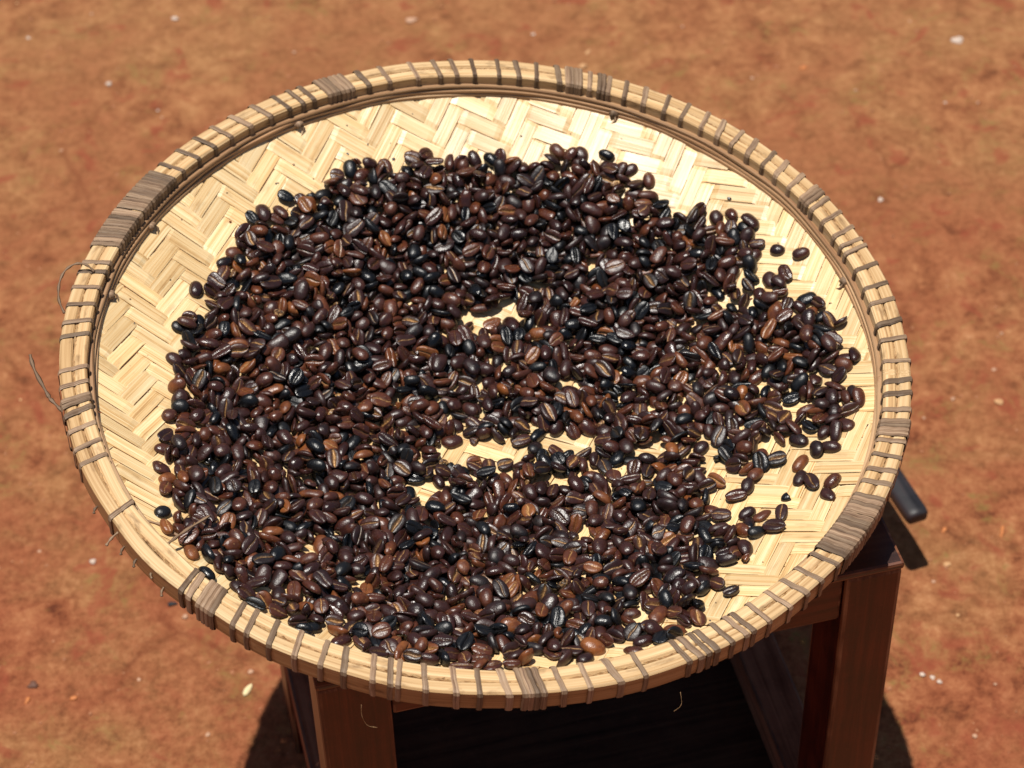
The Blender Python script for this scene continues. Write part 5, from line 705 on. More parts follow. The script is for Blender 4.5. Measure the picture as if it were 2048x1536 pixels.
-857,364,-445,35,75,52,-16,3,0,-490,177,-523,11,-84,-47,-19,3,0,-22,-1171,-422,12,89,-41,5,4,0,-1434,-688,-288,23,-19,1,-94,1,0,-482,4,-553,13,82,42,-34,3,0,892,754,-412,80,11,-52,-26,0,0,-77,-1061,-425,73,-17,-58,-30,1,0,
659,-940,-427,62,70,24,21,1,0,334,864,-460,38,81,41,-11,4,0,-121,158,-583,89,-20,-29,24,3,0,659,-1423,-252,82,-16,8,-52,5,0,821,-9,-493,-28,7,-91,-28,0,0,-1414,-924,-216,55,76,-32,-5,3,0,984,466,-443,64,-75,-8,-8,1,0,
577,-1210,-362,38,84,31,18,2,0,266,1588,-250,4,-27,-27,-91,2,0,-267,-182,-569,8,-74,65,-11,0,0,99,817,-506,35,-77,51,-13,2,0,1837,-28,-166,76,13,-18,-60,4,0,-794,-429,-440,2,-46,-87,14,1,0,507,-1365,-308,-8,13,-85,49,0,0,
56,-719,-521,29,66,66,-14,0,0,-1438,76,-340,86,-14,3,46,1,0,-349,-113,-571,30,-88,-29,17,4,0,-227,1222,-394,16,94,24,-10,2,0,-576,466,-481,20,87,42,6,0,0,-572,-470,-503,21,47,85,-3,4,0,239,-1077,-443,6,37,48,-78,5,0,
-537,951,-430,25,60,72,-18,3,0,-2,113,-579,21,10,-95,-18,1,0,-1450,-561,-277,16,45,-84,-21,0,0,-1358,165,-336,11,33,92,-13,1,0,750,-1067,-374,28,29,33,84,1,0,-216,-1527,-275,10,80,26,50,4,0,-175,-1482,-312,26,-20,24,-90,3,0,
1714,269,-185,-31,13,-82,45,0,0,-1008,292,-451,5,-6,94,31,2,0,-174,130,-560,13,38,79,-44,3,0,-1382,-190,-339,41,-49,-76,2,3,0,-686,87,-486,33,-43,-83,-9,1,0,-621,-1478,-258,14,-8,-54,82,1,0,-218,615,-540,75,44,9,-46,1,0,
-484,1167,-334,37,21,87,-19,0,0,-945,1135,-304,64,55,45,-24,4,0,724,818,-386,4,-77,-45,-42,0,0,-1,-756,-513,28,14,-78,52,0,0,1076,1081,-278,-37,80,-29,36,0,0,-538,-608,-488,54,-57,34,-51,4,0,-15,-876,-520,14,-1,9,98,3,0,
-378,-1822,-126,19,21,-94,13,3,0,388,704,-495,45,-29,68,48,0,0,-51,-1233,-402,21,-58,54,-55,4,0,1607,19,-245,70,0,-70,-3,0,0,940,747,-416,39,-9,22,88,2,0,-1498,-15,-291,0,37,-83,39,3,0,-1182,-1173,-229,18,-97,4,-12,1,0,
-445,-329,-506,40,-19,-41,78,5,0,139,162,-561,17,70,-63,24,3,0,-1063,-1010,-315,33,61,65,26,1,0,214,717,-516,56,-58,-57,9,3,0,-328,1413,-292,47,-54,58,-37,1,0,-493,-491,-527,44,-60,49,-43,3,0,-889,387,-451,61,-30,24,68,3,0,
428,-1020,-439,8,23,-88,38,1,0,-762,-529,-477,14,61,53,56,0,0,-166,887,-470,44,66,-56,19,1,0,-955,-251,-463,34,-66,48,-45,2,0,1147,139,-420,27,87,12,38,2,0,1315,1137,-223,85,19,-7,-47,0,0,189,1079,-430,2,21,-88,-39,3,0,
1082,745,-371,17,-39,-89,1,2,0,-1041,-903,-344,36,-73,-1,56,3,0,-159,-1144,-387,11,93,30,-6,0,0,936,-171,-479,8,15,36,91,0,0,929,618,-437,-10,95,-26,8,1,0,-179,438,-566,86,40,11,24,0,0,-1386,-1175,-184,31,-20,-8,-91,5,0,
-1148,-502,-390,23,-58,-59,49,3,0,-303,886,-462,22,-64,-5,-72,2,0,748,-1277,-310,12,22,95,-12,0,0,960,-1558,-177,11,-14,17,96,2,0,-855,-710,-429,18,-33,84,37,3,0,-492,-1537,-253,11,-87,46,-4,0,0,-587,-1320,-327,88,-18,41,2,1,0,
210,-491,-522,26,-69,25,-62,0,0,-797,1020,-326,9,61,-76,-14,2,0,785,415,-456,-6,99,-4,-1,0,0,-341,-562,-560,63,-1,7,76,1,0,-220,-70,-570,5,82,54,13,1,0,-323,-1213,-393,25,-88,12,-36,4,0,422,-833,-464,93,-15,-14,-26,1,0,
-1083,-1321,-209,25,84,-42,20,1,0,-797,-548,-461,49,-64,56,11,2,0,1307,149,-374,-15,1,-98,-1,1,0,1510,-644,-268,95,-12,-15,22,5,0,695,-1325,-304,15,92,9,32,4,0,85,1013,-426,57,37,71,10,4,0,526,-627,-507,3,2,-99,-5,1,0,
495,449,-511,40,30,83,-20,0,0,245,805,-505,8,78,50,34,4,0,-1341,-1114,-221,65,3,20,72,0,0,-727,169,-519,27,-11,-88,-34,1,0,507,-468,-516,23,-91,14,-27,1,0,11,-421,-545,7,79,50,-32,2,0,-709,1242,-323,34,43,82,2,4,0,
205,-625,-484,11,19,22,-94,5,0,213,-563,-519,13,-16,-97,-5,4,0,-1031,-401,-433,1,26,70,-65,3,0,-28,-522,-497,37,91,9,5,5,0,-888,536,-416,83,0,18,-51,0,0,365,-1095,-424,45,81,32,11,0,0,-467,581,-477,52,-34,30,71,4,0,
-465,1480,-257,81,-29,10,48,1,0,716,111,-524,16,-24,89,-31,2,0,1256,783,-289,32,90,25,6,5,0,1116,761,-346,32,-92,-15,5,5,0,-871,741,-418,18,87,-39,21,0,0,-105,-1497,-302,15,-78,-50,31,3,0,-1323,-1039,-210,11,66,-2,-73,1,0,
-1132,-570,-391,23,29,-86,31,4,0,508,820,-451,19,-22,-78,54,2,0,-39,1228,-349,5,69,-64,30,1,0,-943,-1516,-200,46,-18,-10,-85,0,0,-643,-374,-519,7,84,-52,-4,3,0,-236,815,-498,25,11,89,-35,1,0,-543,349,-493,20,-61,62,-43,1,0,
499,740,-464,47,-13,-1,86,0,0,-359,-348,-530,9,29,-87,-36,0,0,-235,979,-437,32,-26,-90,0,4,0,-900,684,-397,91,6,3,-39,3,0,-544,1031,-388,75,-31,6,57,1,0,535,930,-434,-41,82,32,19,0,0,1285,-192,-374,5,-15,-85,-48,0,0,
-468,-353,-553,85,-32,22,-33,1,0,849,1152,-301,34,-10,-58,72,5,0,-532,-534,-521,80,-14,40,41,1,0,1032,-62,-454,14,75,-58,23,0,0,183,1025,-436,59,-23,40,65,1,0,464,-1195,-383,13,-37,79,-45,2,0,-172,-959,-442,30,92,-11,-19,4,0,
530,1232,-389,70,6,-14,68,1,0,-741,-1547,-211,23,-23,0,93,4,0,923,-1289,-262,29,-71,-62,0,1,0,-662,1250,-316,36,55,73,11,0,0,700,1051,-383,50,-42,68,29,1,0,-66,891,-465,88,-14,28,33,1,0,-471,1336,-335,62,-7,-14,-76,0,0,
-284,978,-452,39,-63,-31,58,0,0,-269,925,-435,75,-6,65,-3,3,0,-1324,57,-346,30,51,78,-13,4,0,864,-954,-364,76,-17,26,-56,4,0,-1098,767,-369,92,-31,2,21,0,0,-264,-1227,-418,77,-9,11,61,1,0,923,-988,-360,37,41,0,-82,1,0,
205,522,-536,67,28,-67,-7,4,0,1288,28,-394,27,1,-16,94,1,0,996,-557,-405,31,29,24,-86,5,0,1496,442,-263,18,45,-77,39,4,0,-749,-686,-458,66,46,-4,-58,0,0,-399,194,-529,87,4,31,36,3,0,197,-331,-564,16,-35,28,87,3,0,
-1008,1006,-323,7,89,-30,31,0,0,-218,1284,-373,42,65,-54,-31,0,0,1001,923,-355,-13,10,-97,-10,2,0,-998,-26,-460,44,1,-80,38,2,0,-1222,710,-338,-3,92,-33,-16,1,0,-582,379,-504,21,-24,30,89,1,0,435,-253,-550,10,86,46,15,1,0,
89,-1849,-143,49,16,-58,-62,1,0,1131,681,-372,-15,22,-95,-5,1,0,-1227,476,-347,61,4,60,49,3,0,-848,-306,-458,36,35,-84,-15,2,0,-1372,556,-337,90,12,12,37,0,0,-384,1194,-343,5,96,6,-22,2,0,804,-1121,-307,51,42,-74,-8,0,0,
-726,-1734,-129,6,-6,-91,-38,4,0,-588,957,-432,47,-56,-63,23,1,0,-7,456,-559,19,-38,-83,32,3,0,318,537,-524,24,-20,-10,-93,0,0,-932,-404,-462,11,45,-88,-1,2,0,-1117,830,-342,33,65,67,6,1,0,99,-1059,-440,46,44,-66,38,0,0,
-500,-1188,-381,12,47,-86,9,0,0,87,1083,-440,7,39,-24,-88,0,0,-1065,-827,-359,16,66,-72,-1,3,0,237,1552,-267,83,-43,30,14,3,0,-394,56,-574,85,14,-17,46,0,0,566,1249,-327,22,37,84,-28,1,0,382,958,-449,60,-39,-21,-65,3,0,
690,-988,-402,29,-58,38,-65,0,0,-839,-192,-496,48,-77,-18,36,1,0,-452,-1668,-190,-14,88,-42,5,1,0,1584,513,-258,42,19,-3,-88,3,0,822,347,-482,36,18,-79,-44,1,0,-256,-995,-459,23,42,-84,-19,2,0,-203,-714,-517,24,-21,-94,6,2,0,
445,-618,-514,27,79,-49,21,3,0,-1179,-1269,-198,-6,40,88,-20,2,0,-590,666,-476,37,21,-81,-37,2,0,365,-1450,-306,39,65,62,13,1,0,-868,-421,-455,75,2,-22,-60,2,0,-781,160,-509,62,53,-32,-46,0,0,-702,-1265,-314,4,-57,65,48,4,0,
245,-890,-442,61,-27,22,70,5,0,1483,335,-295,6,-8,-81,-56,4,0,-131,1388,-316,3,2,-89,44,1,0,156,-1124,-429,4,19,88,-41,2,0,-449,1088,-375,-21,90,35,-7,4,0,-550,-414,-531,28,-9,-21,92,0,0,-1275,-953,-290,34,10,16,91,1,0,
-408,1020,-446,49,-17,-32,78,3,0,946,824,-395,9,75,-61,-18,1,0,1114,497,-405,16,-86,45,-11,1,0,-1448,-37,-310,25,82,-39,30,2,0,769,-270,-533,98,-3,-8,-5,0,0,860,960,-332,25,90,21,24,1,0,1101,-1191,-277,64,-19,2,73,1,0,
-934,259,-460,61,2,-73,-28,0,0,-1132,45,-375,3,86,46,-20,5,0,-70,778,-481,3,55,78,-26,4,0,-677,1411,-270,20,45,-18,-84,0,0,-314,-718,-500,8,-74,-61,22,3,0,133,1222,-395,11,-30,-69,-63,2,0,456,1446,-256,-25,77,52,22,1,0,
-31,538,-553,20,72,-61,-24,1,0,927,-270,-474,28,-3,95,-4,1,0,563,-367,-558,99,-4,-6,1,1,0,-628,695,-481,54,-66,-42,29,3,0,-282,1396,-342,41,-14,-4,89,3,0,-1046,-1130,-276,31,44,-17,81,0,0,-932,1160,-261,88,-3,7,45,5,0,
86,211,-569,1,22,96,-9,3,0,-170,-748,-508,20,27,20,91,3,0,-1035,310,-396,6,-16,-95,-23,0,0,-760,-616,-471,27,85,-29,-32,1,0,613,41,-541,15,-56,-77,23,3,0,-1106,-647,-373,60,30,29,67,4,0,974,-1,-498,47,-10,-5,86,2,0,
-1433,337,-302,33,86,28,22,1,0,1045,-560,-415,10,86,-45,15,1,0,-801,-1155,-347,78,-20,39,42,3,0,935,1203,-285,21,-81,20,-49,1,0,-427,1168,-391,55,81,-9,-7,1,0,-121,-1215,-410,21,19,42,85,1,0,-1333,-84,-367,90,34,-9,-21,1,0,
-120,837,-508,94,-13,25,-12,0,0,550,348,-500,61,74,-20,14,3,0,-549,-57,-574,19,-5,1,-97,2,0,-114,1499,-276,38,73,-13,52,4,0,-363,-234,-544,69,-42,9,57,3,0,743,1101,-357,1,75,49,-41,1,0,489,-806,-505,91,-6,-8,-38,5,0,
710,-1209,-332,37,79,47,-8,3,0,293,-918,-466,26,-64,-65,-29,0,0,-515,-187,-564,65,-11,11,73,1,0,-1227,-45,-399,55,-75,-14,32,0,0,637,-1270,-336,21,25,91,19,1,0,217,229,-578,2,-15,-22,-95,2,0,1455,428,-308,65,23,-41,-57,5,0,
863,-749,-419,6,27,-88,-35,1,0,-173,704,-515,69,-24,48,45,3,0,-280,-1177,-386,20,46,84,-15,5,0,-955,25,-421,-47,85,-17,-3,2,0,1333,61,-360,23,-49,42,-72,3,0,-534,-1094,-374,25,22,-91,-20,5,0,-485,404,-514,19,-42,73,-49,2,0,
-474,1400,-310,4,23,70,66,2,0,-1485,272,-325,90,-4,17,-38,1,0,-943,461,-397,84,5,48,-21,5,0,976,-312,-457,34,59,70,-14,3,0,213,-1189,-407,36,49,73,27,0,0,438,476,-507,74,0,-53,-39,2,0,-90,764,-541,17,2,-8,97,3,0,
559,604,-481,6,-37,90,-19,4,0,114,-603,-528,43,-70,-43,35,4,0,77,-987,-468,20,85,38,-26,1,0,-62,1171,-400,-23,81,8,52,4,0,392,1020,-443,13,-27,26,91,3,0,1396,-329,-351,69,-8,-9,70,3,0,-771,363,-453,43,-47,19,74,1,0,
-968,412,-427,17,51,44,70,0,0,773,-531,-480,5,13,-93,32,2,0,-476,-268,-550,12,-55,-81,13,1,0,-50,-1387,-341,36,32,82,-27,3,0,993,1034,-325,12,-90,-16,-36,2,0,300,598,-558,1,-3,-6,99,2,0,692,195,-535,14,-91,33,13,5,0,
-726,-1348,-284,58,25,-74,-18,2,0,-794,610,-459,29,-64,45,-54,0,0,689,674,-461,55,12,5,-81,2,0,441,69,-561,31,94,-7,2,2,0,620,293,-495,48,16,-11,85,0,0,312,1025,-443,21,20,91,-26,0,0,433,739,-454,16,85,33,35,5,0,
462,1240,-368,37,-79,43,-17,2,0,-817,-1066,-347,58,70,-39,1,3,0,172,-1453,-316,1,1,74,-65,0,0,-1249,-818,-302,20,27,93,8,3,0,983,1167,-293,-13,97,8,13,1,0,159,-1405,-303,43,87,20,4,4,0,708,615,-428,24,-31,87,26,1,0,
351,1208,-355,26,-47,72,-42,3,0,52,1570,-273,69,-68,-17,7,3,0,-1335,-609,-319,22,-81,51,-13,4,0,-343,1140,-388,95,-17,-17,-11,1,0,670,-881,-439,11,97,13,6,1,0,920,1014,-346,70,-64,-16,-22,0,0,-1010,883,-331,47,-83,-12,-25,4,0,
-468,-182,-557,38,60,60,35,1,0,512,480,-526,67,-73,2,-8,3,0,459,-330,-573,57,2,-5,-81,1,0,-956,876,-349,24,-15,93,-16,4,0,-53,-1003,-460,77,-44,-36,-25,4,0,-345,939,-472,50,-24,30,-76,2,0,587,-1119,-407,46,-19,-5,86,2,0,
-183,-347,-556,72,-32,-21,-57,5,0,1278,950,-265,-12,97,-8,14,1,0,1287,-1061,-239,33,-24,87,-26,5,0,-1206,-1464,-130,82,-40,14,-35,0,0,475,-401,-540,22,65,-69,-18,3,0,480,323,-545,30,-88,-31,-10,0,0,-432,886,-451,2,-53,-84,3,3,0,
636,1072,-374,1,12,41,89,5,0,792,925,-376,-11,98,0,9,1,0,-572,1254,-298,2,-93,21,27,3,0,188,451,-555,9,77,61,13,0,0,-739,1338,-274,2,91,27,-26,5,0,-1149,172,-398,70,-2,40,57,3,0,-506,-715,-499,79,-23,30,-45,4,0,
624,-1163,-354,14,-15,-30,-92,0,0,812,1118,-336,63,-34,67,10,0,0,40,492,-556,38,-90,-9,11,1,0,746,-1132,-357,65,70,19,19,2,0,-1464,-98,-315,-15,47,85,-9,0,0,-912,-156,-453,24,-49,41,72,3,0,-889,-1348,-243,-9,86,-46,15,0,0,
-374,-786,-450,23,86,26,-34,0,0,614,1445,-258,76,-21,-40,-44,5,0,871,667,-436,17,48,84,-12,2,0,-1371,11,-356,54,41,42,58,0,0,939,-380,-448,-29,10,-93,14,2,0,-394,-177,-574,8,19,19,95,1,0,-435,-670,-525,43,-9,-9,88,2,0,
609,117,-530,52,2,82,-16,0,0,499,-1590,-229,31,-10,-32,88,0,0,-751,430,-462,60,-49,60,-14,1,0,-390,1097,-406,29,55,-77,-4,4,0,1808,209,-182,96,4,-21,-8,1,0,1061,-782,-380,46,-40,-10,77,2,0,-898,232,-465,36,-65,0,66,2,0,
738,739,-412,30,-80,-50,5,2,0,-183,-1114,-421,29,-51,37,71,1,0,745,1218,-313,51,52,64,20,3,0,-440,175,-551,68,-41,56,-17,0,0,-974,-948,-375,93,-18,-3,-30,3,0,141,981,-444,62,-37,-66,15,2,0,831,-433,-493,9,3,98,-5,5,0,
-688,-1564,-237,44,-1,20,86,1,0,-833,-842,-414,64,32,-42,-54,3,0,-68,1094,-407,82,-20,43,-29,4,0,-794,-893,-412,34,85,32,-20,1,0,-450,-1217,-372,74,-16,-41,48,3,0,-966,562,-400,37,-64,-14,65,4,0,-1001,-552,-453,52,6,11,84,3,0,
-1093,-502,-409,23,-37,-80,39,3,0,-1267,-491,-353,8,-28,26,-91,3,0,237,457,-542,51,18,73,39,2,0,658,277,-518,-18,76,-60,12,3,0,-679,-498,-461,44,29,-61,-57,5,0,-625,-452,-516,26,-81,-45,24,2,0,-946,1047,-331,52,-58,-18,58,3,0,
1187,509,-379,20,95,-19,7,3,0,510,553,-506,40,38,77,29,0,0,-1213,425,-392,24,26,-27,88,3,0,-181,76,-577,-2,7,99,0,0,0,331,-777,-489,40,83,-35,3,0,0,181,-1359,-347,41,17,-86,-19,4,0,440,-1174,-378,5,63,-60,47,5,0,
1100,880,-326,36,73,-56,4,1,0,-299,-1351,-332,18,4,84,-49,0,0,-113,-477,-546,37,82,-38,-14,0,0,-681,825,-446,39,-67,-62,-1,0,0,-663,-1192,-333,28,68,53,-40,5,0,-850,1135,-326,8,-80,13,56,1,0,-1350,-542,-347,23,14,10,95,1,0,
-888,866,-382,-25,75,-55,22,2,0,274,-1630,-236,33,26,-52,-73,0,0,-36,-940,-482,22,-65,-47,53,4,0,77,1427,-317,41,55,66,-27,4,0,463,-1336,-348,14,10,6,-97,0,0,236,-376,-558,13,59,-78,1,3,0,-94,1039,-413,51,-26,-26,76,3,0,
-1346,-799,-240,19,-14,96,-6,2,0,838,-976,-377,25,-60,-73,15,2,0,1079,-375,-427,38,91,-6,11,3,0,-975,-1350,-243,82,-10,17,-52,0,0,842,-1535,-181,19,11,-96,-10,4,0,1329,408,-345,14,13,90,37,0,0,65,571,-552,67,38,-24,-57,1,0,
1577,124,-269,50,-85,-2,8,4,0,-1278,119,-323,40,-89,-16,5,0,0,1054,616,-411,77,-60,-17,0,5,0,4,1181,-384,52,-76,30,-23,4,0,50,-1598,-250,12,46,-76,42,1,0,659,762,-461,44,25,73,44,0,0,319,-1203,-396,43,69,57,-4,1,0,
-638,1010,-381,35,-35,-84,16,5,0,-1249,231,-377,13,50,-79,-29,0,0,995,129,-473,50,-34,49,-60,5,0,544,845,-463,70,-39,-4,-58,4,0,830,-1117,-316,22,-54,-6,-80,2,0,-1366,619,-311,7,51,-9,84,5,0,-481,647,-505,22,21,85,41,0,0,
715,-1547,-232,79,-10,-17,-55,4,0,-936,330,-465,40,11,-80,41,3,0,442,205,-582,98,3,-4,-12,1,0,-468,983,-444,42,27,-33,-79,0,0,1012,-1174,-288,22,-5,39,-88,4,0,931,-80,-479,0,88,45,6,0,0,-966,-751,-410,91,19,23,-25,3,0,
757,1119,-357,21,27,31,87,1,0,-596,-533,-509,92,-23,-28,4,1,0,-1287,-353,-373,52,10,42,73,2,0,-96,-411,-563,8,18,-93,-27,2,0,-299,1158,-391,13,-90,23,-32,1,0,1249,624,-347,0,-36,-90,20,4,0,-933,87,-441,43,87,-19,-7,4,0,
-901,362,-472,14,-30,-89,29,2,0,-1167,736,-340,-33,41,79,-30,1,0,-757,-199,-518,25,-84,44,-9,4,0,92,-1170,-417,21,91,-25,-19,1,0,-378,-1049,-429,9,87,-40,25,3,0,1132,564,-388,3,91,-24,31,1,0,10,-1681,-220,2,-49,86,-10,2,0,
9,1083,-439,28,-2,-77,-56,2,0,60,-1275,-383,11,-97,10,16,0,0,172,1542,-271,50,-45,19,70,3,0,-69,-1695,-215,19,93,-28,5,3,0,217,1165,-414,1,-73,-56,-38,0,0,-221,-1017,-446,63,8,-7,-76,1,0,-1101,-757,-362,38,19,-89,11,0,0,
699,1192,-352,92,-33,0,-14,0,0,54,-472,-576,73,-4,3,67,4,0,443,1345,-293,62,26,38,62,5,0,686,1150,-357,23,2,-95,14,0,0,-82,322,-554,-24,58,-75,-14,2,0,-980,-619,-421,31,80,36,33,1,0,-688,1182,-350,74,8,42,50,3,0,
-609,177,-525,28,-9,22,92,2,0,-376,640,-477,63,-46,-38,47,5,0,-1151,881,-321,13,-67,-67,-27,0,0,-628,865,-448,-6,87,-45,-11,0,0,-748,989,-358,4,63,71,-29,4,0,551,-7,-574,82,3,-5,-55,2,0,-1034,1066,-316,83,33,34,26,3,0,
-695,-680,-481,5,10,42,89,2,0,-361,-1425,-314,17,96,-18,-1,2,0,-792,1448,-244,59,-64,42,21,5,0,-1007,-377,-450,87,-45,7,-15,2,0,768,-1698,-160,16,-12,18,95,2,0,814,-144,-504,28,32,89,-13,1,0,393,1449,-296,48,50,39,-58,4,0,
-1264,-177,-383,36,-64,57,-34,2,0,655,-1207,-377,91,-16,-2,36,0,0,461,915,-459,47,-85,14,-10,3,0,-1020,637,-353,42,77,42,20,4,0,-1146,-666,-368,15,37,-90,2,0,0,-677,-1064,-367,3,25,34,89,2,0,-1262,649,-359,75,-1,17,-62,3,0,
270,231,-543,9,43,74,48,4,0,-637,-963,-426,42,90,1,-6,1,0,-51,67,-604,6,0,0,99,3,0,55,918,-485,12,76,-56,-28,0,0,787,-485,-490,83,-20,22,45,1,0,972,420,-450,29,-88,-31,-17,2,0,909,392,-460,62,59,-50,5,0,0,
-256,1453,-310,12,-97,13,8,3,0,311,1410,-306,22,88,16,-36,1,0,822,195,-488,34,-40,-25,-80,5,0,-1412,-126,-314,12,-57,74,30,4,0,170,-7,-603,5,-1,0,99,0,0,-3,354,-563,25,-64,-37,61,4,0,-519,-1381,-312,64,3,56,51,2,0,
-834,78,-473,24,-15,92,25,1,0,-439,817,-478,31,-5,-68,-65,1,0,-446,27,-562,19,67,48,51,5,0,1008,-229,-457,-9,45,-88,7,0,0,-569,-557,-536,64,0,8,75,3,0,-435,1438,-269,10,-14,-97,-2,1,0,-1050,638,-409,97,-14,-9,10,0,0,
-1289,95,-366,-26,40,-81,31,0,0,-639,561,-480,46,-80,-33,-16,4,0,878,-910,-385,62,-75,15,-11,1,0,-386,109,-564,6,-30,-90,-29,0,0,774,846,-422,62,-59,-46,-17,3,0,-1100,422,-355,33,68,-63,13,5,0,566,-696,-516,85,-10,-2,49,5,0,
-568,776,-478,34,16,-34,-85,2,0,-1088,258,-397,11,52,-80,-23,1,0,-1241,-1096,-234,19,48,-84,4,2,0,-418,-1367,-325,1,-51,-49,70,0,0,568,134,-548,6,14,-94,-25,5,0,1090,431,-419,38,-90,8,-15,0,0,605,-27,-545,60,-1,-54,-58,5,0,
-217,-584,-540,53,70,40,21,0,0,-1134,152,-452,33,13,3,92,0,0,-428,-1612,-229,18,95,21,-9,2,0,1541,154,-309,94,7,-17,-25,5,0,157,322,-568,21,-57,-75,23,0,0,80,124,-603,66,0,-1,74,2,0,-600,-1434,-276,53,57,-61,-6,0,0,
119,903,-487,8,-61,-77,-5,2,0,-563,-1391,-328,21,3,17,95,0,0,161,-1530,-270,-13,52,-83,4,2,0,378,769,-498,18,14,90,33,0,0,860,-83,-486,51,41,75,3,2,0,115,-471,-555,4,38,-91,5,3,0,-199,-663,-520,19,-48,-74,-40,0,0,
-649,961,-410,-23,80,-32,42,4,0,354,-1011,-449,9,-96,-14,18,1,0,-225,-1197,-413,75,-44,13,-45,0,0,1228,134,-396,14,-6,-98,-4,3,0,361,-668,-518,19,34,87,26,2,0,882,-600,-436,-23,93,7,22,0,0,-1342,356,-345,33,64,-56,-39,0,0,
-544,-1050,-416,28,-59,-58,46,1,0,-120,580,-548,16,44,-79,-37,5,0,567,-884,-454,15,40,82,-35,1,0,-207,1358,-332,92,-16,11,-29,4,0,-416,-1207,-388,40,52,60,-44,5,0,-174,835,-525,91,8,5,-37,3,0,-605,1352,-309,45,-83,-29,-7,0,0,
284,-995,-483,57,-4,-11,-80,3,0,698,441,-487,63,29,-51,-49,4,0,-198,1122,-422,45,11,38,-78,2,0,-325,1286,-362,18,74,-62,14,1,0,0,-1449,-325,16,-32,16,-91,3,0,356,1331,-350,41,-52,74,1,1,0,-653,276,-480,35,-89,26,6,1,0,
-696,-1462,-256,-8,79,-54,23,5,0,-680,-426,-496,7,-62,52,-57,4,0,-1157,-422,-401,46,-7,-74,46,4,0,637,1354,-309,0,-20,12,-96,0,0,-1463,-619,-271,54,23,-13,79,1,0,953,-1160,-287,-15,38,-87,-22,0,0,-110,-1131,-455,23,-2,13,96,0,0,
815,817,-423,31,-91,-23,5,0,0,-54,-1648,-265,25,-4,19,94,3,0,-161,-913,-492,47,22,23,81,2,0,-1232,63,-397,42,20,-80,-35,1,0,-963,484,-438,68,21,63,-28,3,0,54,1365,-347,67,-67,19,22,2,0,-724,-1484,-242,5,-83,-51,-17,5,0,
-206,518,-540,-24,39,79,-38,1,0,-849,1062,-351,22,-61,-54,52,4,0,1641,356,-207,-38,63,-65,-9,0,0,1005,768,-383,20,86,-35,29,3,0,763,-835,-433,13,-16,86,-44,1,0,669,1259,-330,17,87,43,9,2,0,636,1412,-273,38,17,-68,-59,0,0,
65,1194,-359,-22,43,-87,1,3,0,-940,-1165,-303,15,-48,-73,44,2,0,293,455,-539,-46,79,-34,18,2,0,822,-636,-454,35,-5,88,29,1,0,357,172,-568,2,52,84,3,4,0,1183,934,-296,29,-84,42,13,2,0,-219,-217,-579,45,43,-56,-52,5,0,
-450,129,-546,34,64,-67,-10,0,0,686,-814,-451,6,91,-37,11,1,0,1648,542,-217,85,-4,-20,46,4,0,-1489,-247,-325,20,16,7,95,2,0,1469,591,-264,41,-35,83,9,0,0,-933,1163,-305,70,-68,-7,16,3,0,-844,625,-443,-2,57,-61,53,3,0,
803,-592,-461,2,8,68,72,0,0,-505,1070,-417,-44,61,-64,-7,5,0,585,1183,-365,72,-23,-34,54,2,0,-909,-310,-501,87,-8,7,-46,2,0,-335,1063,-443,5,10,24,95,2,0,-564,890,-449,25,-18,-85,-41,0,0,-1117,646,-372,4,-56,-81,-6,3,0,
-775,1225,-322,22,-17,-93,17,0,0,-1059,248,-435,14,93,17,25,0,0,-1162,-287,-409,39,73,-53,9,5,0,-346,1231,-327,30,92,-11,-18,3,0,993,-122,-466,19,37,83,33,0,0,-444,1214,-373,1,-66,-67,31,1,0,-1234,-427,-372,37,-5,-91,5,2,0,
-766,-254,-495,96,-20,-12,-2,1,0,-143,1509,-294,67,-60,-36,20,0,0,766,-966,-410,6,7,21,-96,0,0,-581,433,-524,-5,99,4,-6,0,0,-1081,706,-377,37,-53,-73,-15,3,0,811,-63,-499,28,62,-68,22,0,0,-727,466,-490,-33,90,21,-13,1,0,
124,225,-578,77,-48,36,-15,5,0,-1310,-394,-353,-15,5,98,-6,2,0,647,-740,-470,10,52,83,-3,2,0,660,594,-486,84,-22,22,-43,3,0,-1061,901,-317,6,83,-12,53,5,0,-431,949,-450,4,-32,44,83,1,0,-146,355,-568,34,-90,-21,7,1,0,
380,1163,-412,26,68,64,19,5,0,106,-1342,-351,14,3,97,14,1,0,-345,213,-561,60,-18,65,-41,4,0,-1196,-611,-364,16,56,-80,-2,1,0,-170,-1265,-378,4,19,5,-97,2,0,150,262,-597,98,2,-1,-12,5,0,-563,69,-531,40,38,82,-8,3,0,
757,-101,-511,-1,19,-97,-5,3,0,1175,-300,-418,17,-11,91,-33,5,0,-893,823,-385,6,54,50,-66,2,0,-1081,-606,-423,97,-6,13,10,1,0,-744,-2,-507,54,4,-68,47,5,0,709,-650,-470,42,18,84,-26,4,0,-616,-654,-486,32,53,-75,18,0,0,
-47,879,-519,52,6,-8,84,1,0,-365,1028,-468,93,10,8,-33,0,0,746,1257,-311,18,52,-62,-54,1,0,-759,1063,-318,97,-1,18,0,3,0,-692,1020,-400,13,22,-84,-45,0,0,684,-128,-527,31,-39,84,-16,0,0,885,324,-480,10,-22,96,1,0,0,
1011,-1114,-300,17,55,81,-4,0,0,518,1446,-281,-1,97,18,6,1,0,-594,-273,-545,58,30,-39,-63,5,0,-549,-721,-493,32,-47,-61,53,4,0,652,500,-511,42,-18,26,84,3,0,-7,-644,-534,30,86,-39,2,3,0,-1022,-1238,-263,8,9,-39,90,4,0,
-1014,206,-464,57,2,-26,-77,0,0,246,-1125,-426,46,84,-26,-4,1,0,-521,624,-462,0,53,-83,2,1,0,-707,-608,-483,43,46,76,10,4,0,164,-777,-537,3,1,-8,-99,3,0,835,-856,-408,10,-15,-97,6,3,0,494,1539,-252,7,-67,63,36,0,0,
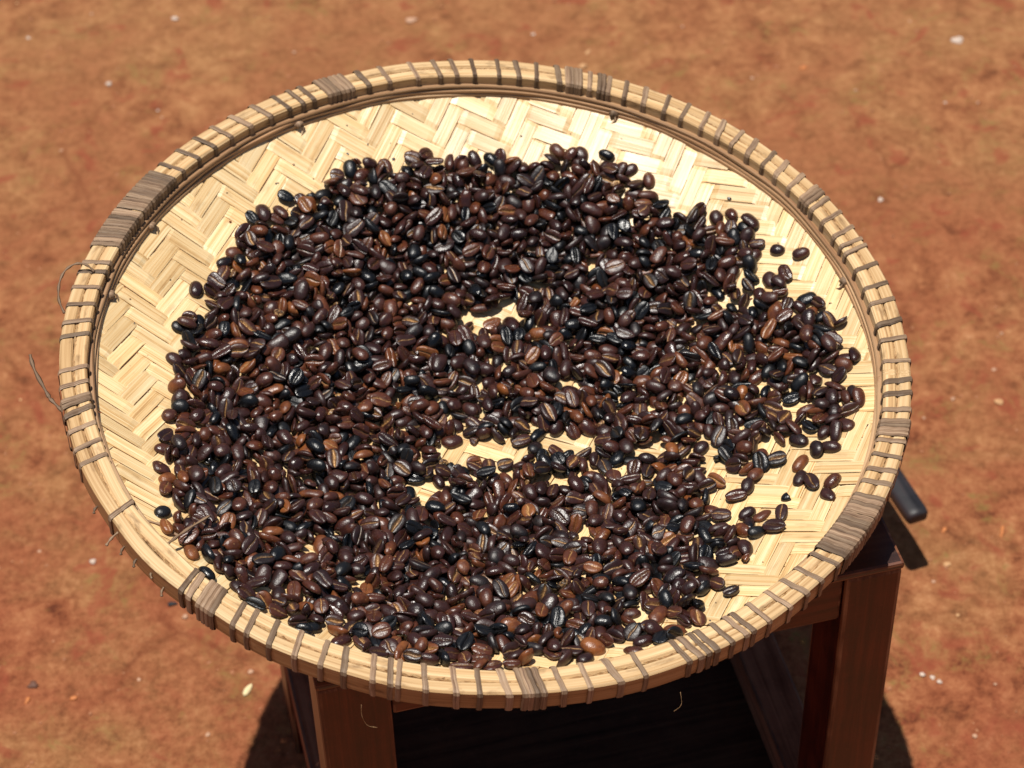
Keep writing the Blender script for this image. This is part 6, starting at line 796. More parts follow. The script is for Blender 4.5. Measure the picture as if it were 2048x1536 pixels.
599,794,-464,11,67,71,-10,0,0,318,-472,-546,26,-38,69,-54,2,0,-599,-1080,-395,64,-49,-11,-57,1,0,-486,-1100,-413,88,28,28,23,0,0,825,616,-458,7,62,66,39,0,0,417,1581,-259,26,-5,-40,86,1,0,-31,1366,-353,14,-6,-67,71,2,0,
-1147,246,-444,62,-8,10,-76,2,0,-1302,435,-378,97,6,15,7,2,0,565,1004,-421,3,-60,51,60,1,0,154,-1628,-244,17,80,55,-9,2,0,180,-919,-481,10,92,36,-2,0,0,-775,1312,-292,1,47,-85,-18,0,0,-434,1042,-397,22,92,28,-9,5,0,
-413,652,-524,50,-21,-16,81,0,0,-128,-1620,-234,13,36,78,-47,3,0,835,-1181,-320,48,-31,50,64,4,0,-747,41,-502,28,7,94,11,3,0,-460,-559,-518,43,-31,82,15,3,0,-152,-341,-592,42,0,4,90,5,0,-601,-751,-474,47,18,38,77,1,0,
630,-624,-511,76,-10,-1,63,4,0,597,275,-521,11,9,-93,31,0,0,-31,-162,-590,1,97,-18,0,5,0,-524,-966,-430,46,20,-2,-85,0,0,-930,136,-481,34,-78,-44,24,0,0,-1131,969,-314,23,24,83,42,5,0,-1270,867,-283,3,-89,42,-3,2,0,
1025,-632,-408,2,98,10,0,1,0,1115,-4,-414,-21,57,-66,42,1,0,-142,1247,-404,25,-8,-36,88,1,0,524,1379,-311,11,91,-37,7,0,0,-738,1175,-356,19,23,-70,-63,5,0,301,-1446,-330,4,13,-21,-96,3,0,389,584,-524,24,23,26,-90,0,0,
-987,610,-367,39,90,0,14,1,0,-370,-734,-498,-1,69,65,-30,1,0,236,-429,-563,2,46,-68,55,5,0,441,433,-566,62,-1,-6,77,0,0,-960,-1295,-244,-4,12,92,34,0,0,30,-1541,-286,17,-28,-86,36,1,0,100,1491,-304,34,-50,78,-5,0,0,
762,628,-449,20,25,93,-5,2,0,-1188,625,-388,85,13,8,48,0,0,270,-662,-489,22,-92,29,-9,3,0,411,-1300,-381,97,-16,-2,14,0,0,788,-749,-455,21,31,89,22,5,0,-886,-649,-444,46,25,71,45,5,0,194,198,-574,15,1,-95,22,1,0,
726,-478,-522,11,-8,4,98,1,0,89,286,-570,10,90,30,28,3,0,-728,876,-419,24,6,54,-79,0,0,-3,-1864,-131,2,8,-96,22,2,0,-1200,295,-400,31,-92,17,14,1,0,899,207,-454,9,-94,30,-1,0,0,-491,324,-528,3,88,44,1,0,0,
-1524,-164,-285,37,70,-15,-57,3,0,-144,-821,-491,36,83,39,2,3,0,421,652,-515,15,17,75,61,3,0,-40,-499,-548,24,25,92,15,3,0,335,251,-562,50,-31,46,-65,2,0,-408,-312,-550,6,-96,-1,24,2,0,72,-1447,-314,12,29,94,3,0,0,
884,928,-385,9,-37,-19,89,3,0,-767,-776,-430,48,81,19,25,1,0,619,702,-447,-19,50,-82,16,1,0,-830,-1332,-284,23,86,39,-18,5,0,-834,381,-485,18,-68,69,-10,2,0,-26,1027,-402,58,-59,42,-35,5,0,-525,-375,-562,93,-2,6,32,2,0,
2,1215,-408,3,17,87,44,1,0,-1113,-942,-321,88,42,15,-3,3,0,1012,396,-448,33,-2,41,-84,2,0,-298,-908,-477,34,36,-75,-42,0,0,-663,1099,-386,73,-32,29,-52,2,0,252,1416,-353,45,5,-16,86,0,0,861,877,-386,-14,8,96,-18,2,0,
851,536,-490,94,8,-7,-27,0,0,608,816,-430,14,93,29,-3,1,0,-502,-1454,-259,35,-36,-85,10,0,0,-1052,-690,-391,42,63,-57,-29,0,0,200,-991,-464,17,77,-57,-19,1,0,373,13,-564,9,56,-81,-4,3,0,-550,1101,-391,63,40,-5,65,5,0,
-915,-220,-481,42,34,50,66,2,0,-249,-1599,-253,42,58,66,16,1,0,-281,537,-542,42,68,-45,-37,4,0,643,917,-411,-34,40,-77,-34,2,0,316,-1076,-445,32,66,65,14,5,0,-821,52,-501,27,-2,90,-32,1,0,352,-546,-535,21,-61,-75,10,2,0,
470,1318,-326,64,67,25,26,1,0,243,-621,-507,31,-92,12,14,3,0,-614,-1189,-373,70,1,13,-68,0,0,879,31,-519,4,10,0,-98,0,0,825,-794,-436,9,98,-1,-13,5,0,-880,-810,-411,25,15,-81,-48,3,0,-260,1301,-369,55,-51,-56,32,1,0,
581,-1345,-315,63,74,-16,-10,1,0,-113,-986,-460,3,81,53,-22,0,0,-318,-1285,-374,16,-43,67,-57,4,0,390,912,-470,-4,68,71,10,1,0,347,-731,-500,48,21,82,-17,0,0,-437,-841,-447,15,32,83,40,0,0,708,-515,-479,35,-28,54,70,5,0,
224,1344,-381,82,14,6,-53,0,0,-94,-777,-513,23,-21,-93,10,1,0,-994,164,-460,10,94,-22,19,3,0,-1034,-1391,-198,-9,18,95,-19,0,0,-874,-4,-496,27,-93,6,19,1,0,-294,621,-530,39,-84,-33,13,0,0,448,977,-446,10,19,84,48,0,0,
-341,-863,-453,12,-43,85,-24,2,0,-799,1090,-355,22,2,77,58,0,0,-744,1266,-293,4,-85,-47,-21,3,0,-322,-1057,-436,28,73,58,18,0,0,-1164,-1009,-285,6,91,35,-17,0,0,198,1003,-438,41,69,-55,20,0,0,-685,-184,-526,21,83,-37,-33,1,0,
148,-661,-557,98,-7,-2,-8,1,0,-1179,817,-329,13,88,-21,-37,1,0,-343,-1632,-249,25,-1,20,94,4,0,-589,1289,-334,14,-97,10,-5,1,0,-565,1423,-289,40,90,3,-5,4,0,-558,0,-509,-13,10,97,-6,0,0,872,1192,-312,50,84,2,16,4,0,
491,1138,-403,89,17,-38,14,1,0,-1094,531,-407,13,1,-95,26,1,0,830,747,-439,53,-67,41,-28,4,0,289,399,-563,53,-1,29,79,0,0,-1159,-17,-448,84,7,11,50,2,0,446,1040,-430,61,-67,33,-22,2,0,409,-492,-536,0,12,98,-11,0,0,
575,509,-518,41,-82,33,-17,1,0,-517,461,-516,-1,53,75,-37,1,0,-1080,-1017,-309,70,24,-35,-56,2,0,179,1275,-374,58,-16,78,-11,3,0,705,1331,-292,58,-22,72,27,1,0,770,-624,-444,18,95,-22,6,5,0,-397,-586,-524,21,-84,-47,-3,0,0,
709,888,-430,70,-14,2,-69,3,0,-633,776,-451,29,19,-92,-12,0,0,-80,448,-560,92,20,22,-20,3,0,285,-849,-490,1,36,-92,10,3,0,-1177,-808,-335,56,32,7,75,2,0,209,-819,-485,23,77,-52,-26,4,0,-388,-421,-548,1,75,-64,1,1,0,
-951,206,-476,-1,97,-16,-11,4,0,734,-24,-547,48,-7,-4,86,0,0,1207,1085,-259,86,30,25,-30,5,0,-597,1084,-408,74,49,18,-40,5,0,434,1170,-398,-8,81,55,12,4,0,242,-782,-494,-28,29,-86,28,3,0,-814,-1222,-313,1,33,-92,-19,3,0,
-603,1243,-337,44,78,39,-14,3,0,-196,-1440,-331,82,1,-9,54,1,0,-87,-886,-490,14,67,-71,8,2,0,-11,-575,-545,25,-84,45,3,3,0,477,786,-484,-6,13,-98,-8,3,0,437,-564,-537,29,-14,27,90,0,0,-1059,1157,-273,-17,39,89,7,0,0,
1198,445,-384,-4,98,8,14,2,0,-1391,-850,-246,-15,11,96,-12,2,0,903,503,-451,-40,60,68,1,4,0,252,1055,-435,59,75,-23,16,2,0,-533,1368,-313,-17,97,8,-5,3,0,-281,211,-586,26,-2,3,-95,4,0,-983,-157,-466,40,-81,40,-11,0,0,
1178,867,-344,50,-7,-16,84,0,0,-1033,739,-385,86,-8,44,20,1,0,-139,-542,-547,33,60,-72,-4,0,0,517,-969,-439,23,15,88,-37,3,0,-690,-258,-519,16,-96,-19,-1,3,0,381,467,-544,30,-77,-54,1,1,0,-806,294,-502,1,89,-43,-9,4,0,
-93,1169,-409,9,-53,-14,82,1,0,-1040,-1085,-299,-7,33,92,-17,3,0,963,950,-367,38,-41,1,82,5,0,-860,-1277,-288,28,69,66,3,1,0,-220,-1332,-386,33,-8,-14,-92,1,0,-1270,-1020,-246,12,97,1,-15,0,0,-244,-1384,-337,53,83,8,4,3,0,
-84,496,-557,-4,87,-47,-3,1,0,-1197,-76,-404,20,-39,88,12,3,0,-793,-126,-506,1,-91,9,39,3,0,-69,1435,-320,-38,32,76,-39,1,0,-855,678,-444,-12,69,70,-1,1,0,-201,664,-526,27,-35,-88,-14,2,0,-1268,-574,-339,3,-12,60,-77,0,0,
-523,722,-517,63,1,10,-76,0,0,-1076,-1252,-247,53,45,-59,-37,5,0,-1171,-906,-310,-3,67,71,-17,2,0,-733,-462,-497,37,91,-2,-9,0,0,-586,-204,-542,6,11,-98,1,1,0,619,571,-491,-31,84,-42,-1,0,0,-775,-842,-411,33,83,37,-22,2,0,
925,901,-377,7,-91,5,-37,3,0,1289,541,-345,11,-16,90,36,1,0,-929,-45,-482,-45,3,88,1,5,0,-5,178,-589,9,-29,-91,26,5,0,-1202,198,-401,19,77,-41,-43,2,0,237,-1408,-331,2,-85,-49,16,1,0,-176,1060,-448,-11,84,51,4,1,0,
81,-1670,-254,91,-18,-8,-35,1,0,-382,1340,-351,84,-20,12,-47,2,0,-830,572,-442,6,-51,66,-53,5,0,907,1131,-314,18,-56,-15,79,1,0,-1342,-906,-248,47,-9,-76,42,1,0,159,585,-567,89,6,1,-43,2,0,-1111,407,-414,18,-45,-82,-27,0,0,
-1359,-763,-262,51,-83,5,14,0,0,-680,224,-533,56,29,-13,75,1,0,-386,489,-520,16,-11,7,-97,2,0,563,1563,-259,86,19,3,-46,3,0,301,280,-571,54,27,-1,78,1,0,-8,-1113,-436,30,-6,-86,-39,4,0,330,108,-566,14,-27,-79,-51,3,0,
535,1149,-414,27,-2,-14,94,1,0,-1343,272,-371,9,16,-2,97,4,0,-377,934,-466,18,64,-65,-34,1,0,-601,1175,-368,3,-27,-90,-30,3,0,-59,1319,-377,79,53,-5,-28,1,0,-356,668,-544,4,-4,7,-99,0,0,539,81,-552,0,97,18,5,1,0,
-268,-782,-505,9,-23,-87,40,3,0,-700,-853,-437,2,75,63,-12,3,0,1021,708,-399,7,-5,92,35,4,0,-599,546,-484,42,19,81,-33,2,0,-325,346,-560,27,-62,-69,21,1,0,-715,617,-424,13,33,-87,-31,0,0,1519,536,-254,5,80,56,18,3,0,
1070,977,-307,14,-12,92,-31,5,0,-140,-1688,-216,12,50,-83,16,3,0,676,-63,-531,13,86,10,-47,5,0,-572,1123,-416,3,7,-13,98,1,0,-1139,-346,-412,-4,82,54,-13,0,0,26,1024,-486,46,6,10,-87,2,0,-966,511,-442,58,-65,-34,32,0,0,
-299,794,-497,49,-21,-21,81,4,0,-390,1201,-416,62,12,-8,76,0,0,-712,750,-454,14,-83,41,32,2,0,-1136,42,-435,93,-30,-5,-12,0,0,589,-988,-428,22,-1,-51,-82,4,0,-1298,-248,-396,71,8,13,68,0,0,-682,-76,-506,9,5,-94,-30,1,0,
-1271,319,-378,65,48,19,54,0,0,321,-1512,-284,40,52,74,-4,1,0,-794,1153,-327,0,73,-46,-49,1,0,-445,-1431,-303,1,-21,-95,18,2,0,939,247,-474,17,84,35,34,1,0,147,-1304,-399,10,-3,15,97,3,0,905,-462,-459,15,55,-80,6,2,0,
-827,-658,-451,-6,35,92,-10,2,0,-959,-1231,-273,17,-93,11,-28,3,0,-1057,-263,-415,21,20,-95,-2,2,0,-731,107,-516,73,-54,-40,7,1,0,245,986,-463,22,82,23,46,4,0,-1020,-613,-403,46,-64,1,-60,0,0,-149,-1754,-188,7,49,85,13,4,0,
-14,760,-518,7,-86,49,4,2,0,-1104,-402,-412,50,5,-80,-31,0,0,-794,446,-491,40,-31,-64,56,4,0,1430,377,-321,58,-75,13,-27,5,0,-63,-1072,-420,46,77,15,39,2,0,-970,-1079,-322,17,75,-62,-1,0,0,618,1125,-382,25,11,88,35,0,0,
-860,-148,-494,34,32,-68,-55,2,0,1712,309,-222,93,-2,-20,26,1,0,-548,-845,-468,54,16,46,67,2,0,1015,-1328,-224,38,53,72,-19,2,0,-283,-929,-470,74,43,32,38,4,0,-212,1155,-418,-12,79,58,6,0,0,-910,-1024,-354,13,97,-10,-9,1,0,
276,-333,-570,86,-38,9,-30,0,0,-790,-9,-512,-6,71,69,-6,2,0,880,584,-437,64,-13,62,-41,3,0,-267,1146,-424,48,-36,78,-9,5,0,-446,-1044,-427,30,-82,32,-32,3,0,-275,-1299,-369,67,41,52,30,4,0,266,-466,-551,36,84,36,14,0,0,
-384,-1335,-372,96,-16,2,-16,2,0,290,1307,-361,4,12,-95,-24,3,0,-1076,-31,-433,-28,83,-44,-16,0,0,599,-1425,-282,17,73,64,-6,3,0,-299,1229,-415,37,2,14,-91,3,0,-689,1313,-324,99,0,-1,-3,2,0,-921,-512,-452,7,98,-10,-10,0,0,
626,353,-506,13,79,-53,-25,2,0,766,17,-525,45,-69,39,-38,5,0,-1023,1222,-289,51,18,-6,83,5,0,-414,1470,-292,34,-82,43,-8,1,0,-617,1027,-409,24,-66,-65,-25,1,0,-457,-725,-495,27,52,34,72,4,0,-734,-1167,-376,75,-16,-2,-62,1,0,
-803,-781,-430,48,42,-24,-72,1,0,-793,-1375,-267,8,78,58,-17,1,0,908,-24,-485,16,-46,72,48,3,0,-1004,91,-460,50,-47,-9,70,3,0,179,945,-472,42,20,76,42,3,0,-142,1038,-413,29,-48,-67,47,0,0,298,1253,-365,35,2,-15,92,5,0,
90,989,-489,64,12,-5,75,1,0,334,-1383,-336,6,16,96,-15,4,0,1303,485,-344,8,-34,89,25,0,0,802,1196,-352,68,16,3,-70,2,0,-232,369,-587,96,3,3,-26,1,0,441,-1454,-321,17,-8,16,96,0,0,171,825,-501,5,21,88,40,3,0,
-756,1131,-331,21,-28,4,92,5,0,206,1521,-289,3,12,-67,-71,1,0,-1119,-908,-312,-6,56,72,37,3,0,-674,-750,-468,60,36,-45,-53,4,0,663,-1525,-243,40,58,68,17,5,0,-297,424,-552,23,63,72,8,0,0,-355,138,-576,48,-75,38,-20,5,0,
18,303,-597,92,2,-1,37,1,0,-347,565,-534,-46,80,4,-35,5,0,-912,777,-403,27,91,28,4,1,0,-893,1036,-352,25,0,-88,39,1,0,132,1173,-415,20,-21,-21,-92,0,0,-1081,-1171,-240,90,9,20,-36,1,0,-440,-777,-486,61,69,28,-22,0,0,
-666,617,-474,28,29,-87,-24,2,0,-831,-408,-493,74,33,11,56,1,0,-121,1291,-378,4,44,79,40,2,0,-832,849,-402,4,46,80,36,2,0,-243,1021,-455,-7,77,-62,-9,1,0,-1373,429,-321,-6,88,45,1,1,0,-272,-1709,-211,29,41,85,-8,5,0,
-805,-215,-503,24,-26,64,67,5,0,-354,-279,-567,9,27,20,93,1,0,-342,-978,-459,11,96,-20,-2,1,0,-896,-842,-404,80,40,33,-26,5,0,1069,94,-473,17,12,-1,-97,1,0,-192,1339,-357,19,83,-50,-7,3,0,223,1232,-382,-16,94,10,25,1,0,
1470,289,-329,85,-6,-17,48,5,0,-1302,-476,-373,86,2,16,47,1,0,-415,-235,-556,35,65,-66,-5,3,0,941,-1215,-289,14,25,94,-11,1,0,-315,1348,-335,-27,61,63,-37,1,0,-357,437,-560,64,-13,-10,74,2,0,-91,959,-501,20,3,-10,96,0,0,
-624,239,-516,-15,93,4,31,1,0,-128,1368,-352,7,29,-94,12,1,0,438,1348,-336,27,94,8,11,1,0,-373,-1680,-224,17,1,20,95,4,0,269,1096,-433,23,96,-3,2,1,0,-951,-341,-474,6,35,91,-13,5,0,534,292,-521,47,52,-67,-20,5,0,
227,104,-584,91,-7,23,-32,3,0,-69,1245,-421,44,6,13,-87,3,0,-1008,539,-421,63,-36,-63,24,2,0,-1094,87,-428,-33,92,-2,-17,3,0,-268,-681,-548,99,-7,3,-1,3,0,655,456,-536,69,8,-1,-71,3,0,-658,383,-517,-4,99,0,-7,2,0,
-489,267,-574,95,1,5,-27,1,0,-603,310,-509,21,-94,17,19,3,0,-892,-1253,-295,82,-26,-9,48,0,0,-477,-922,-457,14,13,62,75,0,0,-884,-1106,-362,94,-15,7,-24,2,0,266,-1568,-264,-2,8,-97,19,2,0,282,-541,-504,20,49,80,25,1,0,
-391,783,-495,51,50,-39,-57,1,0,768,1037,-374,76,-41,-48,-5,0,0,781,-1194,-335,67,-40,-30,53,0,0,350,-952,-464,25,35,-80,-40,1,0,112,1129,-431,60,-75,21,-11,1,0,-503,1240,-362,-16,95,24,-2,3,0,-553,158,-546,8,-80,-57,6,0,0,
1703,439,-188,-4,79,56,-21,5,0,713,-713,-477,96,-25,4,-2,2,0,284,-594,-560,98,-6,-2,13,1,0,-665,504,-475,11,97,-15,-6,0,0,547,781,-490,11,-85,49,-1,5,0,788,-1522,-235,21,5,-20,-95,0,0,-853,253,-517,64,9,4,75,1,0,
-629,-1101,-387,17,72,56,-34,1,0,748,-608,-500,47,-10,2,87,3,0,483,2,-550,48,-61,61,-2,0,0,-963,907,-371,12,2,-89,-42,1,0,-107,-711,-525,2,40,90,-7,0,0,71,-1115,-437,13,97,13,-1,1,0,-1406,56,-365,74,11,12,64,5,0,
-1189,-192,-418,36,16,-20,88,2,0,508,-521,-522,6,27,-89,34,0,0,614,1301,-353,28,11,13,-93,0,0,-772,915,-379,-26,66,61,-32,0,0,444,-1559,-252,-3,15,-96,19,1,0,-236,729,-516,26,39,-20,-85,0,0,1455,663,-287,53,-10,-16,81,0,0,
-454,1056,-434,63,-65,-34,24,5,0,656,-1014,-410,33,66,-66,10,5,0,675,1022,-405,33,29,34,-82,0,0,-631,480,-515,-7,94,29,-5,4,0,497,659,-490,21,81,-50,19,1,0,-752,325,-496,85,23,-5,-44,0,0,-642,-836,-455,18,39,-48,-75,5,0,
-1400,234,-334,6,83,-52,-15,0,0,-625,-1330,-317,16,71,-66,5,4,0,942,550,-445,7,56,70,41,4,0,1456,491,-286,24,-74,47,-39,3,0,-1097,908,-332,-2,83,-51,-17,0,0,1216,572,-362,-9,97,-14,13,0,0,-855,179,-494,62,-74,-9,18,0,0,
1066,-1086,-304,7,-73,65,-14,5,0,1127,912,-326,69,-7,58,-40,5,0,919,444,-463,-5,74,63,-21,5,0,-669,-1229,-344,-6,12,97,-15,4,0,-1008,-276,-472,51,-17,15,-82,2,0,288,1205,-405,83,51,-1,17,1,0,-731,-794,-442,54,57,60,-5,0,0,
-810,-293,-457,38,24,-88,-10,5,0,-1247,142,-394,1,45,85,23,1,0,449,570,-535,15,-22,93,-22,5,0,1302,-273,-393,43,12,-10,-88,3,0,-367,-1146,-409,10,88,42,-9,0,0,-633,1131,-384,31,34,53,70,5,0,-763,-135,-490,64,13,-63,-38,5,0,
-574,-850,-462,38,87,-18,-23,5,0,650,1069,-406,-1,57,79,14,5,0,-758,223,-501,-16,37,-89,-15,1,0,-894,-80,-481,5,38,-86,30,1,0,83,1350,-353,20,22,-67,67,0,0,177,-479,-579,98,-4,-2,-13,5,0,-673,670,-448,-21,21,87,-37,5,0,
-557,360,-534,4,-99,-5,6,0,0,-1068,180,-432,19,89,-21,-34,0,0,1152,1095,-291,3,-13,-13,97,0,0,1745,-14,-194,17,56,79,12,1,0,851,-516,-475,58,-26,17,74,0,0,-740,-1228,-324,77,13,-54,-28,3,0,-722,1127,-362,21,10,-49,-83,3,0,
-899,1100,-335,-17,75,62,0,1,0,-1325,182,-390,76,-8,13,-61,2,0,969,-487,-441,23,-2,-83,50,3,0,-391,-917,-468,34,-58,-54,49,1,0,-1189,137,-411,53,56,18,60,1,0,242,-938,-475,20,5,-85,46,5,0,-150,-1248,-391,12,74,-64,8,2,0,
119,1404,-334,42,62,61,21,3,0,-726,647,-471,52,-76,10,35,1,0,-1322,-975,-240,4,-22,96,-2,1,0,752,442,-494,4,-52,-84,-5,0,0,-694,-524,-499,27,-83,-40,23,1,0,267,-1353,-344,-47,86,12,-9,1,0,35,1270,-398,10,-2,-46,87,1,0,
683,-559,-505,23,75,-59,-8,5,0,-578,-928,-435,28,-43,84,2,1,0,248,-674,-525,34,88,-30,-8,0,0,-814,784,-417,-14,14,-87,-43,1,0,-64,1132,-456,3,0,13,-98,3,0,-518,220,-534,52,-79,24,19,0,0,1731,371,-182,17,35,90,12,1,0,
-408,1274,-365,37,-82,-37,17,1,0,-692,53,-528,7,12,-98,-1,3,0,-290,-10,-571,29,-51,-79,12,0,0,-670,324,-508,20,94,12,-19,2,0,-847,-480,-475,93,-26,-21,0,3,0,446,1395,-312,32,12,89,27,1,0,-892,625,-435,42,-13,88,10,3,0,
737,381,-511,82,46,-19,-25,1,0,-791,-739,-436,-45,82,-29,13,0,0,-270,1079,-431,16,-38,-54,-72,3,0,454,-864,-491,63,-5,14,75,2,0,-695,-29,-507,-48,64,-56,-14,2,0,329,511,-567,75,6,1,-64,2,0,-1400,-472,-338,46,-17,3,-86,5,0,
1691,-49,-245,79,-12,-16,56,3,0,776,552,-477,69,-43,49,-28,4,0,-1208,-334,-393,11,-44,-88,10,2,0,-1031,353,-432,-7,31,91,24,2,0,-849,-255,-518,11,-10,-2,-98,3,0,129,-1234,-405,9,19,12,-96,3,0,836,1035,-370,8,11,-47,86,0,0,
1419,307,-315,5,47,47,73,5,0,-870,945,-368,-15,51,-75,-37,1,0,-370,854,-481,2,-40,-89,16,0,0,-1082,311,-431,19,18,-85,-43,3,0,413,-926,-459,27,63,-69,19,3,0,-867,464,-476,64,44,10,61,0,0,399,342,-577,83,1,-5,53,2,0,
-1221,-252,-397,14,-13,-97,5,1,0,-191,-1020,-482,18,-4,-11,-97,1,0,-931,687,-416,-8,47,-86,13,1,0,-976,737,-404,74,-46,36,-28,1,0,888,188,-488,23,87,-41,-5,2,0,-274,72,-598,23,2,0,96,5,0,410,604,-520,28,-92,-13,-20,2,0,
-754,-408,-483,10,16,89,-38,2,0,113,512,-552,-1,43,89,5,0,0,438,-691,-509,6,46,83,26,4,0,-551,640,-501,2,52,-83,-11,0,0,720,535,-487,9,-92,-14,-31,2,0,-34,-1055,-477,92,-11,-4,-34,0,0,-321,1124,-420,16,24,-86,39,4,0,
-829,115,-528,93,-2,9,-34,0,0,454,1494,-303,90,18,2,-38,3,0,-371,-839,-443,-21,6,-95,18,5,0,-1103,-284,-428,37,8,-91,3,1,0,996,309,-464,1,-92,13,-35,5,0,729,172,-533,9,-11,23,-95,5,0,-629,-165,-513,-23,70,66,-9,3,0,
780,490,-473,5,-21,-97,-1,5,0,670,953,-419,23,-17,85,42,1,0,38,-1224,-428,38,-5,-13,-90,0,0,-246,-1479,-312,6,81,57,8,5,0,711,-1059,-385,13,46,86,-7,0,0,274,160,-573,3,-3,99,1,1,0,653,-1082,-390,33,-80,-49,-3,4,0,
765,916,-438,79,14,-1,-58,5,0,-1053,35,-454,12,-10,-98,1,1,0,-669,-118,-486,2,81,56,9,3,0,-815,515,-448,23,-77,-44,-37,1,0,24,-1344,-373,31,-11,-37,-86,0,0,-281,-103,-574,-1,72,68,-2,1,0,-419,-1527,-274,30,85,40,-5,5,0,
286,360,-560,7,-27,-91,27,0,0,1075,1184,-272,8,31,91,22,5,0,-1089,-88,-442,6,88,-44,-11,0,0,126,1043,-456,-11,88,-44,-4,4,0,-614,605,-523,80,1,9,-57,3,0,-327,-774,-514,5,79,59,-8,5,0,-555,1035,-444,41,-1,13,-89,0,0,
-912,444,-461,60,-59,-41,33,1,0,-556,256,-542,2,51,-78,-34,1,0,1053,-470,-424,-9,38,-91,10,0,0,-1342,99,-361,26,11,-75,-58,0,0,-130,1014,-458,18,67,-71,-4,0,0,626,656,-514,53,-2,-10,83,0,0,442,714,-492,17,48,77,37,0,0,
-547,509,-519,7,2,-88,-45,0,0,525,702,-494,41,-83,32,-15,2,0,890,-803,-410,0,72,-67,14,0,0,-730,910,-418,64,-63,-41,-7,4,0,-979,683,-411,46,-43,-64,42,2,0,-144,-1061,-444,4,96,-23,-12,3,0,166,106,-602,99,1,-1,-2,0,0,
-608,815,-445,10,-35,-92,-1,5,0,521,395,-532,32,-7,93,6,3,0,-366,-1558,-249,39,27,85,-20,2,0,-1003,612,-443,97,5,12,-17,2,0,441,128,-570,15,-83,45,-26,5,0,991,-451,-439,35,82,-37,24,1,0,-682,-549,-472,12,-28,94,-7,5,0,
911,-535,-454,-7,41,-89,10,4,0,-1040,-770,-390,6,92,-19,-32,5,0,-908,-656,-437,40,-37,-52,64,4,0,-850,1208,-338,28,14,-11,93,2,0,-1119,-1107,-271,15,16,-96,11,0,0,-541,-649,-501,19,24,-87,36,1,0,119,1294,-396,21,2,-15,96,4,0,
-498,576,-517,26,-74,-56,24,0,0,-58,357,-593,4,0,3,-99,5,0,-460,1110,-408,-13,98,8,-4,3,0,-1335,-160,-388,21,15,5,95,2,0,-79,-597,-568,92,-6,-1,-35,5,0,91,-869,-497,0,9,-98,10,1,0,-190,767,-515,-3,18,97,8,4,0,
-869,-1187,-340,95,-11,13,22,0,0,-159,1175,-414,47,-63,53,-30,1,0,676,685,-477,13,-89,42,-1,1,0,790,1350,-302,86,18,-1,-46,3,0,315,1147,-412,-12,97,14,5,3,0,-330,-381,-580,99,-4,3,2,0,0,141,-531,-561,2,61,-78,5,5,0,
-19,956,-475,18,-93,13,27,1,0,-307,737,-536,94,9,1,30,3,0,-774,699,-454,8,-1,98,-15,2,0,1235,70,-400,-14,6,-98,0,1,0,-764,381,-525,96,6,7,22,2,0,1049,-672,-405,14,0,78,-60,5,0,-617,-48,-533,31,-42,-12,83,0,0,
-207,-1699,-210,12,46,-86,11,1,0,734,303,-537,52,8,-1,-84,0,0,-235,872,-490,15,13,92,31,1,0,494,1297,-357,12,97,4,12,5,0,1176,38,-428,21,93,-9,26,5,0,-22,1164,-427,46,-75,32,-34,5,0,598,977,-426,32,-50,77,19,1,0,
-44,1028,-459,56,-65,43,-22,0,0,-87,1523,-304,-15,80,56,10,5,0,385,-1518,-283,10,93,-25,-19,5,0,-196,954,-498,5,3,-11,98,0,0,-253,-842,-503,1,-4,29,-95,1,0,367,833,-487,4,4,98,9,0,0,-1007,425,-467,73,11,5,66,1,0,
1215,-122,-429,24,13,-5,-95,5,0,-788,-1282,-300,3,-93,-9,32,1,0,-905,493,-457,47,-43,52,56,5,0,-773,-281,-531,91,1,9,39,0,0,1656,417,-210,17,28,93,10,0,0,-527,1293,-343,25,-63,59,-42,4,0,-368,591,-527,59,-62,-49,1,1,0,
-240,471,-551,26,-28,-90,13,0,0,1076,1019,-322,41,-84,28,-17,5,0,239,-1490,-295,1,-82,-37,41,0,0,-1219,-535,-368,15,56,-80,-3,1,0,600,721,-492,4,-49,86,8,5,0,732,738,-455,11,-86,47,-3,3,0,-130,1111,-430,5,95,-15,25,1,0,
966,-559,-436,8,-38,89,19,1,0,-675,-1349,-280,-13,87,-20,-41,1,0,-864,544,-486,56,-4,11,-81,2,0,-714,272,-542,97,1,8,-19,2,0,-701,546,-494,-9,79,59,-3,1,0,-730,568,-473,22,-11,-20,94,3,0,184,-581,-541,30,89,-29,-11,2,0,
-452,372,-570,89,2,6,-42,0,0,592,887,-446,32,-87,35,4,3,0,-182,-1576,-265,12,54,-81,14,0,0,770,-921,-436,14,7,-12,-97,0,0,30,-1483,-314,12,28,-37,86,5,0,437,-1618,-238,45,87,-12,4,5,0,840,986,-387,6,15,-54,82,5,0,
-893,984,-379,9,-7,-90,-39,5,0,165,1460,-314,-17,95,-22,-2,0,0,-403,223,-584,5,4,-2,99,3,0,-386,-828,-486,5,78,60,-9,3,0,609,1225,-365,12,37,81,41,5,0,593,1378,-329,58,15,9,-79,1,0,-66,1035,-448,77,26,-55,13,3,0,
-703,438,-506,45,-33,51,-64,0,0,-365,1424,-333,63,14,-10,75,4,0,-785,1036,-378,33,-83,39,18,1,0,116,-1395,-341,16,97,-11,3,0,0,-1285,-765,-331,95,-12,13,-20,5,0,-1038,-468,-454,21,-13,-3,-96,1,0,-1393,132,-349,41,29,-85,2,5,0,
165,1357,-355,61,-62,-44,18,1,0,16,-1380,-359,14,38,-83,36,5,0,-814,-493,-480,1,88,44,-10,1,0,-414,426,-541,15,78,-39,-43,3,0,304,1250,-382,-4,3,-98,-14,0,0,-921,549,-446,62,60,34,36,3,0,-1115,-1157,-266,30,19,-12,92,1,0,
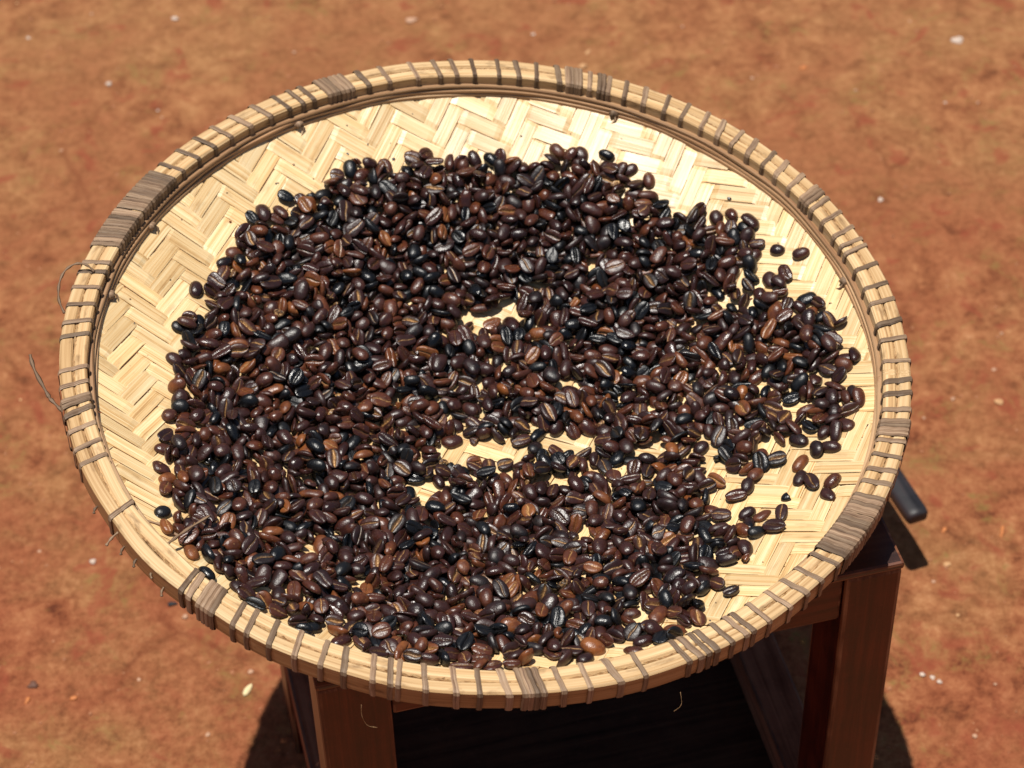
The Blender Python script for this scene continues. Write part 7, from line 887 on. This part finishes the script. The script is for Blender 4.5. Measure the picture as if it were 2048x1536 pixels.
-374,-664,-530,8,87,-46,0,5,0,-509,1163,-380,13,0,-98,-5,3,0,-512,98,-578,90,3,4,41,1,0,-265,330,-541,14,-94,23,-17,2,0,-626,-889,-469,98,-10,6,-6,0,0,-656,-528,-506,43,65,29,53,5,0,-109,415,-574,21,78,-54,-20,5,0,
-157,508,-551,-2,69,-71,-5,0,0,94,-1514,-298,4,26,-94,18,1,0,228,-532,-548,3,19,97,-5,1,0,574,-1556,-235,18,68,69,-8,1,0,-353,865,-446,10,7,-97,13,1,0,-610,115,-540,25,63,-67,-28,2,0,-811,927,-397,9,89,-16,-40,1,0,
-997,-706,-429,76,-13,4,-61,0,0,-415,-1118,-421,43,7,-41,-79,3,0,698,515,-460,19,46,81,27,1,0,-310,855,-513,4,-3,10,-98,5,0,503,608,-524,5,-2,93,35,5,0,-433,570,-526,36,67,63,9,4,0,-684,904,-441,3,-87,-48,-6,5,0,
-581,7,-546,11,86,-47,-10,1,0,29,1141,-411,-22,89,-27,26,0,0,-970,848,-407,22,-9,12,-95,1,0,-54,1476,-338,71,12,12,-67,5,0,-1147,357,-422,6,71,-68,-12,5,0,-992,-859,-385,19,60,-76,3,5,0,-440,-517,-557,94,-6,3,-30,5,0,
-455,1318,-346,16,97,14,1,1,0,-759,-359,-501,4,99,-1,-8,3,0,-155,-1398,-365,86,-14,9,47,0,0,730,-169,-531,9,-32,93,-6,5,0,-1111,-173,-431,9,-16,-91,-33,2,0,-251,1380,-367,85,13,10,-48,5,0,659,821,-427,4,27,7,95,4,0,
1144,988,-309,8,86,30,38,5,0,1016,-383,-469,73,-11,-6,65,1,0,-964,978,-339,-2,92,33,14,2,0,251,295,-565,-3,15,-98,-2,3,0,-212,-1776,-169,18,86,44,-12,3,0,-332,52,-588,69,-2,2,-71,4,0,773,982,-392,29,-72,-58,-19,0,0,
-884,70,-491,61,62,-29,-38,0,0,-223,924,-480,79,47,-37,0,5,0,704,820,-449,26,68,25,62,5,0,794,699,-434,2,64,-76,-6,0,0,-725,-144,-514,56,-15,-80,-6,1,0,-347,522,-564,17,4,-5,97,1,0,623,-1047,-430,96,-10,-9,-19,5,0,
-732,-59,-547,73,-6,5,-67,1,0,923,705,-420,-12,89,-41,6,3,0,-984,66,-485,83,1,5,54,4,0,-907,-1126,-322,79,10,-43,40,5,0,863,1089,-364,87,7,-15,44,4,0,-747,809,-442,-12,87,46,-3,4,0,625,-826,-469,10,97,17,5,5,0,
-679,117,-528,26,-88,26,-28,1,0,564,632,-512,0,-40,-89,-16,5,0,751,806,-438,23,90,33,-8,5,0,654,89,-560,71,5,-4,-69,5,0,816,-1105,-378,89,-8,-14,-41,5,0,-205,-1643,-247,22,95,17,-4,5,0,596,401,-522,18,-92,26,19,3,0,
-788,523,-476,18,66,60,38,0,0,-725,607,-491,35,-83,-37,16,5,0,-1206,-777,-354,1,-14,-9,-98,1,0,657,-1461,-260,47,87,8,5,1,0,-487,-835,-500,74,-3,10,65,1,0,-48,-446,-572,24,-95,-13,5,5,0,-149,-625,-562,95,-7,0,-26,3,0,
-1266,381,-380,28,-27,-91,-4,5,0,848,428,-491,11,-26,95,2,5,0,958,-628,-413,-27,53,78,-13,3,0,222,409,-547,44,22,-20,84,5,0,821,475,-491,9,7,98,6,5,0,-801,701,-441,95,-16,-5,20,5,0,-811,998,-393,89,38,6,-17,2,0,
-1116,476,-418,-12,81,56,-7,5,0,-1034,-1192,-271,12,96,18,-14,1,0,-512,-957,-469,50,0,12,85,2,0,605,-391,-534,66,26,-6,69,5,0,-603,-1159,-386,9,-6,-98,-10,5,0,-935,24,-485,-7,78,61,-8,4,0,413,-1659,-221,1,-96,21,-14,5,0,
227,412,-583,98,4,-3,16,5,0,-569,736,-482,25,32,90,10,5,0,-696,-1103,-385,49,-33,22,-76,3,0,727,599,-482,-9,95,-26,6,1,0,-426,-981,-448,2,-95,25,8,1,0,579,327,-559,8,-6,-4,98,0,0,-356,1248,-386,8,29,94,-11,5,0,
-309,469,-520,0,76,-63,-11,1,0,812,934,-411,9,-97,-15,-10,5,0,379,-850,-508,3,-5,9,98,3,0,-1136,-1228,-254,26,9,18,93,3,0,-455,491,-533,4,22,-96,-6,2,0,-1186,-139,-438,24,-13,2,-95,0,0,-270,-1081,-448,8,80,58,-10,5,0,
-173,997,-466,46,31,-82,5,5,0,-653,-106,-536,6,49,-86,-2,1,0,-219,-905,-508,3,-3,-10,-98,0,0,670,874,-465,43,11,6,-88,0,0,30,1322,-396,10,1,-15,97,0,0,1684,19,-244,28,19,-16,-92,5,0,-836,-358,-493,23,16,-79,-53,4,0,
1036,984,-343,4,55,80,16,5,0,-1284,-1069,-226,3,39,-91,-6,5,0,-1030,-204,-453,11,57,-80,-5,0,0,332,51,-595,66,-2,-2,73,5,0,-619,-769,-469,18,-47,-77,37,2,0,-723,1089,-364,1,4,-99,8,2,0,-675,-308,-533,8,31,-94,1,5,0,
)
NBIG = 300
SEP = {}

# ------------------------------------------------------------------ coffee beans
# BEANS: resting poses in tray space, per bean x,y,z (tenths of mm), quaternion w,x,y,z (times 99), size kind, fixed shade or 0;
# the first NBIG are those that show largest, SEP are those of them that lie apart from the rest
KIND = [(5.05, 3.7, 3.2, .7), (4.8, 3.55, 3.0, .7), (5.4, 3.8, 3.2, .7), (4.6, 3.7, 3.3, .7), (4.6, 3.1, 2.9, 1.4), (3.7, 2.7, 2.0, .7)]
def bean_arrays(kind, style, seed):
    r = np.random.default_rng(seed); a, b, h, fl = [q * 1e-3 for q in KIND[kind]]
    a *= r.uniform(.96, 1.07); b *= r.uniform(.95, 1.05)
    nu = 12; bot = [-.82, -.58, -.34, -.19, -.1, -.04, .04, .1, .19, .34, .58, .82]; top = [-.8, -.5, -.18, .18, .5, .8]
    cs, cp = r.uniform(.05, .13), r.uniform(-.6, .6); gd = (.9, 1.5, .6)[style] * 1e-3; gw = (.05, .13, .05)[style]
    fr = r.normal(0, 1, (6, 3)) * 420; fp = r.uniform(0, 6, 6); am = (.05, .06, .13)[style]
    pinch = r.uniform(-.12, .18)
    V, C, F = [], [], []
    def nz(x, y, z): return 1 + am * sum(math.sin(k[0] * x + k[1] * y + k[2] * z + p) for k, p in zip(fr, fp)) / 2.2
    rows = []
    for i in range(1, nu):
        u = -math.cos(PI * i / nu); wy = b * (1 - abs(u) ** 2.3) ** (1 / 2.15) * (1 + pinch * u); prof = max(0, 1 - abs(u) ** 2.5) ** .5
        c = cs * math.sin(PI * u + cp); row = []
        def pt(x, y, z, ch):
            s = nz(x, y, z); V.append((x * s, y * s, z * s)); C.append(ch); return len(V) - 1
        row.append(pt(a * u, -wy, 0, 0))
        for v in top: row.append(pt(a * u, wy * v, h * prof * (1 - abs(v) ** 2.1) ** .5, 0))
        row.append(pt(a * u, wy, 0, 0)); e = len(row)
        for v in reversed(bot):
            g = math.exp(-((v - c) / gw) ** 2 / 2) * (1 - u ** 6); lip = math.exp(-((abs(v - c) - .26) / .14) ** 2) * .08e-3
            z = -(fl + lip) * (1 - u ** 4) * (1 - v ** 4) ** .5 + gd * g
            if kind == 4: z = -fl * prof * (1 - abs(v) ** 2.1) ** .5 + gd * g * .6
            row.append(pt(a * u, wy * v, z, min(1., g * 1.25)))
        rows.append(row)
    V.append((-a, 0, 0)); C.append(0); V.append((a, 0, 0)); C.append(0); p0, p1 = len(V) - 2, len(V) - 1; m = len(rows[0])
    for i in range(len(rows) - 1):
        for k in range(m): F.append((rows[i][k], rows[i][(k + 1) % m], rows[i + 1][(k + 1) % m], rows[i + 1][k]))
    tri = [(p0, rows[0][(k + 1) % m], rows[0][k], p0) for k in range(m)] + [(p1, rows[-1][k], rows[-1][(k + 1) % m], p1) for k in range(m)]
    V = np.array(V)
    if kind == 5:                                    # a broken piece: one end snapped off
        cut = r.uniform(.0, .45) * a; k = V[:, 0] > cut; V[k, 0] = cut + (V[k, 0] - cut) * .12 + r.normal(0, .00022, k.sum()); C = [1. if (q and r.random() < .5) else c for q, c in zip(k, C)]
    if style == 2 and kind != 5: V[:, 2] *= .72
    return V.astype(np.float32), np.array(C, np.float32), F, [t[:3] for t in tri]
VAR = {}
for kd in range(6):
    for st in range(6): VAR[kd, st] = bean_arrays(kd, (0, 0, 1, 1, 0, 2)[st], kd * 10 + st)
def bean_mesh(kd, st):
    V, C, F, T = VAR[kd, st]; m = bpy.data.meshes.new('coffee_bean'); m.from_pydata(V.tolist(), [], F + T)
    at = m.attributes.new('chaff', 'FLOAT', 'POINT'); at.data.foreach_set('value', C); m.materials.append(bean_m)
    m.polygons.foreach_set('use_smooth', [True] * len(m.polygons)); m.update(); return m
MESH = {k: bean_mesh(*k) for k in VAR}
raw = np.array(BEANS, dtype=float).reshape(-1, 9)
pos = raw[:, :3] * 1e-4; qt = raw[:, 3:7]; qt /= np.linalg.norm(qt, axis=1)[:, None]; kin = raw[:, 7].astype(int); shc = raw[:, 8]
TM = tray.matrix_world.copy()
br = np.random.default_rng(21); NB = len(raw)
shade = np.select([br.random(NB) < .17], [br.uniform(0, .17, NB)], np.clip(br.normal(.53, .13, NB), .3, .8))
odd = br.random(NB); shade = np.where(odd < .05, br.uniform(.78, .93, NB), shade); sty = br.integers(0, 6, NB)
shade = np.where(shc > 0, (shc - 1) / 100., shade)
HOURS = ('twelve', 'one', 'two', 'three', 'four', 'five', 'six', 'seven', 'eight', 'nine', 'ten', 'eleven')
def place(x, y, apart):
    h = HOURS[int(round((90 - math.degrees(math.atan2(y + .005, x + .005))) / 30)) % 12]; r = math.hypot(x + .005, y + .005)
    if apart: return "apart on bare weave towards %s" % h
    if r < .03: return 'in the middle of the heap'
    return "%s, towards %s o'clock" % ('near heap centre' if r < .07 else 'halfway out' if r < .1 else 'in outer ring' if r < .125 else 'near heap edge' if r < .15 else 'by the rim', h)
def lean(v):
    a = math.degrees(math.atan2(v.y * .72, v.x)) % 180
    return 'level' if a < 22 or a > 158 else 'leaning right' if a < 68 else 'upright' if a < 112 else 'leaning left'
def look(s): return ('charred black' if s < .2 else 'very dark brown' if s < .43 else 'dark brown' if s < .56 else 'mid brown' if s < .7 else 'reddish brown' if s < .8 else 'light orange-brown')
siz = np.clip(br.normal(1, .065, (NB, 3)), .84, 1.13) * np.clip(br.normal(1, .05, NB), .85, 1.1)[:, None]
BG = 'roasted coffee beans heaped on the woven tray'
SV, SCH, SSH, SQ, ST3 = [], [], [], [], []; nv = 0
for k in range(NB):
    kd, st = int(kin[k]), int(sty[k]); q = Quaternion(qt[k]); s = float(shade[k])
    if k < NBIG:
        o = bpy.data.objects.new('coffee_bean', MESH[kd, st]); COL.objects.link(o)
        o.matrix_world = TM @ Matrix.Translation(pos[k]) @ q.to_matrix().to_4x4() @ Matrix.Diagonal((*siz[k], 1)); o['shade'] = s
        up_ = (TM.to_3x3() @ (q @ Vector((0, 0, 1)))).z
        pose = 'back up' if up_ > .5 else 'crease up' if up_ < -.5 else 'edge up'
        nm = 'broken bean' if kd == 5 else 'wrinkled bean' if st == 5 else 'round peaberry' if kd == 4 else 'bean'
        tag(o, '%s %s %s, %s, %s' % (look(s), nm, lean(TM.to_3x3() @ (q @ Vector((1, 0, 0)))), pose, place(pos[k][0], pos[k][1], k in SEP)), 'coffee bean', BG)
    else:
        V, C, F, T = VAR[kd, st]; R = np.array(q.to_matrix()); SV.append((V * siz[k]) @ R.T + pos[k]); SCH.append(C); SSH.append(np.full(len(C), s)); SQ.append(np.array(F) + nv); ST3.append(np.array(T) + nv); nv += len(C)
same = {}
for o in COL.objects:
    if o.get('category') == 'coffee bean': same.setdefault(o['label'], []).append(o)
for lb, os_ in same.items():                         # beans that read alike: tell them apart by their order from the left
    if len(os_) > 1:
        os_.sort(key=lambda o: o.matrix_world.translation.x)
        for i, o in enumerate(os_): o['label'] = lb + (', left' if i == 0 else ', right' if i == len(os_) - 1 else ', middle')
SV = np.concatenate(SV); M4 = np.array(TM); SV = SV @ M4[:3, :3].T + M4[:3, 3]
m = bpy.data.meshes.new('coffee_beans'); quads = np.concatenate(SQ); tris = np.concatenate(ST3)
m.vertices.add(len(SV)); m.vertices.foreach_set('co', SV.astype(np.float32).ravel())
m.loops.add(quads.size + tris.size); m.loops.foreach_set('vertex_index', np.concatenate([quads.ravel(), tris.ravel()]).astype(np.int32))
m.polygons.add(len(quads) + len(tris)); m.polygons.foreach_set('loop_start', np.concatenate([np.arange(len(quads)) * 4, quads.size + np.arange(len(tris)) * 3]).astype(np.int32))
m.update(calc_edges=True); m.polygons.foreach_set('use_smooth', [True] * len(m.polygons))
for nmx, dat in (('chaff', np.concatenate(SCH)), ('shade', np.concatenate(SSH))):
    at = m.attributes.new(nmx, 'FLOAT', 'POINT'); at.data.foreach_set('value', dat.astype(np.float32))
m.materials.append(bean_m); m.update()
tag(link(bpy.data.objects.new('coffee_beans', m)), 'mass of roasted coffee beans filling the heap on the woven tray', 'coffee beans', kind='stuff')

def build_crumbs():
    r = np.random.default_rng(8); V, F, C = [], [], []; nv = 0; n = 0
    while n < 200:
        a = r.uniform(0, 2 * PI); q = .188 * math.sqrt(r.uniform(.12, 1)); x, y = q * math.cos(a), q * math.sin(a); s = .0003 + .0009 * r.random() ** 3; n += 1
        bm = bmesh.new(); bmesh.ops.create_icosphere(bm, subdivisions=1, radius=1); sc = r.uniform(.5, 1.6, 3) * s; sc[2] *= .5; z = r.uniform(0, 6.28); cz, sz = math.cos(z), math.sin(z)
        for v in bm.verts:
            c = np.array(v.co) * sc * (1 + r.normal(0, .18)); V.append((x + c[0] * cz - c[1] * sz, y + c[0] * sz + c[1] * cz, bowl(x, y) + c[2] + .0009))
        F += [tuple(nv + v.index for v in f.verts) for f in bm.faces]; C += [r.choice([.1, .45, .9])] * len(bm.verts); nv += len(bm.verts); bm.free()
    m = bpy.data.meshes.new('bean_crumbs'); m.from_pydata(V, [], F); at = m.attributes.new('shade', 'FLOAT', 'POINT'); at.data.foreach_set('value', np.array(C, np.float32)); m.materials.append(bean_m)
    o = link(bpy.data.objects.new('bean_crumbs', m)); o.matrix_world = TM; tag(o, 'tiny dark crumbs and chaff of coffee beans on the bare weave', kind='stuff')
build_crumbs()
